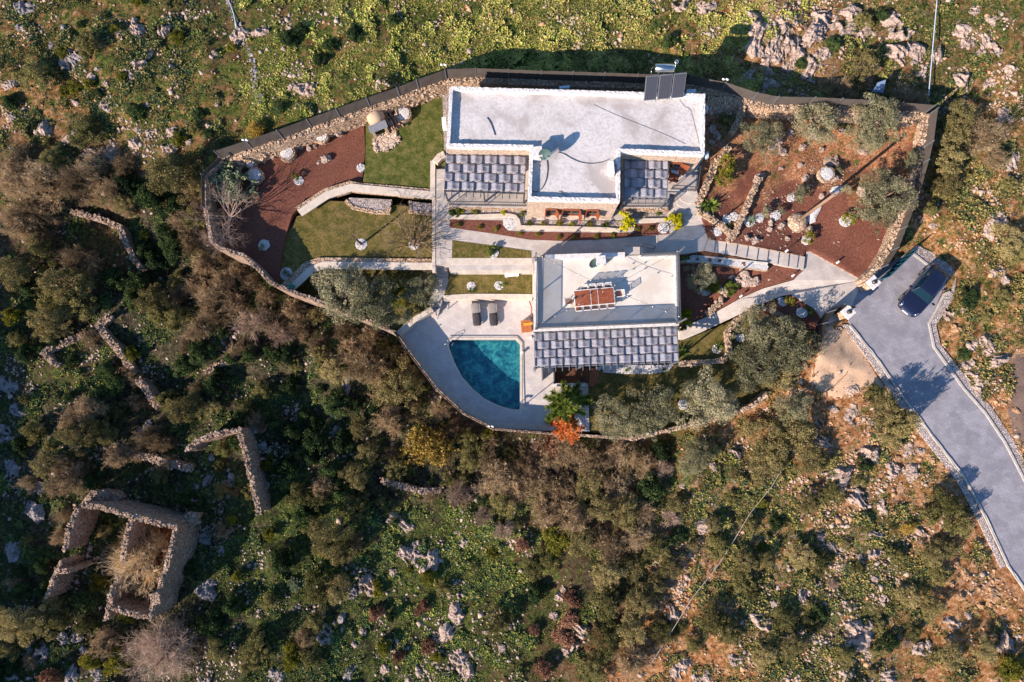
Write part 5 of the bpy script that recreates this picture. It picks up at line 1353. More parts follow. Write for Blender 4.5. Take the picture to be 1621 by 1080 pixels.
# ================================================================ LOUNGERS AND SMALL THINGS BY THE POOL
for px, lb in ((754.5, 'first charcoal covered sun lounger, the western one, at the pool'), (781, 'second charcoal covered sun lounger, the eastern one, at the pool')):
    a = P(px, 479, .4); b_ = P(px - 1, 516, .4); root = thing('sun_lounger', lb, 'sun lounger', ((a.x + b_.x) / 2, (a.y + b_.y) / 2, 0), 'covered sun loungers by the pool')
    x = (a.x + b_.x) / 2; y1_, y0_ = a.y, b_.y; Ln = y1_ - y0_
    def pad(ya, yb, za, zb, wd, th, name, mat):
        vs = []; fs = []; n1, n2 = 12, 8
        for i in range(n1 + 1):
            f = i / n1; y = ya + (yb - ya) * f; z = za + (zb - za) * f; e = min(f, 1 - f) * 9; sh_ = min(1, .55 + .45 * min(1, e))
            for j in range(n2 + 1):
                g_ = j / n2 * 2 - 1; xx = x + g_ * wd / 2 * sh_
                vs.append(Vector((xx, y, z + th * (1 - abs(g_) ** 4) * (.6 + .4 * min(1, e)) + rnd.uniform(-.008, .008))))
        base = len(vs)
        for i in range(n1):
            for j in range(n2): k = i * (n2 + 1) + j; fs.append((k, k + 1, k + n2 + 2, k + n2 + 1))
        for i in range(n1 + 1):
            for j in (0, n2):
                p = vs[i * (n2 + 1) + j]; vs.append(Vector((p.x, p.y, z - .20)))
        for i in range(n1):
            for s_, j in ((0, 0), (1, n2)):
                k = i * (n2 + 1) + j; k2 = base + i * 2 + s_; fs.append((k, k + n2 + 1, k2 + 2, k2))
        mb = MB(); mb.add(vs, fs, True); return mb.build(name, M[mat], root)
    pad(y1_ - Ln * .42, y0_, .32, .30, .66, .12, 'seat_cover', 'cushion')
    pad(y1_ - Ln * .05, y1_ - Ln * .45, .78, .36, .70, .10, 'backrest_cover', 'cushion_l')
    mb = MB(); mb.box((x, y1_ - .02, .72), (.5, .22, .16)); mb.build('headrest', M['cushion'], root)
    for sx in (-.3, .3):
        for yy in (y0_ + .2, y1_ - .35): mb = MB(); mb.bar((x + sx, yy, 0), (x + sx, yy, .32), .05, .05, up=(0, 1, 0)); mb.build('leg', M['grey_metal'], root)
    mb = MB(); mb.bar((x - .3, y0_ + .1, .25), (x - .3, y1_ - .1, .25), .04, .05); mb.bar((x + .3, y0_ + .1, .25), (x + .3, y1_ - .1, .25), .04, .05); mb.build('frame', M['grey_metal'], root)
a = P(824, 508, .5); b_ = P(841.5, 525, .5)
box = thing('wooden_chest', 'square orange-brown wooden chest on the deck beside the pool house wall', 'chest', ((a.x + b_.x) / 2, (a.y + b_.y) / 2, 0))
mb = MB(); mb.box(((a.x + b_.x) / 2, (a.y + b_.y) / 2, .26), (b_.x - a.x - .04, a.y - b_.y - .04, .5)); mb.build('body', M['wood_o'], box)
mb = MB()
for k in range(8): mb.box((a.x + (b_.x - a.x) * (k + .5) / 8, (a.y + b_.y) / 2, .53), ((b_.x - a.x) / 8 * .92, a.y - b_.y, .04))
mb.build('lid', M['wood_o'], box)
mb = MB(); p = P(836, 513, .6); mb.box((p.x, p.y, .585), (.72, .20, .06), .03); tag(mb.build('yellow_board', M['orange_p']), 'narrow yellow board lying on the wooden chest', 'board')
mb = MB(); mb.tube([P(838, 477, .3), P(842, 488, .4), P(841, 497, .3), P(842, 504, .2)], .05, 6); tag(mb.build('driftwood', M['wood_r']), 'bent reddish branch leaning on the wall north of the wooden chest', 'branch')
for (px, py, lb) in ((840, 534.5, 'small white wall socket box beside the pool house on the deck'), (826.5, 558, 'small white lamp on the drain line beside the pool')):
    p = P(px, py, .3); r_ = thing('deck_light', lb, 'lamp', (p.x, p.y, 0), None); mb = MB(); mb.box((p.x, p.y, .15), (.16, .16, .3)); mb.build('body', M['white_metal'], r_); mb = MB(); mb.box((p.x, p.y, .315), (.2, .2, .03)); mb.build('lid', M['parapet'], r_)
# outdoor shower pole with long shadow, handrail pieces
p = P(830.5, 641, 0); r_ = thing('pool_shower', 'slim grey pool shower post at the southeast corner of the pool', 'shower', (p.x, p.y, 0))
mb = MB(); mb.tube([(p.x, p.y, 0), (p.x, p.y, 2.15), (p.x + .12, p.y + .05, 2.25)], .035, 8); mb.build('pole', M['steel'], r_); mb = MB(); mb.cyl((p.x + .2, p.y + .08, 2.2), .12, .03, 12); mb.build('shower_head', M['steel'], r_)
railing('railing', W([(690,483),(692,500)], 0.5), .85, 'short dark handrail at the steps down to the pool deck', gap=.4)
railing('railing', W([(689,428),(690,444)], 1.3), .85, 'short dark handrail west of the lower garden steps', gap=.4)
railing('railing', W([(709.5,428),(710,444)], 1.3), .85, 'short dark handrail east of the lower garden steps', gap=.4)
# white low wall with platform south of brown bed
o = strip(W([(876,610),(926,609)], 0), .24, .5, M['parapet'], 'garden_wall'); tag(o, 'low white wall along the south edge of the brown bed below the long pergola', 'garden wall')
mb = MB(); p = P(924, 601, .3); mb.box((p.x, p.y, .16), (.3, .25, .3)); tag(mb.build('black_box', M['black']), 'small black box standing on the brown bed', 'box')
o = strip(W([(858,584),(858,603)], 0), .05, 1.9, M['dark_metal'], 'privacy_screen'); tag(o, 'narrow dark screen standing on the deck at the west end of the long pergola', 'screen')
o = strip(W([(876.5,583),(876.5,609)], 0), .06, .9, M['dark_metal'], 'bed_screen'); tag(o, 'low dark screen between the deck and the brown bed', 'screen')
p = P(462, 453, 2.5); mb = MB(); mb.box((p.x, p.y, 2.42), (.38, .28, .36), -.6); tag(mb.build('green_bin', M['green_p']), 'small teal-green plastic box beside the west end of the long retaining wall', 'box')
p = P(810, 434, 1.5); bn = thing('garden_bench', 'small white garden bench on the small lawn below the coping wall', 'bench', (p.x, p.y, 1.0))
mb = MB(); mb.box((p.x, p.y, 1.45), (1.1, .38, .06)); mb.build('seat', M['white_metal'], bn)
for s in (-.42, .42): mb = MB(); mb.box((p.x + s, p.y, 1.22), (.12, .34, .42)); mb.build('leg', M['coping'], bn)

# ================================================================ OVEN, FIREWOOD, STONE PATIO
zo = 2.75; p = P(594, 184, zo + .9); oven = thing('pizza_oven', 'beige domed outdoor bread oven with a grey slab hood in the upper west garden', 'oven', (p.x, p.y, zo))
mb = MB(); mb.cyl((p.x, p.y, zo), .72, .75, 24, .70); mb.build('base', M['stone_w'], oven)
mb = MB(); mb.dome((p.x, p.y, zo + .75), .68, .62, 24, 8); mb.build('dome', M['clay'], oven)
hq = P(598.5, 201.5, zo + 1.15)
mb = MB(); mb.box((hq.x, hq.y, zo + 1.22), (1.42, .62, .07), .30, Matrix.Rotation(-.10, 3, 'X')); mb.build('slab_hood', M['slab'], oven)
for s in (-.5, .5):
    mb = MB(); q = Vector((hq.x, hq.y, zo)) + Vector((math.cos(.3), math.sin(.3), 0)) * s; mb.box((q.x, q.y, zo + .55), (.22, .5, 1.1), .3); mb.build('side_pier', M['clay'], oven)
mb = MB(); fr_ = Vector((hq.x, hq.y + .22, zo)); mb.box((fr_.x, fr_.y, zo + .9), (.45, .1, .36), .3); mb.build('mouth', M['black'], oven)
q0 = P(621, 189, zo + .5)
rack = thing('firewood_pile', 'pile of split logs stacked beside the beige garden oven', 'firewood', (q0.x, q0.y, zo), None)
for k in range(34):
    lay = k // 9; i = k % 9; ang = math.radians(-68) + rnd.uniform(-.12, .12); L = rnd.uniform(.55, 1.0)
    cx1 = q0.x - .62 + 1.3 * i / 8 + rnd.uniform(-.05, .05); cy1 = q0.y + rnd.uniform(-.28, .28) + (.35 if rnd.random() < .5 else -.3)
    d = Vector((math.cos(ang), math.sin(ang), rnd.uniform(-.06, .06))) * L / 2; c = Vector((cx1, cy1, zo + .12 + .15 * lay))
    mb = MB(); mb.tube([c - d, c + d], rnd.uniform(.055, .09), 5, smooth=False); mb.build('log', M['log'], rack)
pat = W([(592,217),(612,211),(622,206),(632,222),(627,230),(616,236),(606,239),(595,238),(594,226)], zo + .03)
mb = MB(); mb.prism(pat, zo - .2)
lpp = pat + [pat[0]]; loose_stones(mb, lpp, .2, 0.0, 9, .2); loose_stones(mb, lpp[1:3], .2, 0, 5, .15)
o = mb.build('stone_patio', M['stone_house']); tag(o, 'small irregular stone patio in the lawn in front of the garden oven', 'patio')
# round raised planter beside the logs
def stone_planter(px, py, z, r, h, label, gmat='gravel_w', ox=1.0):
    p = P(px, py, z + h); root = thing('stone_planter', label, 'planter', (p.x, p.y, z), 'round stone planters filled with white gravel')
    mb = MB(); ring_ = [Vector((p.x + ox * (r - .08) * math.cos(a_), p.y + (r - .08) * math.sin(a_), z)) for a_ in [i * math.pi / 8 for i in range(17)]]
    strip(ring_, .22, h - .04, M['stone_w'], 'x', mb=mb, jit=.03, seg=.2); mb.build('stone_rim', M['stone_w'], root)
    mb = MB(); mb.add([(p.x + ox * (r - .1) * math.cos(i * .393) * rnd.uniform(.92, 1.05), p.y + (r - .1) * math.sin(i * .393) * rnd.uniform(.92, 1.05), z + h + .01) for i in range(16)] + [(p.x, p.y, z + h + .06)], [(i, (i + 1) % 16, 16) for i in range(16)])
    mb.build('gravel', M[gmat], root); return p
stone_planter(637.5, 180, 2.75, .62, .5, 'round stone planter with white gravel beside the firewood pile')
stone_planter(453, 241, 2.45, .62, .55, 'round stone planter with white gravel nearest the rubble bank in the west mulch bed')
stone_planter(402.5, 277, 2.45, .62, .5, 'white gravel stone planter beside the cactus clump in the west corner')
stone_planter(508, 215, 2.7, .55, .4, 'stone planter with white gravel below the fence in the northwest garden')
stone_planter(1309, 275, 3.1, .6, .4, 'stone planter with white gravel against the big boulder in the east garden')
stone_planter(396, 257, 2.5, .45, .4, 'small shaded stone planter at the foot of the west rubble bank')

# gravel rings
def gravel_ring(px, py, z, r, label, dark=False):
    p = P(px, py, z); n = 20
    mb = MB()
    vs = [(p.x + r * math.cos(i * 2 * math.pi / n) * rnd.uniform(.93, 1.06), p.y + r * math.sin(i * 2 * math.pi / n) * rnd.uniform(.93, 1.06), z + .03) for i in range(n)] + [(p.x, p.y, z + .07)]
    vs += [(x, y, z - .06) for x, y, _ in vs[:n]]
    mb.add(vs, [(i, (i + 1) % n, n) for i in range(n)] + [(i, i + n + 1, (i + 1) % n + n + 1, (i + 1) % n) for i in range(n)])
    for _ in range(40):
        a_ = rnd.uniform(0, 6.28); rr = r * rnd.uniform(.1, 1.02); s = rnd.uniform(.04, .09)
        mb.box((p.x + rr * math.cos(a_), p.y + rr * math.sin(a_), z + .06), (s, s * .8, s * .6), a_)
    return tag(mb.build('gravel_ring', M['gravel_w']), label, 'gravel ring', 'white gravel rings round garden plants')
RINGS = [(572,387,2.2,.46,'white gravel ring at the foot of the slim bare tree on the lower west lawn'),(655.5,387,2.2,.44,'white gravel ring under the spreading bare tree near the garden steps'),
 (418,388,2.45,.44,'white gravel ring in the shaded part of the west mulch bed'),(453.5,434,2.2,.5,'white gravel ring in the southwest corner of the lower west lawn'),(473,286,2.45,.38,'white gravel ring with a small yellowish bush in the west mulch bed'),
 (571.5,266,2.5,.34,'bare white gravel ring at the border of the upper west lawn'),(781,401,2.62,.40,'white gravel ring on the narrow lawn strip west of the pool house'),(746,453,1.0,.36,'western white gravel ring on the small lawn behind the loungers'),
 (790,452,1.0,.36,'eastern white gravel ring on the small lawn behind the loungers'),(808,352.5,2.65,.56,'large white gravel ring at the bend of the low coping wall'),(1050,361,2.65,.44,'white gravel ring at the east end of the red strip bed'),
 (1136,367,2.7,.34,'white gravel ring in the red triangle beside the stepped path'),(1276,380,1.6,.38,'white gravel ring of the southern citrus bush in the red garden'),(1338,350,1.9,.46,'white gravel ring of the northern citrus bush in the red garden'),
 (1239,478,1.15,.36,'white gravel ring with a green bush in the triangular bed by the gate'),(1270,494,1.1,.46,'large bare white gravel ring in the triangular bed by the gate'),(1134.5,553,.17,.36,'white gravel ring on the small walled lawn east of the long pergola'),
 (1117,460,1.1,.40,'white gravel ring beside the yellow bush east of the pool house'),(1144,459,1.1,.34,'white gravel ring beside the green fern east of the pool house'),(1172,535,-.1,.34,'white gravel ring half hidden under the southeast olive tree'),
 (1081,641,-.1,.4,'white gravel ring between two olive trees on the south lawn'),(1151,347,2.9,.36,'white gravel ring beside low agaves at the central dry-stone wall'),(1162,343,2.9,.36,'small white gravel patch between two agaves in the red garden'),
 (1186,351,2.8,.42,'white gravel ring of the blue-green yucca in the red garden'),(1202,345,2.8,.36,'white gravel ring beside the small olive in the red garden'),(1227,341,2.8,.40,'white gravel ring north of the large flat stone mound'),(1252,313,2.95,.34,'white gravel ring under the young olive in the red garden')]
for px, py, z, r, lb in RINGS:
    if 1120 < px < 1345 and py < 400:
        g_ = GE(px, py); z = float(east_z(g_.x, g_.y)) + .03
    gravel_ring(px, py, z, r, lb)
# white gravel slope beside the leaning pole
def draped(name, pxs, mat, label, cat, off=.05):
    pts = [GE(a_, b2) for a_, b2 in pxs]; mb = MB(); n = len(pts); c = sum(pts, Vector()) / n; c.z = float(east_z(c.x, c.y))
    vs = [p + Vector((0, 0, off)) for p in pts] + [c + Vector((0, 0, off + .12))] + [p - Vector((0, 0, .3)) for p in pts]
    mb.add(vs, [(i, (i + 1) % n, n) for i in range(n)] + [(i, i + n + 1, (i + 1) % n + n + 1, (i + 1) % n) for i in range(n)])
    return tag(mb.build(name, mat), label, cat)
draped('gravel_patch', [(1278,342),(1284,333),(1300,325),(1298,333),(1292,343),(1290,352),(1282,355),(1276,350)], M['gravel_w'], 'white gravel patch on the south side of the leaning wooden pole', 'gravel patch', .1)
draped('gravel_patch', [(1314,302),(1318,296),(1334,294),(1330,302),(1322,311),(1315,312)], M['gravel_w'], 'white gravel patch near the top of the leaning wooden pole', 'gravel patch', .1)

# utility pole
pb_ = GE(1263, 350); tp = P(1330, 301, 9.9)
zt = pb_.z + 6.6; tp = P(1328, 303, zt)
mb = MB(); c = GE(1262, 351); mb.dome(c + Vector((0, 0, -.2)), .85, .75, 22, 7)
mb.v = [(c.x + (x - c.x) * (1 + .35 * float(fbm(x, y + z, .8, 3, 8))), c.y + (y - c.y) * (1 + .35 * float(fbm(x + z, y, .8, 3, 9))), z + .12 * float(fbm(x, y, .5, 3, 7))) for x, y, z in mb.v]
tag(mb.build('stone_mound', M['stone_w']), 'rounded beige stone mound heaped round the foot of the wooden pole', 'stone mound')
r_ = thing('wooden_pole', 'tall weathered wooden utility pole in the red garden casting a long shadow', 'pole', pb_)
mb = MB(); mb.tube([pb_, pb_.lerp(tp, .5), tp], [.14, .12, .10], 12, smooth=True); mb.build('shaft', M['wood_g'], r_)
mb = MB(); mb.tube([tp, tp + Vector((0, 0, .06))], [.135, .12], 12); mb.build('cap', M['grey_metal'], r_)
mb = MB()
for s in (-.2, .2): mb.tube([tp + Vector((s * .3, -.1, -.4)), tp + Vector((s, -.15, -.4)), tp + Vector((s, -.15, -.28))], .02, 6)
mb.build('insulator_bracket', M['grey_metal'], r_)
# thin poles, pipes, cables on the slopes
def slope_line(pxs, r, label, mat='light_blue', name='ground_pipe', lift=.25, cat='pipe', group=None):
    pts = []
    for (a0, b0), (a1, b1) in zip(pxs[:-1], pxs[1:]):
        n = max(2, int(math.hypot(a1 - a0, b1 - b0) / 14))
        pts += [(a0 + (a1 - a0) * i / n, b0 + (b1 - b0) * i / n) for i in range(n)]
    pts.append(pxs[-1]); g_ = [G(*q) for q in pts]; zs = [p.z for p in g_]
    zs = [sum(zs[max(0, i - 2):i + 3]) / len(zs[max(0, i - 2):i + 3]) for i in range(len(zs))]
    sl_ = np.polyfit(range(len(zs)), zs, 2 if len(zs) > 6 else 1); mb = MB(); mb.tube([P(pts[i][0], pts[i][1], float(np.polyval(sl_, i)) + lift) for i in range(len(pts))], r, 6); return tag(mb.build(name, M[mat]), label, cat, group)
slope_line([(1484,-8),(1478,60),(1470,152)], .04, 'pale pipe running down the rocky slope to the northeast fence corner', lift=.5)
slope_line([(1244,732),(1222,770),(1188,812),(1155,867),(1137,895),(1095,948),(1060,1005),(1030,1052)], .022, 'long pale pipe running diagonally over the scrub slope south of the estate', 'kerb', lift=.55)
slope_line([(362,0),(370,22),(374,42)], .04, 'thin pale pipe beside the field track at the northwest edge of the green field', 'light_blue', lift=.15)
slope_line([(1347,575),(1340,592),(1320,612),(1302,624)], .035, 'thin bent branch-like pipe on the bare dirt patch beside the driveway', 'wood_g', lift=.08)
# small spotlights
def spot(px, py, z, label, az=.6):
    p = P(px, py, z + .3); r_ = thing('spotlight', label, 'spotlight', (p.x, p.y, z), 'garden spotlights on short posts')
    mb = MB(); mb.tube([(p.x, p.y, z), (p.x, p.y, z + .55)], .025, 6); mb.build('post', M['black'], r_)
    mb = MB(); mb.box((p.x, p.y, z + .58), (.22, .14, .16), az); mb.build('lamp_head', M['white_metal'], r_)
spot(1243, 398.5, 2.1, 'small spotlight north of the stepped path near its lower end')
spot(1323.5, 416.5, 1.4, 'small spotlight at the north edge of the entrance paving')
spot(1253, 437.5, 1.4, 'small spotlight at the tip of the mulch bed between the two paths')
spot(1171, 470, .95, 'small spotlight on the north edge of the sloping path')
spot(1231, 475, 1.0, 'small spotlight beside the bush in the triangular bed by the gate')
for px, py, z, lb in ((1148,125,6.4,'white security camera on a thin post above the north fence, east of the house'),(702,102,6.1,'white security camera above the fence corner northwest of the house'),(388,221,5.6,'white security camera above the fence at the northwest garden end'),(777,674,1.9,'white security camera at the southern tip of the pool deck fence')):
    p = P(px, py, z); r_ = thing('security_camera', lb, 'camera', (p.x, p.y, z - 1.1), 'security cameras on thin posts')
    mb = MB(); mb.tube([(p.x, p.y, z - 1.3), (p.x, p.y, z)], .03, 6); mb.build('post', M['steel'], r_)
    mb = MB(); mb.tube([(p.x - .22, p.y, z + .03), (p.x - .05, p.y - .05, z + .03)], .07, 8); mb.tube([(p.x + .05, p.y - .02, z + .03), (p.x + .22, p.y - .12, z + .03)], .07, 8); mb.build('camera_head', M['white_metal'], r_)
p = P(1390, 140, 4.9); mb = MB(); mb.add([(p.x - .5, p.y - .2, 4.9), (p.x + .4, p.y - .35, 4.8), (p.x + .45, p.y + .45, 5.3), (p.x - .1, p.y + .35, 5.1), (p.x, p.y, 4.5)], [(0, 1, 2, 3), (0, 3, 4), (1, 0, 4), (2, 1, 4), (3, 2, 4)]); tag(mb.build('blue_tarp', M['blue_p']), 'crumpled blue tarpaulin on the shaded side of the northeast fence', 'tarpaulin')
p = G(551.5, 735); mb = MB(); mb.dome(p + Vector((0, 0, .1)), .2, .22, 14, 5); tag(mb.build('red_ball', M['wood_o']), 'small round red-orange ball in the dark scrub below the pool', 'ball')

# ================================================================ RUINS
def ruin_wall(pxs, zb, wd, mb, rough=.12):
    """pxs: (px, py, top z) ; rough dry masonry with a broken crest"""
    pts = W(pxs, 0); fine = []
    for a_, b2 in zip(pts[:-1], pts[1:]):
        n = max(1, int((b2 - a_).length / .22)); fine += [a_.lerp(b2, i / n) for i in range(n)]
    fine.append(pts[-1]); n = len(fine)
    prof = [(-.62, 0), (-.56, .3), (-.53, .6), (-.5, .85), (-.5, 1), (0, 1.0), (.5, 1), (.5, .85), (.53, .6), (.56, .3), (.62, 0)]
    vs = []; fs = []; m_ = len(prof)
    for i, p in enumerate(fine):
        d = (fine[min(i + 1, n - 1)] - fine[max(i - 1, 0)]); d.z = 0; d.normalize(); r = Vector((d.y, -d.x, 0))
        zt = p.z + float(fbm(p.x, p.y, 1.0, 3, 30)) * .45
        for a_, c in prof:
            q_ = p + r * (a_ * wd); q_.z = zb + (zt - zb) * c
            vs.append(q_ + Vector((rnd.uniform(-1, 1), rnd.uniform(-1, 1), rnd.uniform(-1, 1) * (1 if c == 1 else .3))) * .045)
    for i in range(n - 1):
        for j in range(m_ - 1): k = i * m_ + j; fs.append((k, k + m_, k + m_ + 1, k + 1))
    fs.append(tuple(range(m_))); fs.append(tuple(range(n * m_ - 1, (n - 1) * m_ - 1, -1)))
    mb.add(vs, fs)
    for p in fine:
        for _ in range(4):
            s = rnd.uniform(.07, .17); q_ = p + Vector((rnd.uniform(-.5, .5) * wd, rnd.uniform(-.5, .5) * wd, float(fbm(p.x, p.y, 1.0, 3, 30)) * .45 + rnd.uniform(-.02, .08)))
            mb.box(q_, (s * 1.3, s, s * .7), rnd.uniform(0, 3), Matrix.Rotation(rnd.uniform(-.4, .4), 3, 'X'))
zr = -0.3
rn = thing('ruined_house', 'roofless ruined stone house with crumbling walls at the southwest', 'ruin', (P(210, 880, -4).x, P(210, 880, -4).y, -4.5))
for L, zb in (([(128,800,-.2),(160,803,-.1),(210,817,0),(277,834,.1)], -4.8), ([(277,834,.1),(273,865,.2),(262,905,0),(250,935,-.2),(242,948,-.1),(240,976,-.3)], -5.2),
          ([(210,817,0),(199,855,-.2),(193,890,-.8)], -4.6), ([(186,912,-.9),(178,935,-.6),(168,980,-1.0)], -4.6), ([(176,962,-.7),(205,971,-.8),(240,976,-.4)], -4.6), ([(121,803,-.2),(112,835,-.3),(103,870,-.6)], -4.6), ([(97,889,-.5),(85,915,-.7),(76,945,-.9)], -4.6), ([(111,903,-.6),(92,905,-.5)], -4.6)):
    mb = MB(); ruin_wall(L, zb, .38, mb); mb.build('wall', M['stone_ruin'], rn)
mb = MB(); p_ = W([(215,822),(273,836),(258,905),(235,960),(180,955),(200,860)], -3.9); mb.prism(p_, -5.5); mb.build('earth_floor', M['soil_red'], rn)
mb = MB(); q = P(246, 948, -.1); mb.box((q.x, q.y, -.25), (.7, .9, .5), .2); mb.box((q.x + .25, q.y + .3, .02), (.3, .3, .2), .6); mb.build('chimney_stub', M['stone_ruin'], rn)
for L, zb, wd, lb in (([(297,712,-1.2),(312,698,-.9),(345,686,-.7),(379,681,-.6),(384,700,-.7),(392,735,-.8),(402,775,-.9),(409,812,-1.0)], -4.7, .42, 'tall hooked dry-stone wall with a wide east face south of the gorge scrub'),
    ([(188,710,-3.0),(215,720,-2.8),(250,729,-2.6),(290,740,-2.6),(303,742,-2.8)], -4.2, .6, 'low straight dry-stone wall west of the hooked wall'),
    ([(112,334,-.9),(125,337,-.6),(165,348,-.4),(192,360,-.3),(200,385,-.4),(212,412,-.8),(224,425,-1.2)], -3.4, .40, 'bent dry-stone wall among dark scrub at the western edge, north of the big green bush'),
    ([(108,334,-1.6),(95,345,-1.7),(82,360,-2.0)], -3.2, .9, 'collapsed heap of wall stones joining the bent dry-stone wall'),
    ([(175,500,-1.2),(155,515,-1.1),(170,537,-1.1),(186,552,-1.3),(204,578,-2.0),(213,592,-2.4)], -3.8, .55, 'broken dry-stone wall beside orange rubble in the west scrub'),
    ([(132,529,-1.6),(100,543,-1.4),(70,556,-1.3),(82,574,-1.5),(99,582,-2.0)], -3.6, .45, 'cornered ruined dry-stone wall in the far west of the scrub'),
    ([(219,602,-2.0),(232,620,-2.0),(247,643,-2.2)], -4.2, .55, 'thick stub of dry-stone wall below the broken wall in the west scrub'),
    ([(107,602,-2.2),(120,615,-2.2),(133,630,-2.6)], -4.0, .5, 'short leaning stone wall end in the west scrub'),
    ([(327,588,-2.4),(345,578,-2.2),(372,569,-2.2)], -4.0, .5, 'short slanting stone wall in the middle of the western scrub'),
    ([(603,760,-2.9),(630,768,-2.7),(665,777,-2.6),(699,776,-2.8)], -4.5, .45, 'short curved dry-stone wall below the golden bush'),
    ([(132,803,-1.6),(147,783,-1.6),(175,786,-2.0),(185,793,-2.4)], -4.0, .7, 'mound of collapsed masonry north of the roofless ruin'),
    ([(285,836,-1.8),(300,820,-1.6),(312,822,-1.8)], -4.5, .9, 'collapsed masonry heap at the northeast corner of the roofless ruin')):
    mb = MB(); ruin_wall(L, zb, wd, mb); tag(mb.build('ruined_wall', M['stone_ruin']), lb, 'ruined wall', 'ruined dry-stone walls in the scrub')
# field wall of heaped stones north-west
slope_pts = [(364,0),(374,30),(388,62),(398,95),(405,130),(412,160),(420,188)]
mb = MB(); lw = [G(*q) + Vector((0, 0, 0)) for q in slope_pts]
loose_stones(mb, lw, .55, .03, 15, .17); tag(mb.build('stone_row', M['rock_g']), 'long row of tumbled field stones dividing the two northwest fields', 'stone row')
# ================================================================ PLANT PROTOTYPES
def leaf_quads(c, nrm, size, rg, asp=.5, droop=0.0):
    """c (n,3) centres, nrm (n,3) facing; returns verts (4n,3), quads"""
    n = len(c)
    r = rg.normal(size=(n, 3)); u = np.cross(r, nrm); u /= np.linalg.norm(u, axis=1, keepdims=True) + 1e-9
    v_ = np.cross(nrm, u); s = size * rg.uniform(.6, 1.35, (n, 1))
    a = c + u * s; b = c + v_ * s * asp; d = c - u * s; e = c - v_ * s * asp
    co = np.stack([a, b, d, e], 1).reshape(-1, 3)
    return co, np.arange(4 * n).reshape(n, 4)

def crown_mesh(name, R, Hh, nclump, nleaf, leaf, seed, base=0.0, asp=.5, rc=.30, up=.5, fill=.35):
    rg = np.random.default_rng(seed)
    C = []; k = 0
    while len(C) < nclump:
        th = rg.uniform(0, 6.283); rr = np.sqrt(rg.uniform(0, 1)) * (1 - rc * .5)
        edge = 1 + .22 * math.sin(th * 3 + seed) + .14 * math.sin(th * 5 + seed * 2.1)
        x, y = rr * math.cos(th) * edge, rr * math.sin(th) * edge
        zt = (1 - min(1, rr) ** 2.2) ** .5
        z = zt * rg.uniform(.30, 1.0) if rg.random() < .75 else rg.uniform(.1, zt)
        C.append((x * R, y * R, base + z * (Hh - base)))
    C = np.array(C); rad = R * rc * rg.uniform(.55, 1.25, nclump)
    w_ = rad ** 2; idx = rg.choice(nclump, nleaf, p=w_ / w_.sum())
    d = rg.normal(size=(nleaf, 3)); d[:, 2] = np.abs(d[:, 2]) * .9 - .25; d /= np.linalg.norm(d, axis=1, keepdims=True)
    rs = np.where(rg.random(nleaf) < fill, rg.uniform(.3, 1, nleaf), rg.normal(1.0, .13, nleaf))
    p = C[idx] + d * (rad[idx] * rs)[:, None] * np.array([1, 1, .8])
    nr = d * up + rg.normal(size=(nleaf, 3)) * .55; nr /= np.linalg.norm(nr, axis=1, keepdims=True)
    nsp = 16; sp_ = nleaf // 9; th = rg.uniform(0, 6.283, nsp); el = rg.uniform(.15, 1.2, nsp); ln = rg.uniform(.95, 1.22, nsp)
    D = np.stack([np.cos(th) * np.cos(el) * R, np.sin(th) * np.cos(el) * R, np.sin(el) * (Hh - base)], 1) * ln[:, None]
    i_ = rg.integers(0, nsp, sp_); f_ = rg.uniform(.55, 1, sp_) ** .7; ps = D[i_] * f_[:, None] + rg.normal(0, .075 * R * .6, (sp_, 3)) * (1.25 - f_)[:, None] * 2; ps[:, 2] += base
    p = np.concatenate([p, ps]); n2 = rg.normal(size=(sp_, 3)) + np.array([0, 0, .5]); n2 /= np.linalg.norm(n2, axis=1, keepdims=True); nr = np.concatenate([nr, n2])
    co, q = leaf_quads(p, nr, leaf, rg, asp)
    return mesh_np(name, co, q)

def seg_quads(a, b, wa, wb, rg):
    """thin flat blades between a and b (n,3)"""
    n = len(a); d = b - a; r = rg.normal(size=(n, 3)); r[:, 2] *= .4
    s = np.cross(d, r); s /= np.linalg.norm(s, axis=1, keepdims=True) + 1e-9
    co = np.stack([a - s * wa, a + s * wa, b + s * wb, b - s * wb], 1).reshape(-1, 3)
    return co, np.arange(4 * n).reshape(n, 4)

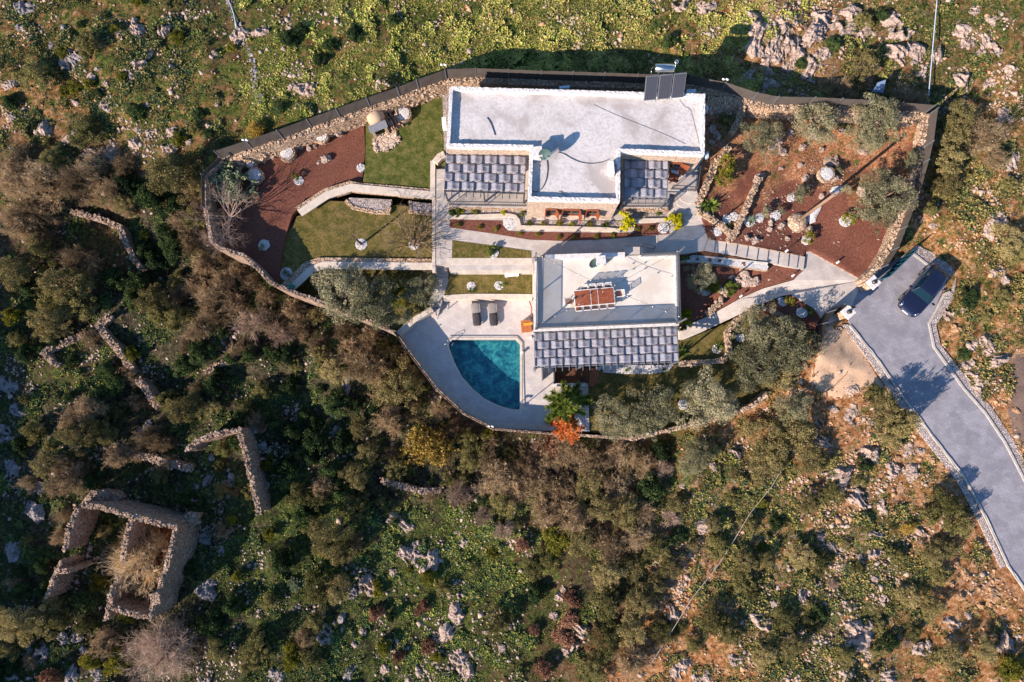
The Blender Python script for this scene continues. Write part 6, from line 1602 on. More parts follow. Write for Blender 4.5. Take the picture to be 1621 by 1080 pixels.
def twig_mesh(name, R, Hh, n0, levels, w0, seed, spread=.55, shrink=.62, nk=4, dome=True, leafy=0, leaf=.03):
    rg = np.random.default_rng(seed)
    A = np.zeros((n0, 3)); th = rg.uniform(0, 6.283, n0); el = rg.uniform(.25, 1.35, n0)
    D = np.stack([np.cos(th) * np.cos(el), np.sin(th) * np.cos(el), np.sin(el)], 1)
    L = 0.5 * np.sqrt((R * np.cos(el)) ** 2 + (Hh * np.sin(el)) ** 2)
    CO = []; Q = []; off = 0; w_ = w0; ends = None
    for lv in range(levels):
        # each branch in two bent pieces
        D1 = D + rg.normal(size=D.shape) * .16; B1 = A + D1 * (L * .5)[:, None]
        D2 = D1 + rg.normal(size=D.shape) * .22 + np.array([0, 0, .06]); D2 /= np.linalg.norm(D2, axis=1, keepdims=True); B2 = B1 + D2 * (L * .5)[:, None]
        for a, b_, wa, wb in ((A, B1, w_, w_ * .8), (B1, B2, w_ * .8, w_ * .6)):
            reps = 2 if lv < 2 else 1
            for _ in range(reps):
                co, q = seg_quads(a, b_, wa, wb, rg); CO.append(co); Q.append(q + off); off += len(co)
        ends = B2
        # children from along the branch
        m_ = len(A); k = nk if lv > 0 else nk + 2
        t_ = rg.uniform(.25, 1.0, (m_, k)); par = np.repeat(np.arange(m_), k); t_ = t_.ravel()
        S_ = np.where((t_ < .5)[:, None], A[par] + (B1[par] - A[par]) * (t_ * 2)[:, None], B1[par] + (B2[par] - B1[par]) * ((t_ - .5) * 2)[:, None])
        nd = D2[par] + rg.normal(size=(m_ * k, 3)) * spread; nd /= np.linalg.norm(nd, axis=1, keepdims=True)
        L = L[par] * shrink * rg.uniform(.7, 1.2, m_ * k); A = S_; D = nd; w_ *= .55
    if leafy:
        i = rg.choice(len(A), leafy); co, q = leaf_quads(A[i] + rg.normal(size=(leafy, 3)) * .05, rg.normal(size=(leafy, 3)), leaf, rg, .6); CO.append(co); Q.append(q + off)
    co = np.concatenate(CO); 
    return mesh_np(name, co, np.concatenate(Q))

def trunk_mesh(name, h, r, R, seed, limbs=5):
    rr = random.Random(seed); mb = MB()
    lean = Vector((rr.uniform(-.2, .2), rr.uniform(-.2, .2), 0))
    top = Vector((0, 0, h)) + lean * h
    mb.tube([(0, 0, -.4), (0, 0, h * .3), lean * h * .6 + Vector((0, 0, h * .65)), top], [r * 1.3, r, r * .85, r * .7], 7)
    for k in range(limbs):
        a = k * 6.283 / limbs + rr.uniform(-.4, .4); e = top + Vector((math.cos(a) * R * .6, math.sin(a) * R * .6, R * rr.uniform(.3, .6)))
        mid = top.lerp(e, .5) + Vector((rr.uniform(-.1, .1), rr.uniform(-.1, .1), .1))
        mb.tube([top - Vector((0, 0, .1)), mid, e], [r * .55, r * .35, r * .12], 5)
    me = bpy.data.meshes.new(name); me.from_pydata([tuple(v) for v in mb.v], [], mb.f); me.update(); return me

PROTO = {}
def proto(key, cname, cme, cmat, tme=None, tmat=None, tname='trunk'):
    cme.materials.append(cmat)
    if tme: tme.materials.append(tmat or M['bark'])
    PROTO.setdefault(key, []).append((cname, cme, tname, tme))
for s in range(3):   # R = 2 m olives
    proto('olive', 'crown', crown_mesh('olive_crown', 2.0, 3.4, 58, 9500, .060, 100 + s, base=.9, asp=.42, rc=.19), M['l_olive'], trunk_mesh('olive_trunk', 1.1, .20, 2.0, s))
    proto('drab', 'crown', crown_mesh('drab_crown', 1.5, 2.2, 46, 7500, .054, 120 + s, base=.2, asp=.45, rc=.20), M['l_olived'], trunk_mesh('drab_trunk', .6, .12, 1.4, s + 10), tname='stem')
    proto('scrub', 'foliage', crown_mesh('scrub_foliage', 1.3, 1.5, 40, 6800, .050, 140 + s, base=.05, asp=.5, rc=.21), M['l_scrub'], trunk_mesh('scrub_stem', .35, .08, 1.1, s + 20), tname='stem')
    proto('dark', 'foliage', crown_mesh('dark_foliage', 1.1, 1.1, 24, 5200, .060, 160 + s, base=.03, asp=.6, rc=.28), M['l_dark'], trunk_mesh('dark_stem', .3, .07, .9, s + 30), tname='stem')
    proto('brown', 'twigs', twig_mesh('brown_twigs', 1.5, 1.6, 20, 5, .034, 180 + s, nk=4, leafy=500, leaf=.03), M['l_brown'], trunk_mesh('brown_stem', .3, .06, 1.1, s + 40), tname='stem')
for s in range(2):
    proto('yellow', 'foliage', crown_mesh('yellow_foliage', 1.0, 1.1, 20, 5200, .050, 200 + s, base=.03, asp=.55, rc=.28), M['l_yellow'], trunk_mesh('yellow_stem', .3, .06, .8, s + 50), tname='stem')
    proto('pink', 'twigs', twig_mesh('pink_twigs', 1.3, 1.3, 18, 5, .026, 220 + s, nk=4), M['l_brownp'], trunk_mesh('pink_stem', .3, .06, 1.0, s + 60), tname='stem')
    proto('red', 'twigs', twig_mesh('red_twigs', 1.1, .8, 20, 4, .035, 230 + s, nk=5, leafy=1500, leaf=.04), M['l_red'], trunk_mesh('red_stem', .2, .05, .8, s + 70), tname='stem')
proto('gold', 'twigs', twig_mesh('gold_twigs', 1.6, 1.8, 22, 5, .026, 240, nk=4, leafy=5000, leaf=.045), M['l_gold'], trunk_mesh('gold_stem', .4, .08, 1.2, 80), tname='stem')
proto('bright', 'foliage', crown_mesh('bright_foliage', .85, 1.1, 40, 5200, .055, 250, base=.1, asp=.6, rc=.20, up=.9), M['l_bright'], trunk_mesh('bright_stem', .4, .05, .6, 81), tname='stem')
proto('smallolive', 'crown', crown_mesh('young_olive_crown', .9, 1.7, 22, 3600, .050, 251, base=.5, asp=.42, rc=.26), M['l_olive'], trunk_mesh('young_olive_trunk', .6, .05, .7, 82))
proto('fresh', 'foliage', crown_mesh('fresh_foliage', .6, .75, 14, 2000, .055, 252, base=.05, asp=.5, rc=.3), M['l_fresh'], trunk_mesh('fresh_stem', .2, .03, .4, 83), tname='stem')
proto('citrus', 'foliage', crown_mesh('citrus_foliage', .75, 1.5, 15, 1500, .060, 253, base=.4, asp=.6, rc=.26), M['l_yellow'], trunk_mesh('citrus_trunk', .5, .04, .5, 84))

# fronds: rosette plants (palms, yuccas, agaves)
def rosette(name, n, L, w_, seed, curve=.5, el0=.2, el1=1.3, base=0.0, serr=0):
    rg = random.Random(seed); mb = MB()
    for k in range(n):
        a = rg.uniform(0, 6.283); el = rg.uniform(el0, el1); l = L * rg.uniform(.7, 1.1)
        d = Vector((math.cos(a) * math.cos(el), math.sin(a) * math.cos(el), math.sin(el))); s = Vector((-math.sin(a), math.cos(a), 0))
        p = Vector((0, 0, base)); pts = [p]; S = 4
        for i in range(S): d = (d - Vector((0, 0, curve * .35))).normalized(); p = p + d * l / S; pts.append(p)
        if serr:
            mb.tube(pts, [.012] * (S + 1), 4)
            for i in range(1, S * 5):
                q = i / (S * 5) * S; k0 = int(q); c = pts[k0].lerp(pts[min(S, k0 + 1)], q - k0); ll = serr * math.sin(math.pi * (.12 + .85 * i / (S * 5)))
                for sg in (-1, 1):
                    e = c + s * sg * ll + d * ll * .5 - Vector((0, 0, ll * .25)); t_ = (pts[min(S, k0 + 1)] - pts[k0]).normalized() * w_
                    mb.add([c - t_, c + t_, e], [(0, 1, 2)])
        else:
            vs = []
            for i, c in enumerate(pts):
                ww = w_ * (1 - (i / S) ** 1.6) * (.6 + .4 * min(1, i)) + .002; vs += [c - s * ww, c + s * ww]
            mb.add(vs, [(2 * i, 2 * i + 1, 2 * i + 3, 2 * i + 2) for i in range(S)])
    me = bpy.data.meshes.new(name); me.from_pydata([tuple(v) for v in mb.v], [], mb.f); me.update(); return me
proto('yucca', 'leaves', rosette('yucca_leaves', 60, .75, .03, 5, .15), M['l_cactus'], trunk_mesh('yucca_stem', .15, .06, .01, 85, 1), tname='stem')
proto('cycad', 'fronds', rosette('cycad_fronds', 34, .95, .045, 6, .35, serr=.16), M['l_fresh'], trunk_mesh('cycad_stem', .25, .10, .01, 86, 1), tname='stem')
proto('agave', 'leaves', rosette('agave_leaves', 26, .42, .045, 7, .1), M['l_fresh'], trunk_mesh('agave_stem', .08, .05, .01, 87, 1), tname='stem')

# conifer seen from above: whorled sprays
def spray_tree(name, R, Hh, n, seed, seglen=.12, w_=.03, cover=26):
    rg = np.random.default_rng(seed); CO = []; Q = []; off = 0
    for k in range(n):
        f = k / n; z = .5 + (Hh - .6) * f; th = k * 2.4 + rg.uniform(-.3, .3); r = R * (1 - f * .82) * rg.uniform(.75, 1.1); el = .15 + f * .9
        D = np.array([math.cos(th) * math.cos(el), math.sin(th) * math.cos(el), math.sin(el) * .6]); A = np.array([0, 0, z]); m_ = int(r / seglen * cover)
        t_ = rg.uniform(.05, 1, m_); c = A + D * (t_ * r)[:, None]; s = np.cross(D, [0, 0, 1.]); sd = rg.choice([-1, 1], m_)
        ll = seglen * 2.6 * (1.15 - t_ * .75) * (r / R) ** .3 * rg.uniform(.6, 1.2, m_)
        e = c + (s * (sd * ll)[:, None]) + D * (ll * .7)[:, None] + rg.normal(size=(m_, 3)) * .06 + np.array([0, 0, .05])
        co, q = seg_quads(c, e, w_, w_ * .35, rg); CO.append(co); Q.append(q + off); off += len(co)
        co, q = seg_quads(A[None], (A + D * r)[None], .03, .01, rg); CO.append(co); Q.append(q + off); off += len(co)
    return mesh_np(name, np.concatenate(CO), np.concatenate(Q))
proto('conifer', 'crown', spray_tree('conifer_crown', 1.75, 3.6, 40, 3, cover=34), M['l_fresh'], trunk_mesh('conifer_trunk', 3.2, .12, .01, 88, 1))
proto('deadfir', 'crown', spray_tree('dead_fir_crown', 1.25, 2.4, 26, 4, seglen=.10, w_=.022, cover=24), M['l_orange'], trunk_mesh('dead_fir_trunk', 2.2, .06, .01, 89, 1))
# bare trees with real 3-sided limbs
def bare_tree(name, h, R, seed, thick=.10, levels=4, nk=3, spread=.6, lean=(0, 0), fork=5, twist=.25, shrink=.66):
    rg = random.Random(seed); mb = MB()
    def grow(p, d, l, r, lv):
        pts = [p]; rad = [r]; q = p.copy(); dd = d.copy(); S = 4
        for i in range(S):
            dd = (dd + Vector((rg.gauss(0, twist), rg.gauss(0, twist), rg.gauss(0, twist * .6) + .05)) * .5).normalized(); q = q + dd * l / S; pts.append(q.copy()); rad.append(r * (1 - .5 * (i + 1) / S))
        mb.tube(pts, rad, 5 if lv > 1 else 3, cap=False)
        if lv == 0: return
        for k in range(nk):
            i = rg.randint(2, S); nd = (dd + Vector((rg.gauss(0, spread), rg.gauss(0, spread), rg.gauss(0, spread * .5)))).normalized()
            grow(pts[i], nd, l * shrink * rg.uniform(.8, 1.2), rad[i] * .75, lv - 1)
    t0 = Vector((lean[0], lean[1], h * .35)); mb.tube([(0, 0, -.3), t0 * .6, t0], [thick * 1.3, thick, thick * .9], 7)
    for k in range(fork):
        a = k * 6.283 / fork + rg.uniform(-.3, .3); el = rg.uniform(.35, 1.1); grow(t0, Vector((math.cos(a) * math.cos(el), math.sin(a) * math.cos(el), math.sin(el))), R * .5, thick * .62, levels)
    me = bpy.data.meshes.new(name); me.from_pydata([tuple(v) for v in mb.v], [], mb.f); me.polygons.foreach_set('use_smooth', [True] * len(me.polygons)); me.update(); return me
proto('figtree', 'branches', bare_tree('bare_fig_branches', 3.0, 3.4, 21, .085, 5, 3, .6, fork=9), M['bark_p'], trunk_mesh('fig_trunk', 1.0, .16, .01, 90, 1))
proto('baretree', 'branches', twig_mesh('bare_tree_branches', 2.8, 3.0, 16, 5, .036, 262, spread=.42, nk=3), M['l_brown'], trunk_mesh('bare_tree_trunk', .9, .10, .01, 91, 1))
proto('slimtree', 'branches', bare_tree('slim_tree_branches', 3.6, 1.5, 23, .024, 5, 3, .5, fork=6), M['bark'], trunk_mesh('slim_tree_trunk', .9, .06, .01, 92, 1))
proto('ruintree', 'branches', twig_mesh('ruin_tree_branches', 2.6, 3.6, 26, 5, .042, 260, spread=.38, nk=4), leaf_mat('pale_straw_twigs', [(.40, .27, .12), (.58, .42, .22), (.72, .58, .40)]), trunk_mesh('ruin_tree_trunk', .8, .14, 1.2, 93))
proto('greytree', 'branches', twig_mesh('grey_tree_branches', 2.4, 2.8, 30, 5, .028, 261, spread=.5, nk=4), M['l_brownp'], trunk_mesh('grey_tree_trunk', .8, .12, 1.2, 94))
# cactus clump: paddles
def cactus(name, seed):
    rg = random.Random(seed); mb = MB()
    def paddle(p, d, s, lv):
        u = d.cross(Vector((rg.gauss(0, 1), rg.gauss(0, 1), rg.gauss(0, .3)))).normalized(); c = p + d * s * .5; w_ = u; n_ = d.cross(u)
        vs = [c + d * (math.sin(a) * s * .55) + w_ * (math.cos(a) * s * .33) + n_ * t_ * .02 for t_ in (-1, 1) for a in [i * .628 for i in range(10)]]
        mb.add(vs, [tuple(range(9, -1, -1)), tuple(range(10, 20))] + [(i, (i + 1) % 10, (i + 1) % 10 + 10, i + 10) for i in range(10)])
        if lv: 
            for _ in range(rg.randint(2, 3)): paddle(p + d * s * .95, (d + Vector((rg.gauss(0, .6), rg.gauss(0, .6), rg.gauss(.2, .3)))).normalized(), s * .9, lv - 1)
    for _ in range(13): paddle(Vector((rg.gauss(0, .7), rg.gauss(0, .6), 0)), Vector((rg.gauss(0, .4), rg.gauss(0, .4), 1)).normalized(), .48, 4)
    me = bpy.data.meshes.new(name); me.from_pydata([tuple(v) for v in mb.v], [], mb.f); me.update(); return me
proto('cactus', 'pads', cactus('cactus_pads', 3), M['l_cactus'], trunk_mesh('cactus_stem', .3, .1, .01, 95, 1), tname='stem')

BASE_R = dict(olive=2.0, drab=1.5, scrub=1.3, dark=1.1, brown=1.5, yellow=1.0, pink=1.3, red=1.1, gold=1.6, bright=.85, smallolive=.9, fresh=.6, citrus=.75, yucca=.7, cycad=.85, agave=.4, conifer=1.75, deadfir=1.25, figtree=3.2, baretree=2.4, slimtree=1.5, ruintree=2.6, greytree=2.3, cactus=1.9)
BASE_H = dict(olive=3.4, drab=2.2, scrub=1.5, dark=1.1, brown=1.6, yellow=1.1, pink=1.3, red=.8, gold=1.8, bright=1.1, smallolive=1.7, fresh=.7, citrus=1.5, yucca=.5, cycad=.5, agave=.25, conifer=3.4, deadfir=2.2, figtree=4.2, baretree=3.6, slimtree=3.2, ruintree=3.6, greytree=2.8, cactus=2.0)
for _k, _l in PROTO.items():
    _v = np.concatenate([np.array([v_.co for v_ in e_[1].vertices]) for e_ in _l])
    BASE_R[_k] = float(np.percentile(np.hypot(_v[:, 0], _v[:, 1]), 95)); BASE_H[_k] = float(np.percentile(_v[:, 2], 98))
NAMES = dict(olive='olive_tree', drab='wild_olive_shrub', scrub='evergreen_shrub', dark='dark_shrub', brown='leafless_shrub', yellow='yellow_green_shrub', pink='leafless_shrub', red='rusty_shrub', gold='golden_shrub', bright='golden_privet', smallolive='young_olive_tree',
    fresh='garden_shrub', citrus='citrus_bush', yucca='yucca', cycad='cycad', agave='agave', conifer='conifer_tree', deadfir='dead_fir_tree', figtree='bare_fig_tree', baretree='bare_tree', slimtree='bare_young_tree', ruintree='bare_tree', greytree='bare_tree', cactus='prickly_pear')
CATS = dict(olive='olive tree', drab='shrub', scrub='shrub', dark='shrub', brown='shrub', yellow='shrub', pink='shrub', red='shrub', gold='shrub', bright='shrub', smallolive='olive tree', fresh='shrub', citrus='shrub', yucca='yucca', cycad='cycad', agave='agave', conifer='conifer', deadfir='dead tree', figtree='fig tree', baretree='bare tree', slimtree='bare tree', ruintree='bare tree', greytree='bare tree', cactus='cactus')
GROUPS = dict(olive='olive trees', drab='drab green shrubs on the slopes', scrub='evergreen shrubs on the slopes', dark='dark low shrubs', brown='leafless brown shrubs', yellow='yellow-green shrubs', pink='leafless greyish shrubs', red='rusty red shrubs', gold='golden shrubs', bright='yellow garden shrubs', smallolive='young olive trees', fresh='small green garden shrubs', citrus='citrus bushes', yucca='yuccas', cycad='cycads', agave='agaves')
_cnt = {}
def plant(kind, p, r, label, zs=1.0, k=None, rot=None):
    i = _cnt.get(kind, 0); _cnt[kind] = i + 1
    cn, cm, tn, tme = PROTO[kind][(i if k is None else k) % len(PROTO[kind])]
    s = r / BASE_R[kind]
    root = thing(NAMES[kind], label, CATS[kind], p, GROUPS.get(kind)); root.scale = (s, s * rnd.uniform(.9, 1.1), s * zs); root.rotation_euler = (0, 0, rnd.uniform(0, 6.28) if rot is None else rot)
    o = link(cn, cm, None, root)
    if tme: link(tn, tme, None, root)
    return root
def plant_px(kind, px, py, r_px, label, zfun=None, z=None, zs=1.0, rot=None):
    """px,py = middle of the plant as photographed; the foot is found below it at the right distance"""
    if z is not None: base = P(px, py, z)
    else: base = (zfun or G)(px, py)
    r = r_px / 20.0 * (H - base.z) / H
    hh = BASE_H[kind] * (r / BASE_R[kind]) * zs * .6
    q = P(px, py, base.z + hh)
    if z is None: bz = (GZ(q.x, q.y) if zfun is None else float(east_z(q.x, q.y)))
    else: bz = z
    return plant(kind, (q.x, q.y, bz - .03), r, label, zs, rot=rot)

# ---------------------------------------------------------------- garden plants
GP = [('olive',545,462,46,'silver olive tree at the west end of the olive row by the pool deck',.8,.9),('olive',598,476,44,'largest silver olive tree hanging over the wall west of the pool deck',.8,.95),('smallolive',640,503,16,'small silver olive overhanging the wall corner beside the pool deck',.8,1),('olive',668,458,30,'darker small olive tree beside the side walk to the pool',.8,.8),('yellow',628,468,20,'low yellow-green bush between the silver olives',.8,.5),
 ('olive',968,662,34,'western olive tree of the row south of the lawn',-.1,1),('olive',1032,648,42,'middle olive tree of the row on the south lawn',-.1,1),('olive',1120,636,44,'eastern olive tree of the row on the south lawn above the wall',-.1,1),('olive',1000,672,28,'low olive tree spreading over the south boundary wall',-.1,.8),
 ('olive',1204,518,40,'olive tree south of the triangular bed, near the curved stone edge',.3,1),('olive',1250,545,46,'big olive tree next to the dark fence by the dirt patch',.3,1),('olive',1196,575,42,'olive tree southwest of the dark gate fence on the south lawn',.0,1),('drab',1238,596,30,'drab olive shrub at the eastern end of the south lawn',0,1),
 ('olive',1108,438,27,'olive tree beside the pool house in the middle mulch bed',1.2,1.1),('yellow',1128,452,14,'yellow-green bush between the pool house olive and the fern',1.1,1),('fresh',1158,456,13,'feathery green fern-like bush beside the pale rock in the middle bed',1.1,1),('bright',1086,502,13,'bright yellow bush at the southeast corner of the pool house',.6,1),('fresh',1078,516,9,'small green bush just below the yellow bush by the pool house',.4,1),
 ('bright',992,350,15,'western bright yellow shrub in front of the stone house',2.65,1.1),('bright',1070,349,14,'eastern bright yellow shrub beside the curved steps',2.65,1.1),('cycad',1113,330,13,'dark green cycad of the pair beside the curved steps',2.8,1),('cycad',1128,323,13,'lighter green cycad of the pair beside the curved steps',2.8,1),
 ('fresh',1085,407,7,'round green shrub at the west end of the white planter',2.1,1),('fresh',1074,407,5,'tiny green shrub at the northeast corner of the pool house',2.1,1),('cycad',1080,556,11,'green cycad at the east end of the long pergola',.2,1),('cycad',1138,549,8,'small yellow-green cycad on the walled small lawn',.2,1),('cycad',1283,491,8,'small green cycad beside the large bare gravel ring by the gate',1.1,1),
 ('citrus',1250,477,9,'green bush with pale flowers in the triangular bed by the gate',1.1,1),('agave',747,459,7,'spiky yellow-green agave on the small lawn behind the western lounger',1.0,1),('agave',795,451,7,'spiky yellow-green agave on the small lawn behind the eastern lounger',1.0,1),('fresh',779,395,10,'green shrub on the narrow lawn strip',2.62,1),
 ('agave',887,588,5,'small agave at the west end of the white gravel border',0,1),('agave',952,588,5,'small dark plant in the white gravel border, west part',0,1),('agave',993,586,5,'small dark plant in the middle of the white gravel border',0,1),('agave',1052,585,5,'small dark plant at the east end of the white gravel border',0,1),
 ('fresh',720,336,9,'green shrub at the west end of the facade gravel bed',2.65,1),('bright',731,334,4.5,'small yellow bush near the west end of the facade gravel bed',2.65,1),('yellow',752,334,6,'olive-green tuft in the facade gravel bed under the west pergola',2.65,1),('bright',797,337,5,'small yellow bush in the facade gravel bed, east of the tuft',2.65,.9),('fresh',826,338,5,'small green bush at the corner of the projecting wing',2.65,1),
 ('yellow',838,354,6,'olive tuft under the western shuttered window',2.65,1),('bright',860,354,4.5,'small yellow bush under the western shuttered window',2.65,1),('yellow',885,353,6,'olive tuft under the middle shuttered window',2.65,1),('bright',906,355,4.5,'small yellow bush under the middle shuttered window',2.65,1),('yellow',934,355,6,'olive tuft under the eastern shuttered window',2.65,1),('fresh',958,357,6,'green tuft just west of the western bright yellow shrub',2.65,1),
 ('fresh',1043,335,6,'green shrub with upright shoots under the small east pergola',2.65,1.2),('smallolive',1020,340,6,'greyish bush on gravel between the two bright yellow shrubs',2.65,.6),
 ('smallolive',453,432,7,'small olive-green plant beside the southwest gravel ring',2.2,.7),('citrus',468,280,7,'small yellowish bush beside the gravel ring in the west mulch bed',2.45,1),('smallolive',414,391,6,'small grey-green plant on the shaded gravel ring of the west mulch bed',2.45,.7),('smallolive',551,180,11,'thin young olive by the fence in the northwest garden',2.6,1.2),('smallolive',628,168,7,'thin young olive on the round planter by the firewood',3.2,1),
 ('citrus',1150,262,17,'yellow-flowering bush over the leaning dry-stone wall',3.1,1),('citrus',1146,283,15,'straggly yellowish bush lower down the leaning dry-stone wall',3.0,1)]
for kd, px, py, r, lb, z, zs in GP: plant_px(kd, px, py, r, lb, z=z, zs=zs)
for i, (px, py) in enumerate([(726,355.5),(760,359.5),(785,362.5),(823,369.5),(851.5,370.5),(885,376),(911,374.5),(944,374)]):
    plant_px('yellow', px, py, 4.6, ['first','second','third','fourth','fifth','sixth','seventh','eighth'][i] + ' small round bush counted from the west along the red strip bed', z=2.65)
plant_px('yellow', 970, 372, 4.6, 'small round bush just west of the coping wall end in the red strip bed', z=2.65)
plant_px('yellow', 1010, 362, 4.2, 'small round bush in the red strip bed between the two yellow shrubs, western one', z=2.65)
plant_px('yellow', 1031, 362, 4.2, 'small round bush in the red strip bed between the two yellow shrubs, eastern one', z=2.65)
GEP = [('olive',1210,216,34,'round olive tree nearest the stone house in the east garden',1),('olive',1293,196,40,'olive tree in the middle of the north fence of the east garden',1),('olive',1388,190,46,'largest olive tree at the north fence of the east garden',1),('olive',1372,220,24,'low olive branch mass south of the largest fence olive',.8),('olive',1402,306,44,'big olive tree by the east boundary wall above the driveway',1),('smallolive',1444,252,18,'small olive at the northeast boundary wall under the long shadow',1),
 ('olive',1395,340,26,'small olive south of the big boundary olive',.9),('smallolive',1268,305,17,'grey-green young olive tree in the middle of the red garden',1),('smallolive',1340,300,9,'small round olive beside the pole top in the red garden',1),('smallolive',1212,335,10,'small grey olive beside the yucca in the red garden',1),('smallolive',1238,334,7,'tiny olive bush north of the flat stone mound',1),('smallolive',1328,268,9,'small olive beside the big boulder in the east garden',1),
 ('yucca',1190,350,11,'blue-green yucca in a gravel ring of the red garden',1),('agave',1153,357,7,'western green agave at the central dry-stone wall',1),('agave',1165,355,6,'eastern green agave at the central dry-stone wall',1),('citrus',1281,376,11,'southern citrus bush with yellow fruit in the red garden',1),('citrus',1345,346,12,'northern citrus bush with yellow fruit in the red garden',1),('scrub',1152,195,18,'dark green shrub in the shaded yard east of the stone house',.8)]
for kd, px, py, r, lb, zs in GEP: plant_px(kd, px, py, r, lb, zfun=GE, zs=zs)
p = P(897, 642, 2.2); plant('conifer', (P(895,640,2.0).x, P(895,640,2.0).y, 0), 1.6, 'bright green conifer tree between the pool and the south lawn')
plant('deadfir', (P(898,676,1.5).x, P(898,676,1.5).y, -.1), 1.3, 'bright orange dead fir tree just below the green conifer')
q = G(872, 703); plant('red', (q.x, q.y, q.z), 1.15, 'rust-orange dead branches outside the wall southwest of the dead fir', zs=1.0)
q = P(352, 335, 2.4 + 2.4); plant('figtree', (q.x, q.y, 2.4), 2.9, 'large pale bare fig tree at the western corner of the mulch garden')
q = P(350, 374, 2.4 + 1.5); plant('figtree', (q.x, q.y, 2.3), 2.0, 'second smaller pale bare tree just south of the large fig tree')
q = P(366, 290, 3.0); plant('cactus', (q.x, q.y, 2.3), 1.75, 'grey-green prickly pear clump behind the bare fig tree')
q = P(655, 388, 2.2); plant('baretree', (q.x, q.y, 2.2), 2.7, 'spreading bare tree on the lower west lawn beside the garden steps', zs=1.0)
q = P(572, 387, 2.2); plant('slimtree', (q.x, q.y, 2.2), 2.4, 'slim bare young tree on the middle of the lower west lawn', zs=1.3)
q = P(708, 246, 3.2); plant('slimtree', (q.x - .5, q.y - .2, 2.8), .9, 'bare branch tree at the corner of the west pergola', zs=.9)
q = P(225, 893, -1.6); plant('ruintree', (q.x, q.y, -3.9), 2.6, 'straw-coloured bare tree growing inside the roofless ruin')
q = P(188, 888, -2.0); plant('ruintree', (q.x, q.y, -4.2), 1.6, 'smaller grey bare tree leaning west of the ruin partition wall')
q = P(258, 1026, -2.5); plant('greytree', (q.x, q.y, GZ(q.x, q.y)), 2.7, 'large dense grey leafless tree south of the roofless ruin')
# red succulents in the planter
for i, (px, py) in enumerate([(1104,410),(1124,411),(1140,413),(1178,418)]):
    plant_px('red', px, py, 3.2, ['first','second','third','fourth'][i] + ' tiny red succulent counted from the west in the white planter', z=2.13, zs=.6)

# ---------------------------------------------------------------- automatic labels for slope plants and boulders
LM = [(210,880,75,'the roofless ruin'),(395,745,55,'the tall hooked dry-stone wall'),(165,360,45,'the bent dry-stone wall'),(100,560,35,'the cornered ruined wall'),(185,545,35,'the broken dry-stone wall'),(676,704,36,'the golden bush'),(650,770,35,'the short curved dry-stone wall'),(770,600,80,'the pool deck'),
 (885,690,22,'the orange dead fir'),(1455,460,35,'the parked car'),(1330,570,28,'the bare dirt patch'),(1500,640,30,'the driveway bend'),(1590,800,35,'the lower driveway'),(1260,60,40,'the big pale outcrop'),(1475,170,14,'the northeast fence corner'),(1475,70,14,'the pale pipe on the rocky slope'),(1140,890,40,'the long diagonal pipe'),
 (390,100,22,'the row of field stones'),(390,230,20,'the northwest fence end'),(706,112,14,'the fence corner behind the stone house'),(900,110,90,'the north fence behind the stone house'),(1250,640,30,'the end of the south lawn'),(1080,690,40,'the south boundary wall'),(352,340,42,'the bare fig tree'),(258,1026,45,'the large grey leafless tree'),
 (100,460,40,'the big green bush of the western scrub'),(245,725,40,'the low straight wall'),(350,578,24,'the short slanting wall'),(1620,560,14,'the eastern slope path'),(560,480,60,'the silver olive trees'),(0,0,10,'the northwest corner of the view'),(0,1080,10,'the southwest corner of the view'),(810,1080,10,'the middle of the south edge'),(1621,1080,10,'the southeast corner of the view'),(1621,0,10,'the northeast corner of the view'),(810,0,10,'the middle of the north edge'),(500,1000,10,'the southern gravelly clearing'),(0,640,10,'the middle of the west edge'),(1621,330,10,'the middle of the east edge')]
DIRS = ['east', 'northeast', 'north', 'northwest', 'west', 'southwest', 'south', 'southeast']
USED = set()
def auto_label(desc, px, py):
    c = sorted(LM, key=lambda l: math.hypot(px - l[0], py - l[1]) - l[2])
    def rel(l, fine=False):
        d = math.hypot(px - l[0], py - l[1]); g_ = d - l[2]
        k = DIRS[int(round(math.atan2(-(py - l[1]), px - l[0]) / (math.pi / 4))) % 8]
        if fine:
            m_ = max(1, round(g_ / 20)); dist = 'right beside and' if g_ < 8 else ('about ' + ['one','two','three','four','five','six','seven','eight','nine','ten','eleven','twelve','thirteen','fourteen','fifteen'][min(14, m_ - 1)] + (' metre' if m_ == 1 else ' metres'))
        else: dist = 'just' if g_ < 25 else ('a little way' if g_ < 60 else ('some way' if g_ < 120 else 'far'))
        return f'{dist} {k} of {l[3]}'
    cands = [f'{desc} {rel(l)}' for l in c[:3]] + [f'{desc} {rel(l, True)}' for l in c[:4]]
    for x in cands:
        x = x.replace('right beside and', 'touching, on the'); x = x.replace('touching, on the', 'close by,')
        if len(x.split()) <= 16 and x not in USED: USED.add(x); return x
    for a_ in ['slender', 'rounded', 'ragged', 'broad', 'squat', 'spreading']:
        for x in cands:
            x = a_ + ' ' + x
            if len(x.split()) <= 16 and x not in USED: USED.add(x); return x
    return cands[0]
def size_word(r): return 'small' if r < 13 else ('medium' if r < 21 else ('large' if r < 30 else 'very large'))
DESC = dict(drab='drab olive-green shrub', scrub='bushy green shrub', dark='dark green low shrub', brown='leafless brown shrub', yellow='yellow-green shrub', pink='leafless greyish shrub', red='rusty red shrub', gold='golden-yellow shrub', olive='silvery olive shrub', cactus='grey-green cactus clump')
K_ = dict(K='scrub', O='drab', D='dark', B='brown', Y='yellow', R='red', A='gold', G='pink', S='olive')
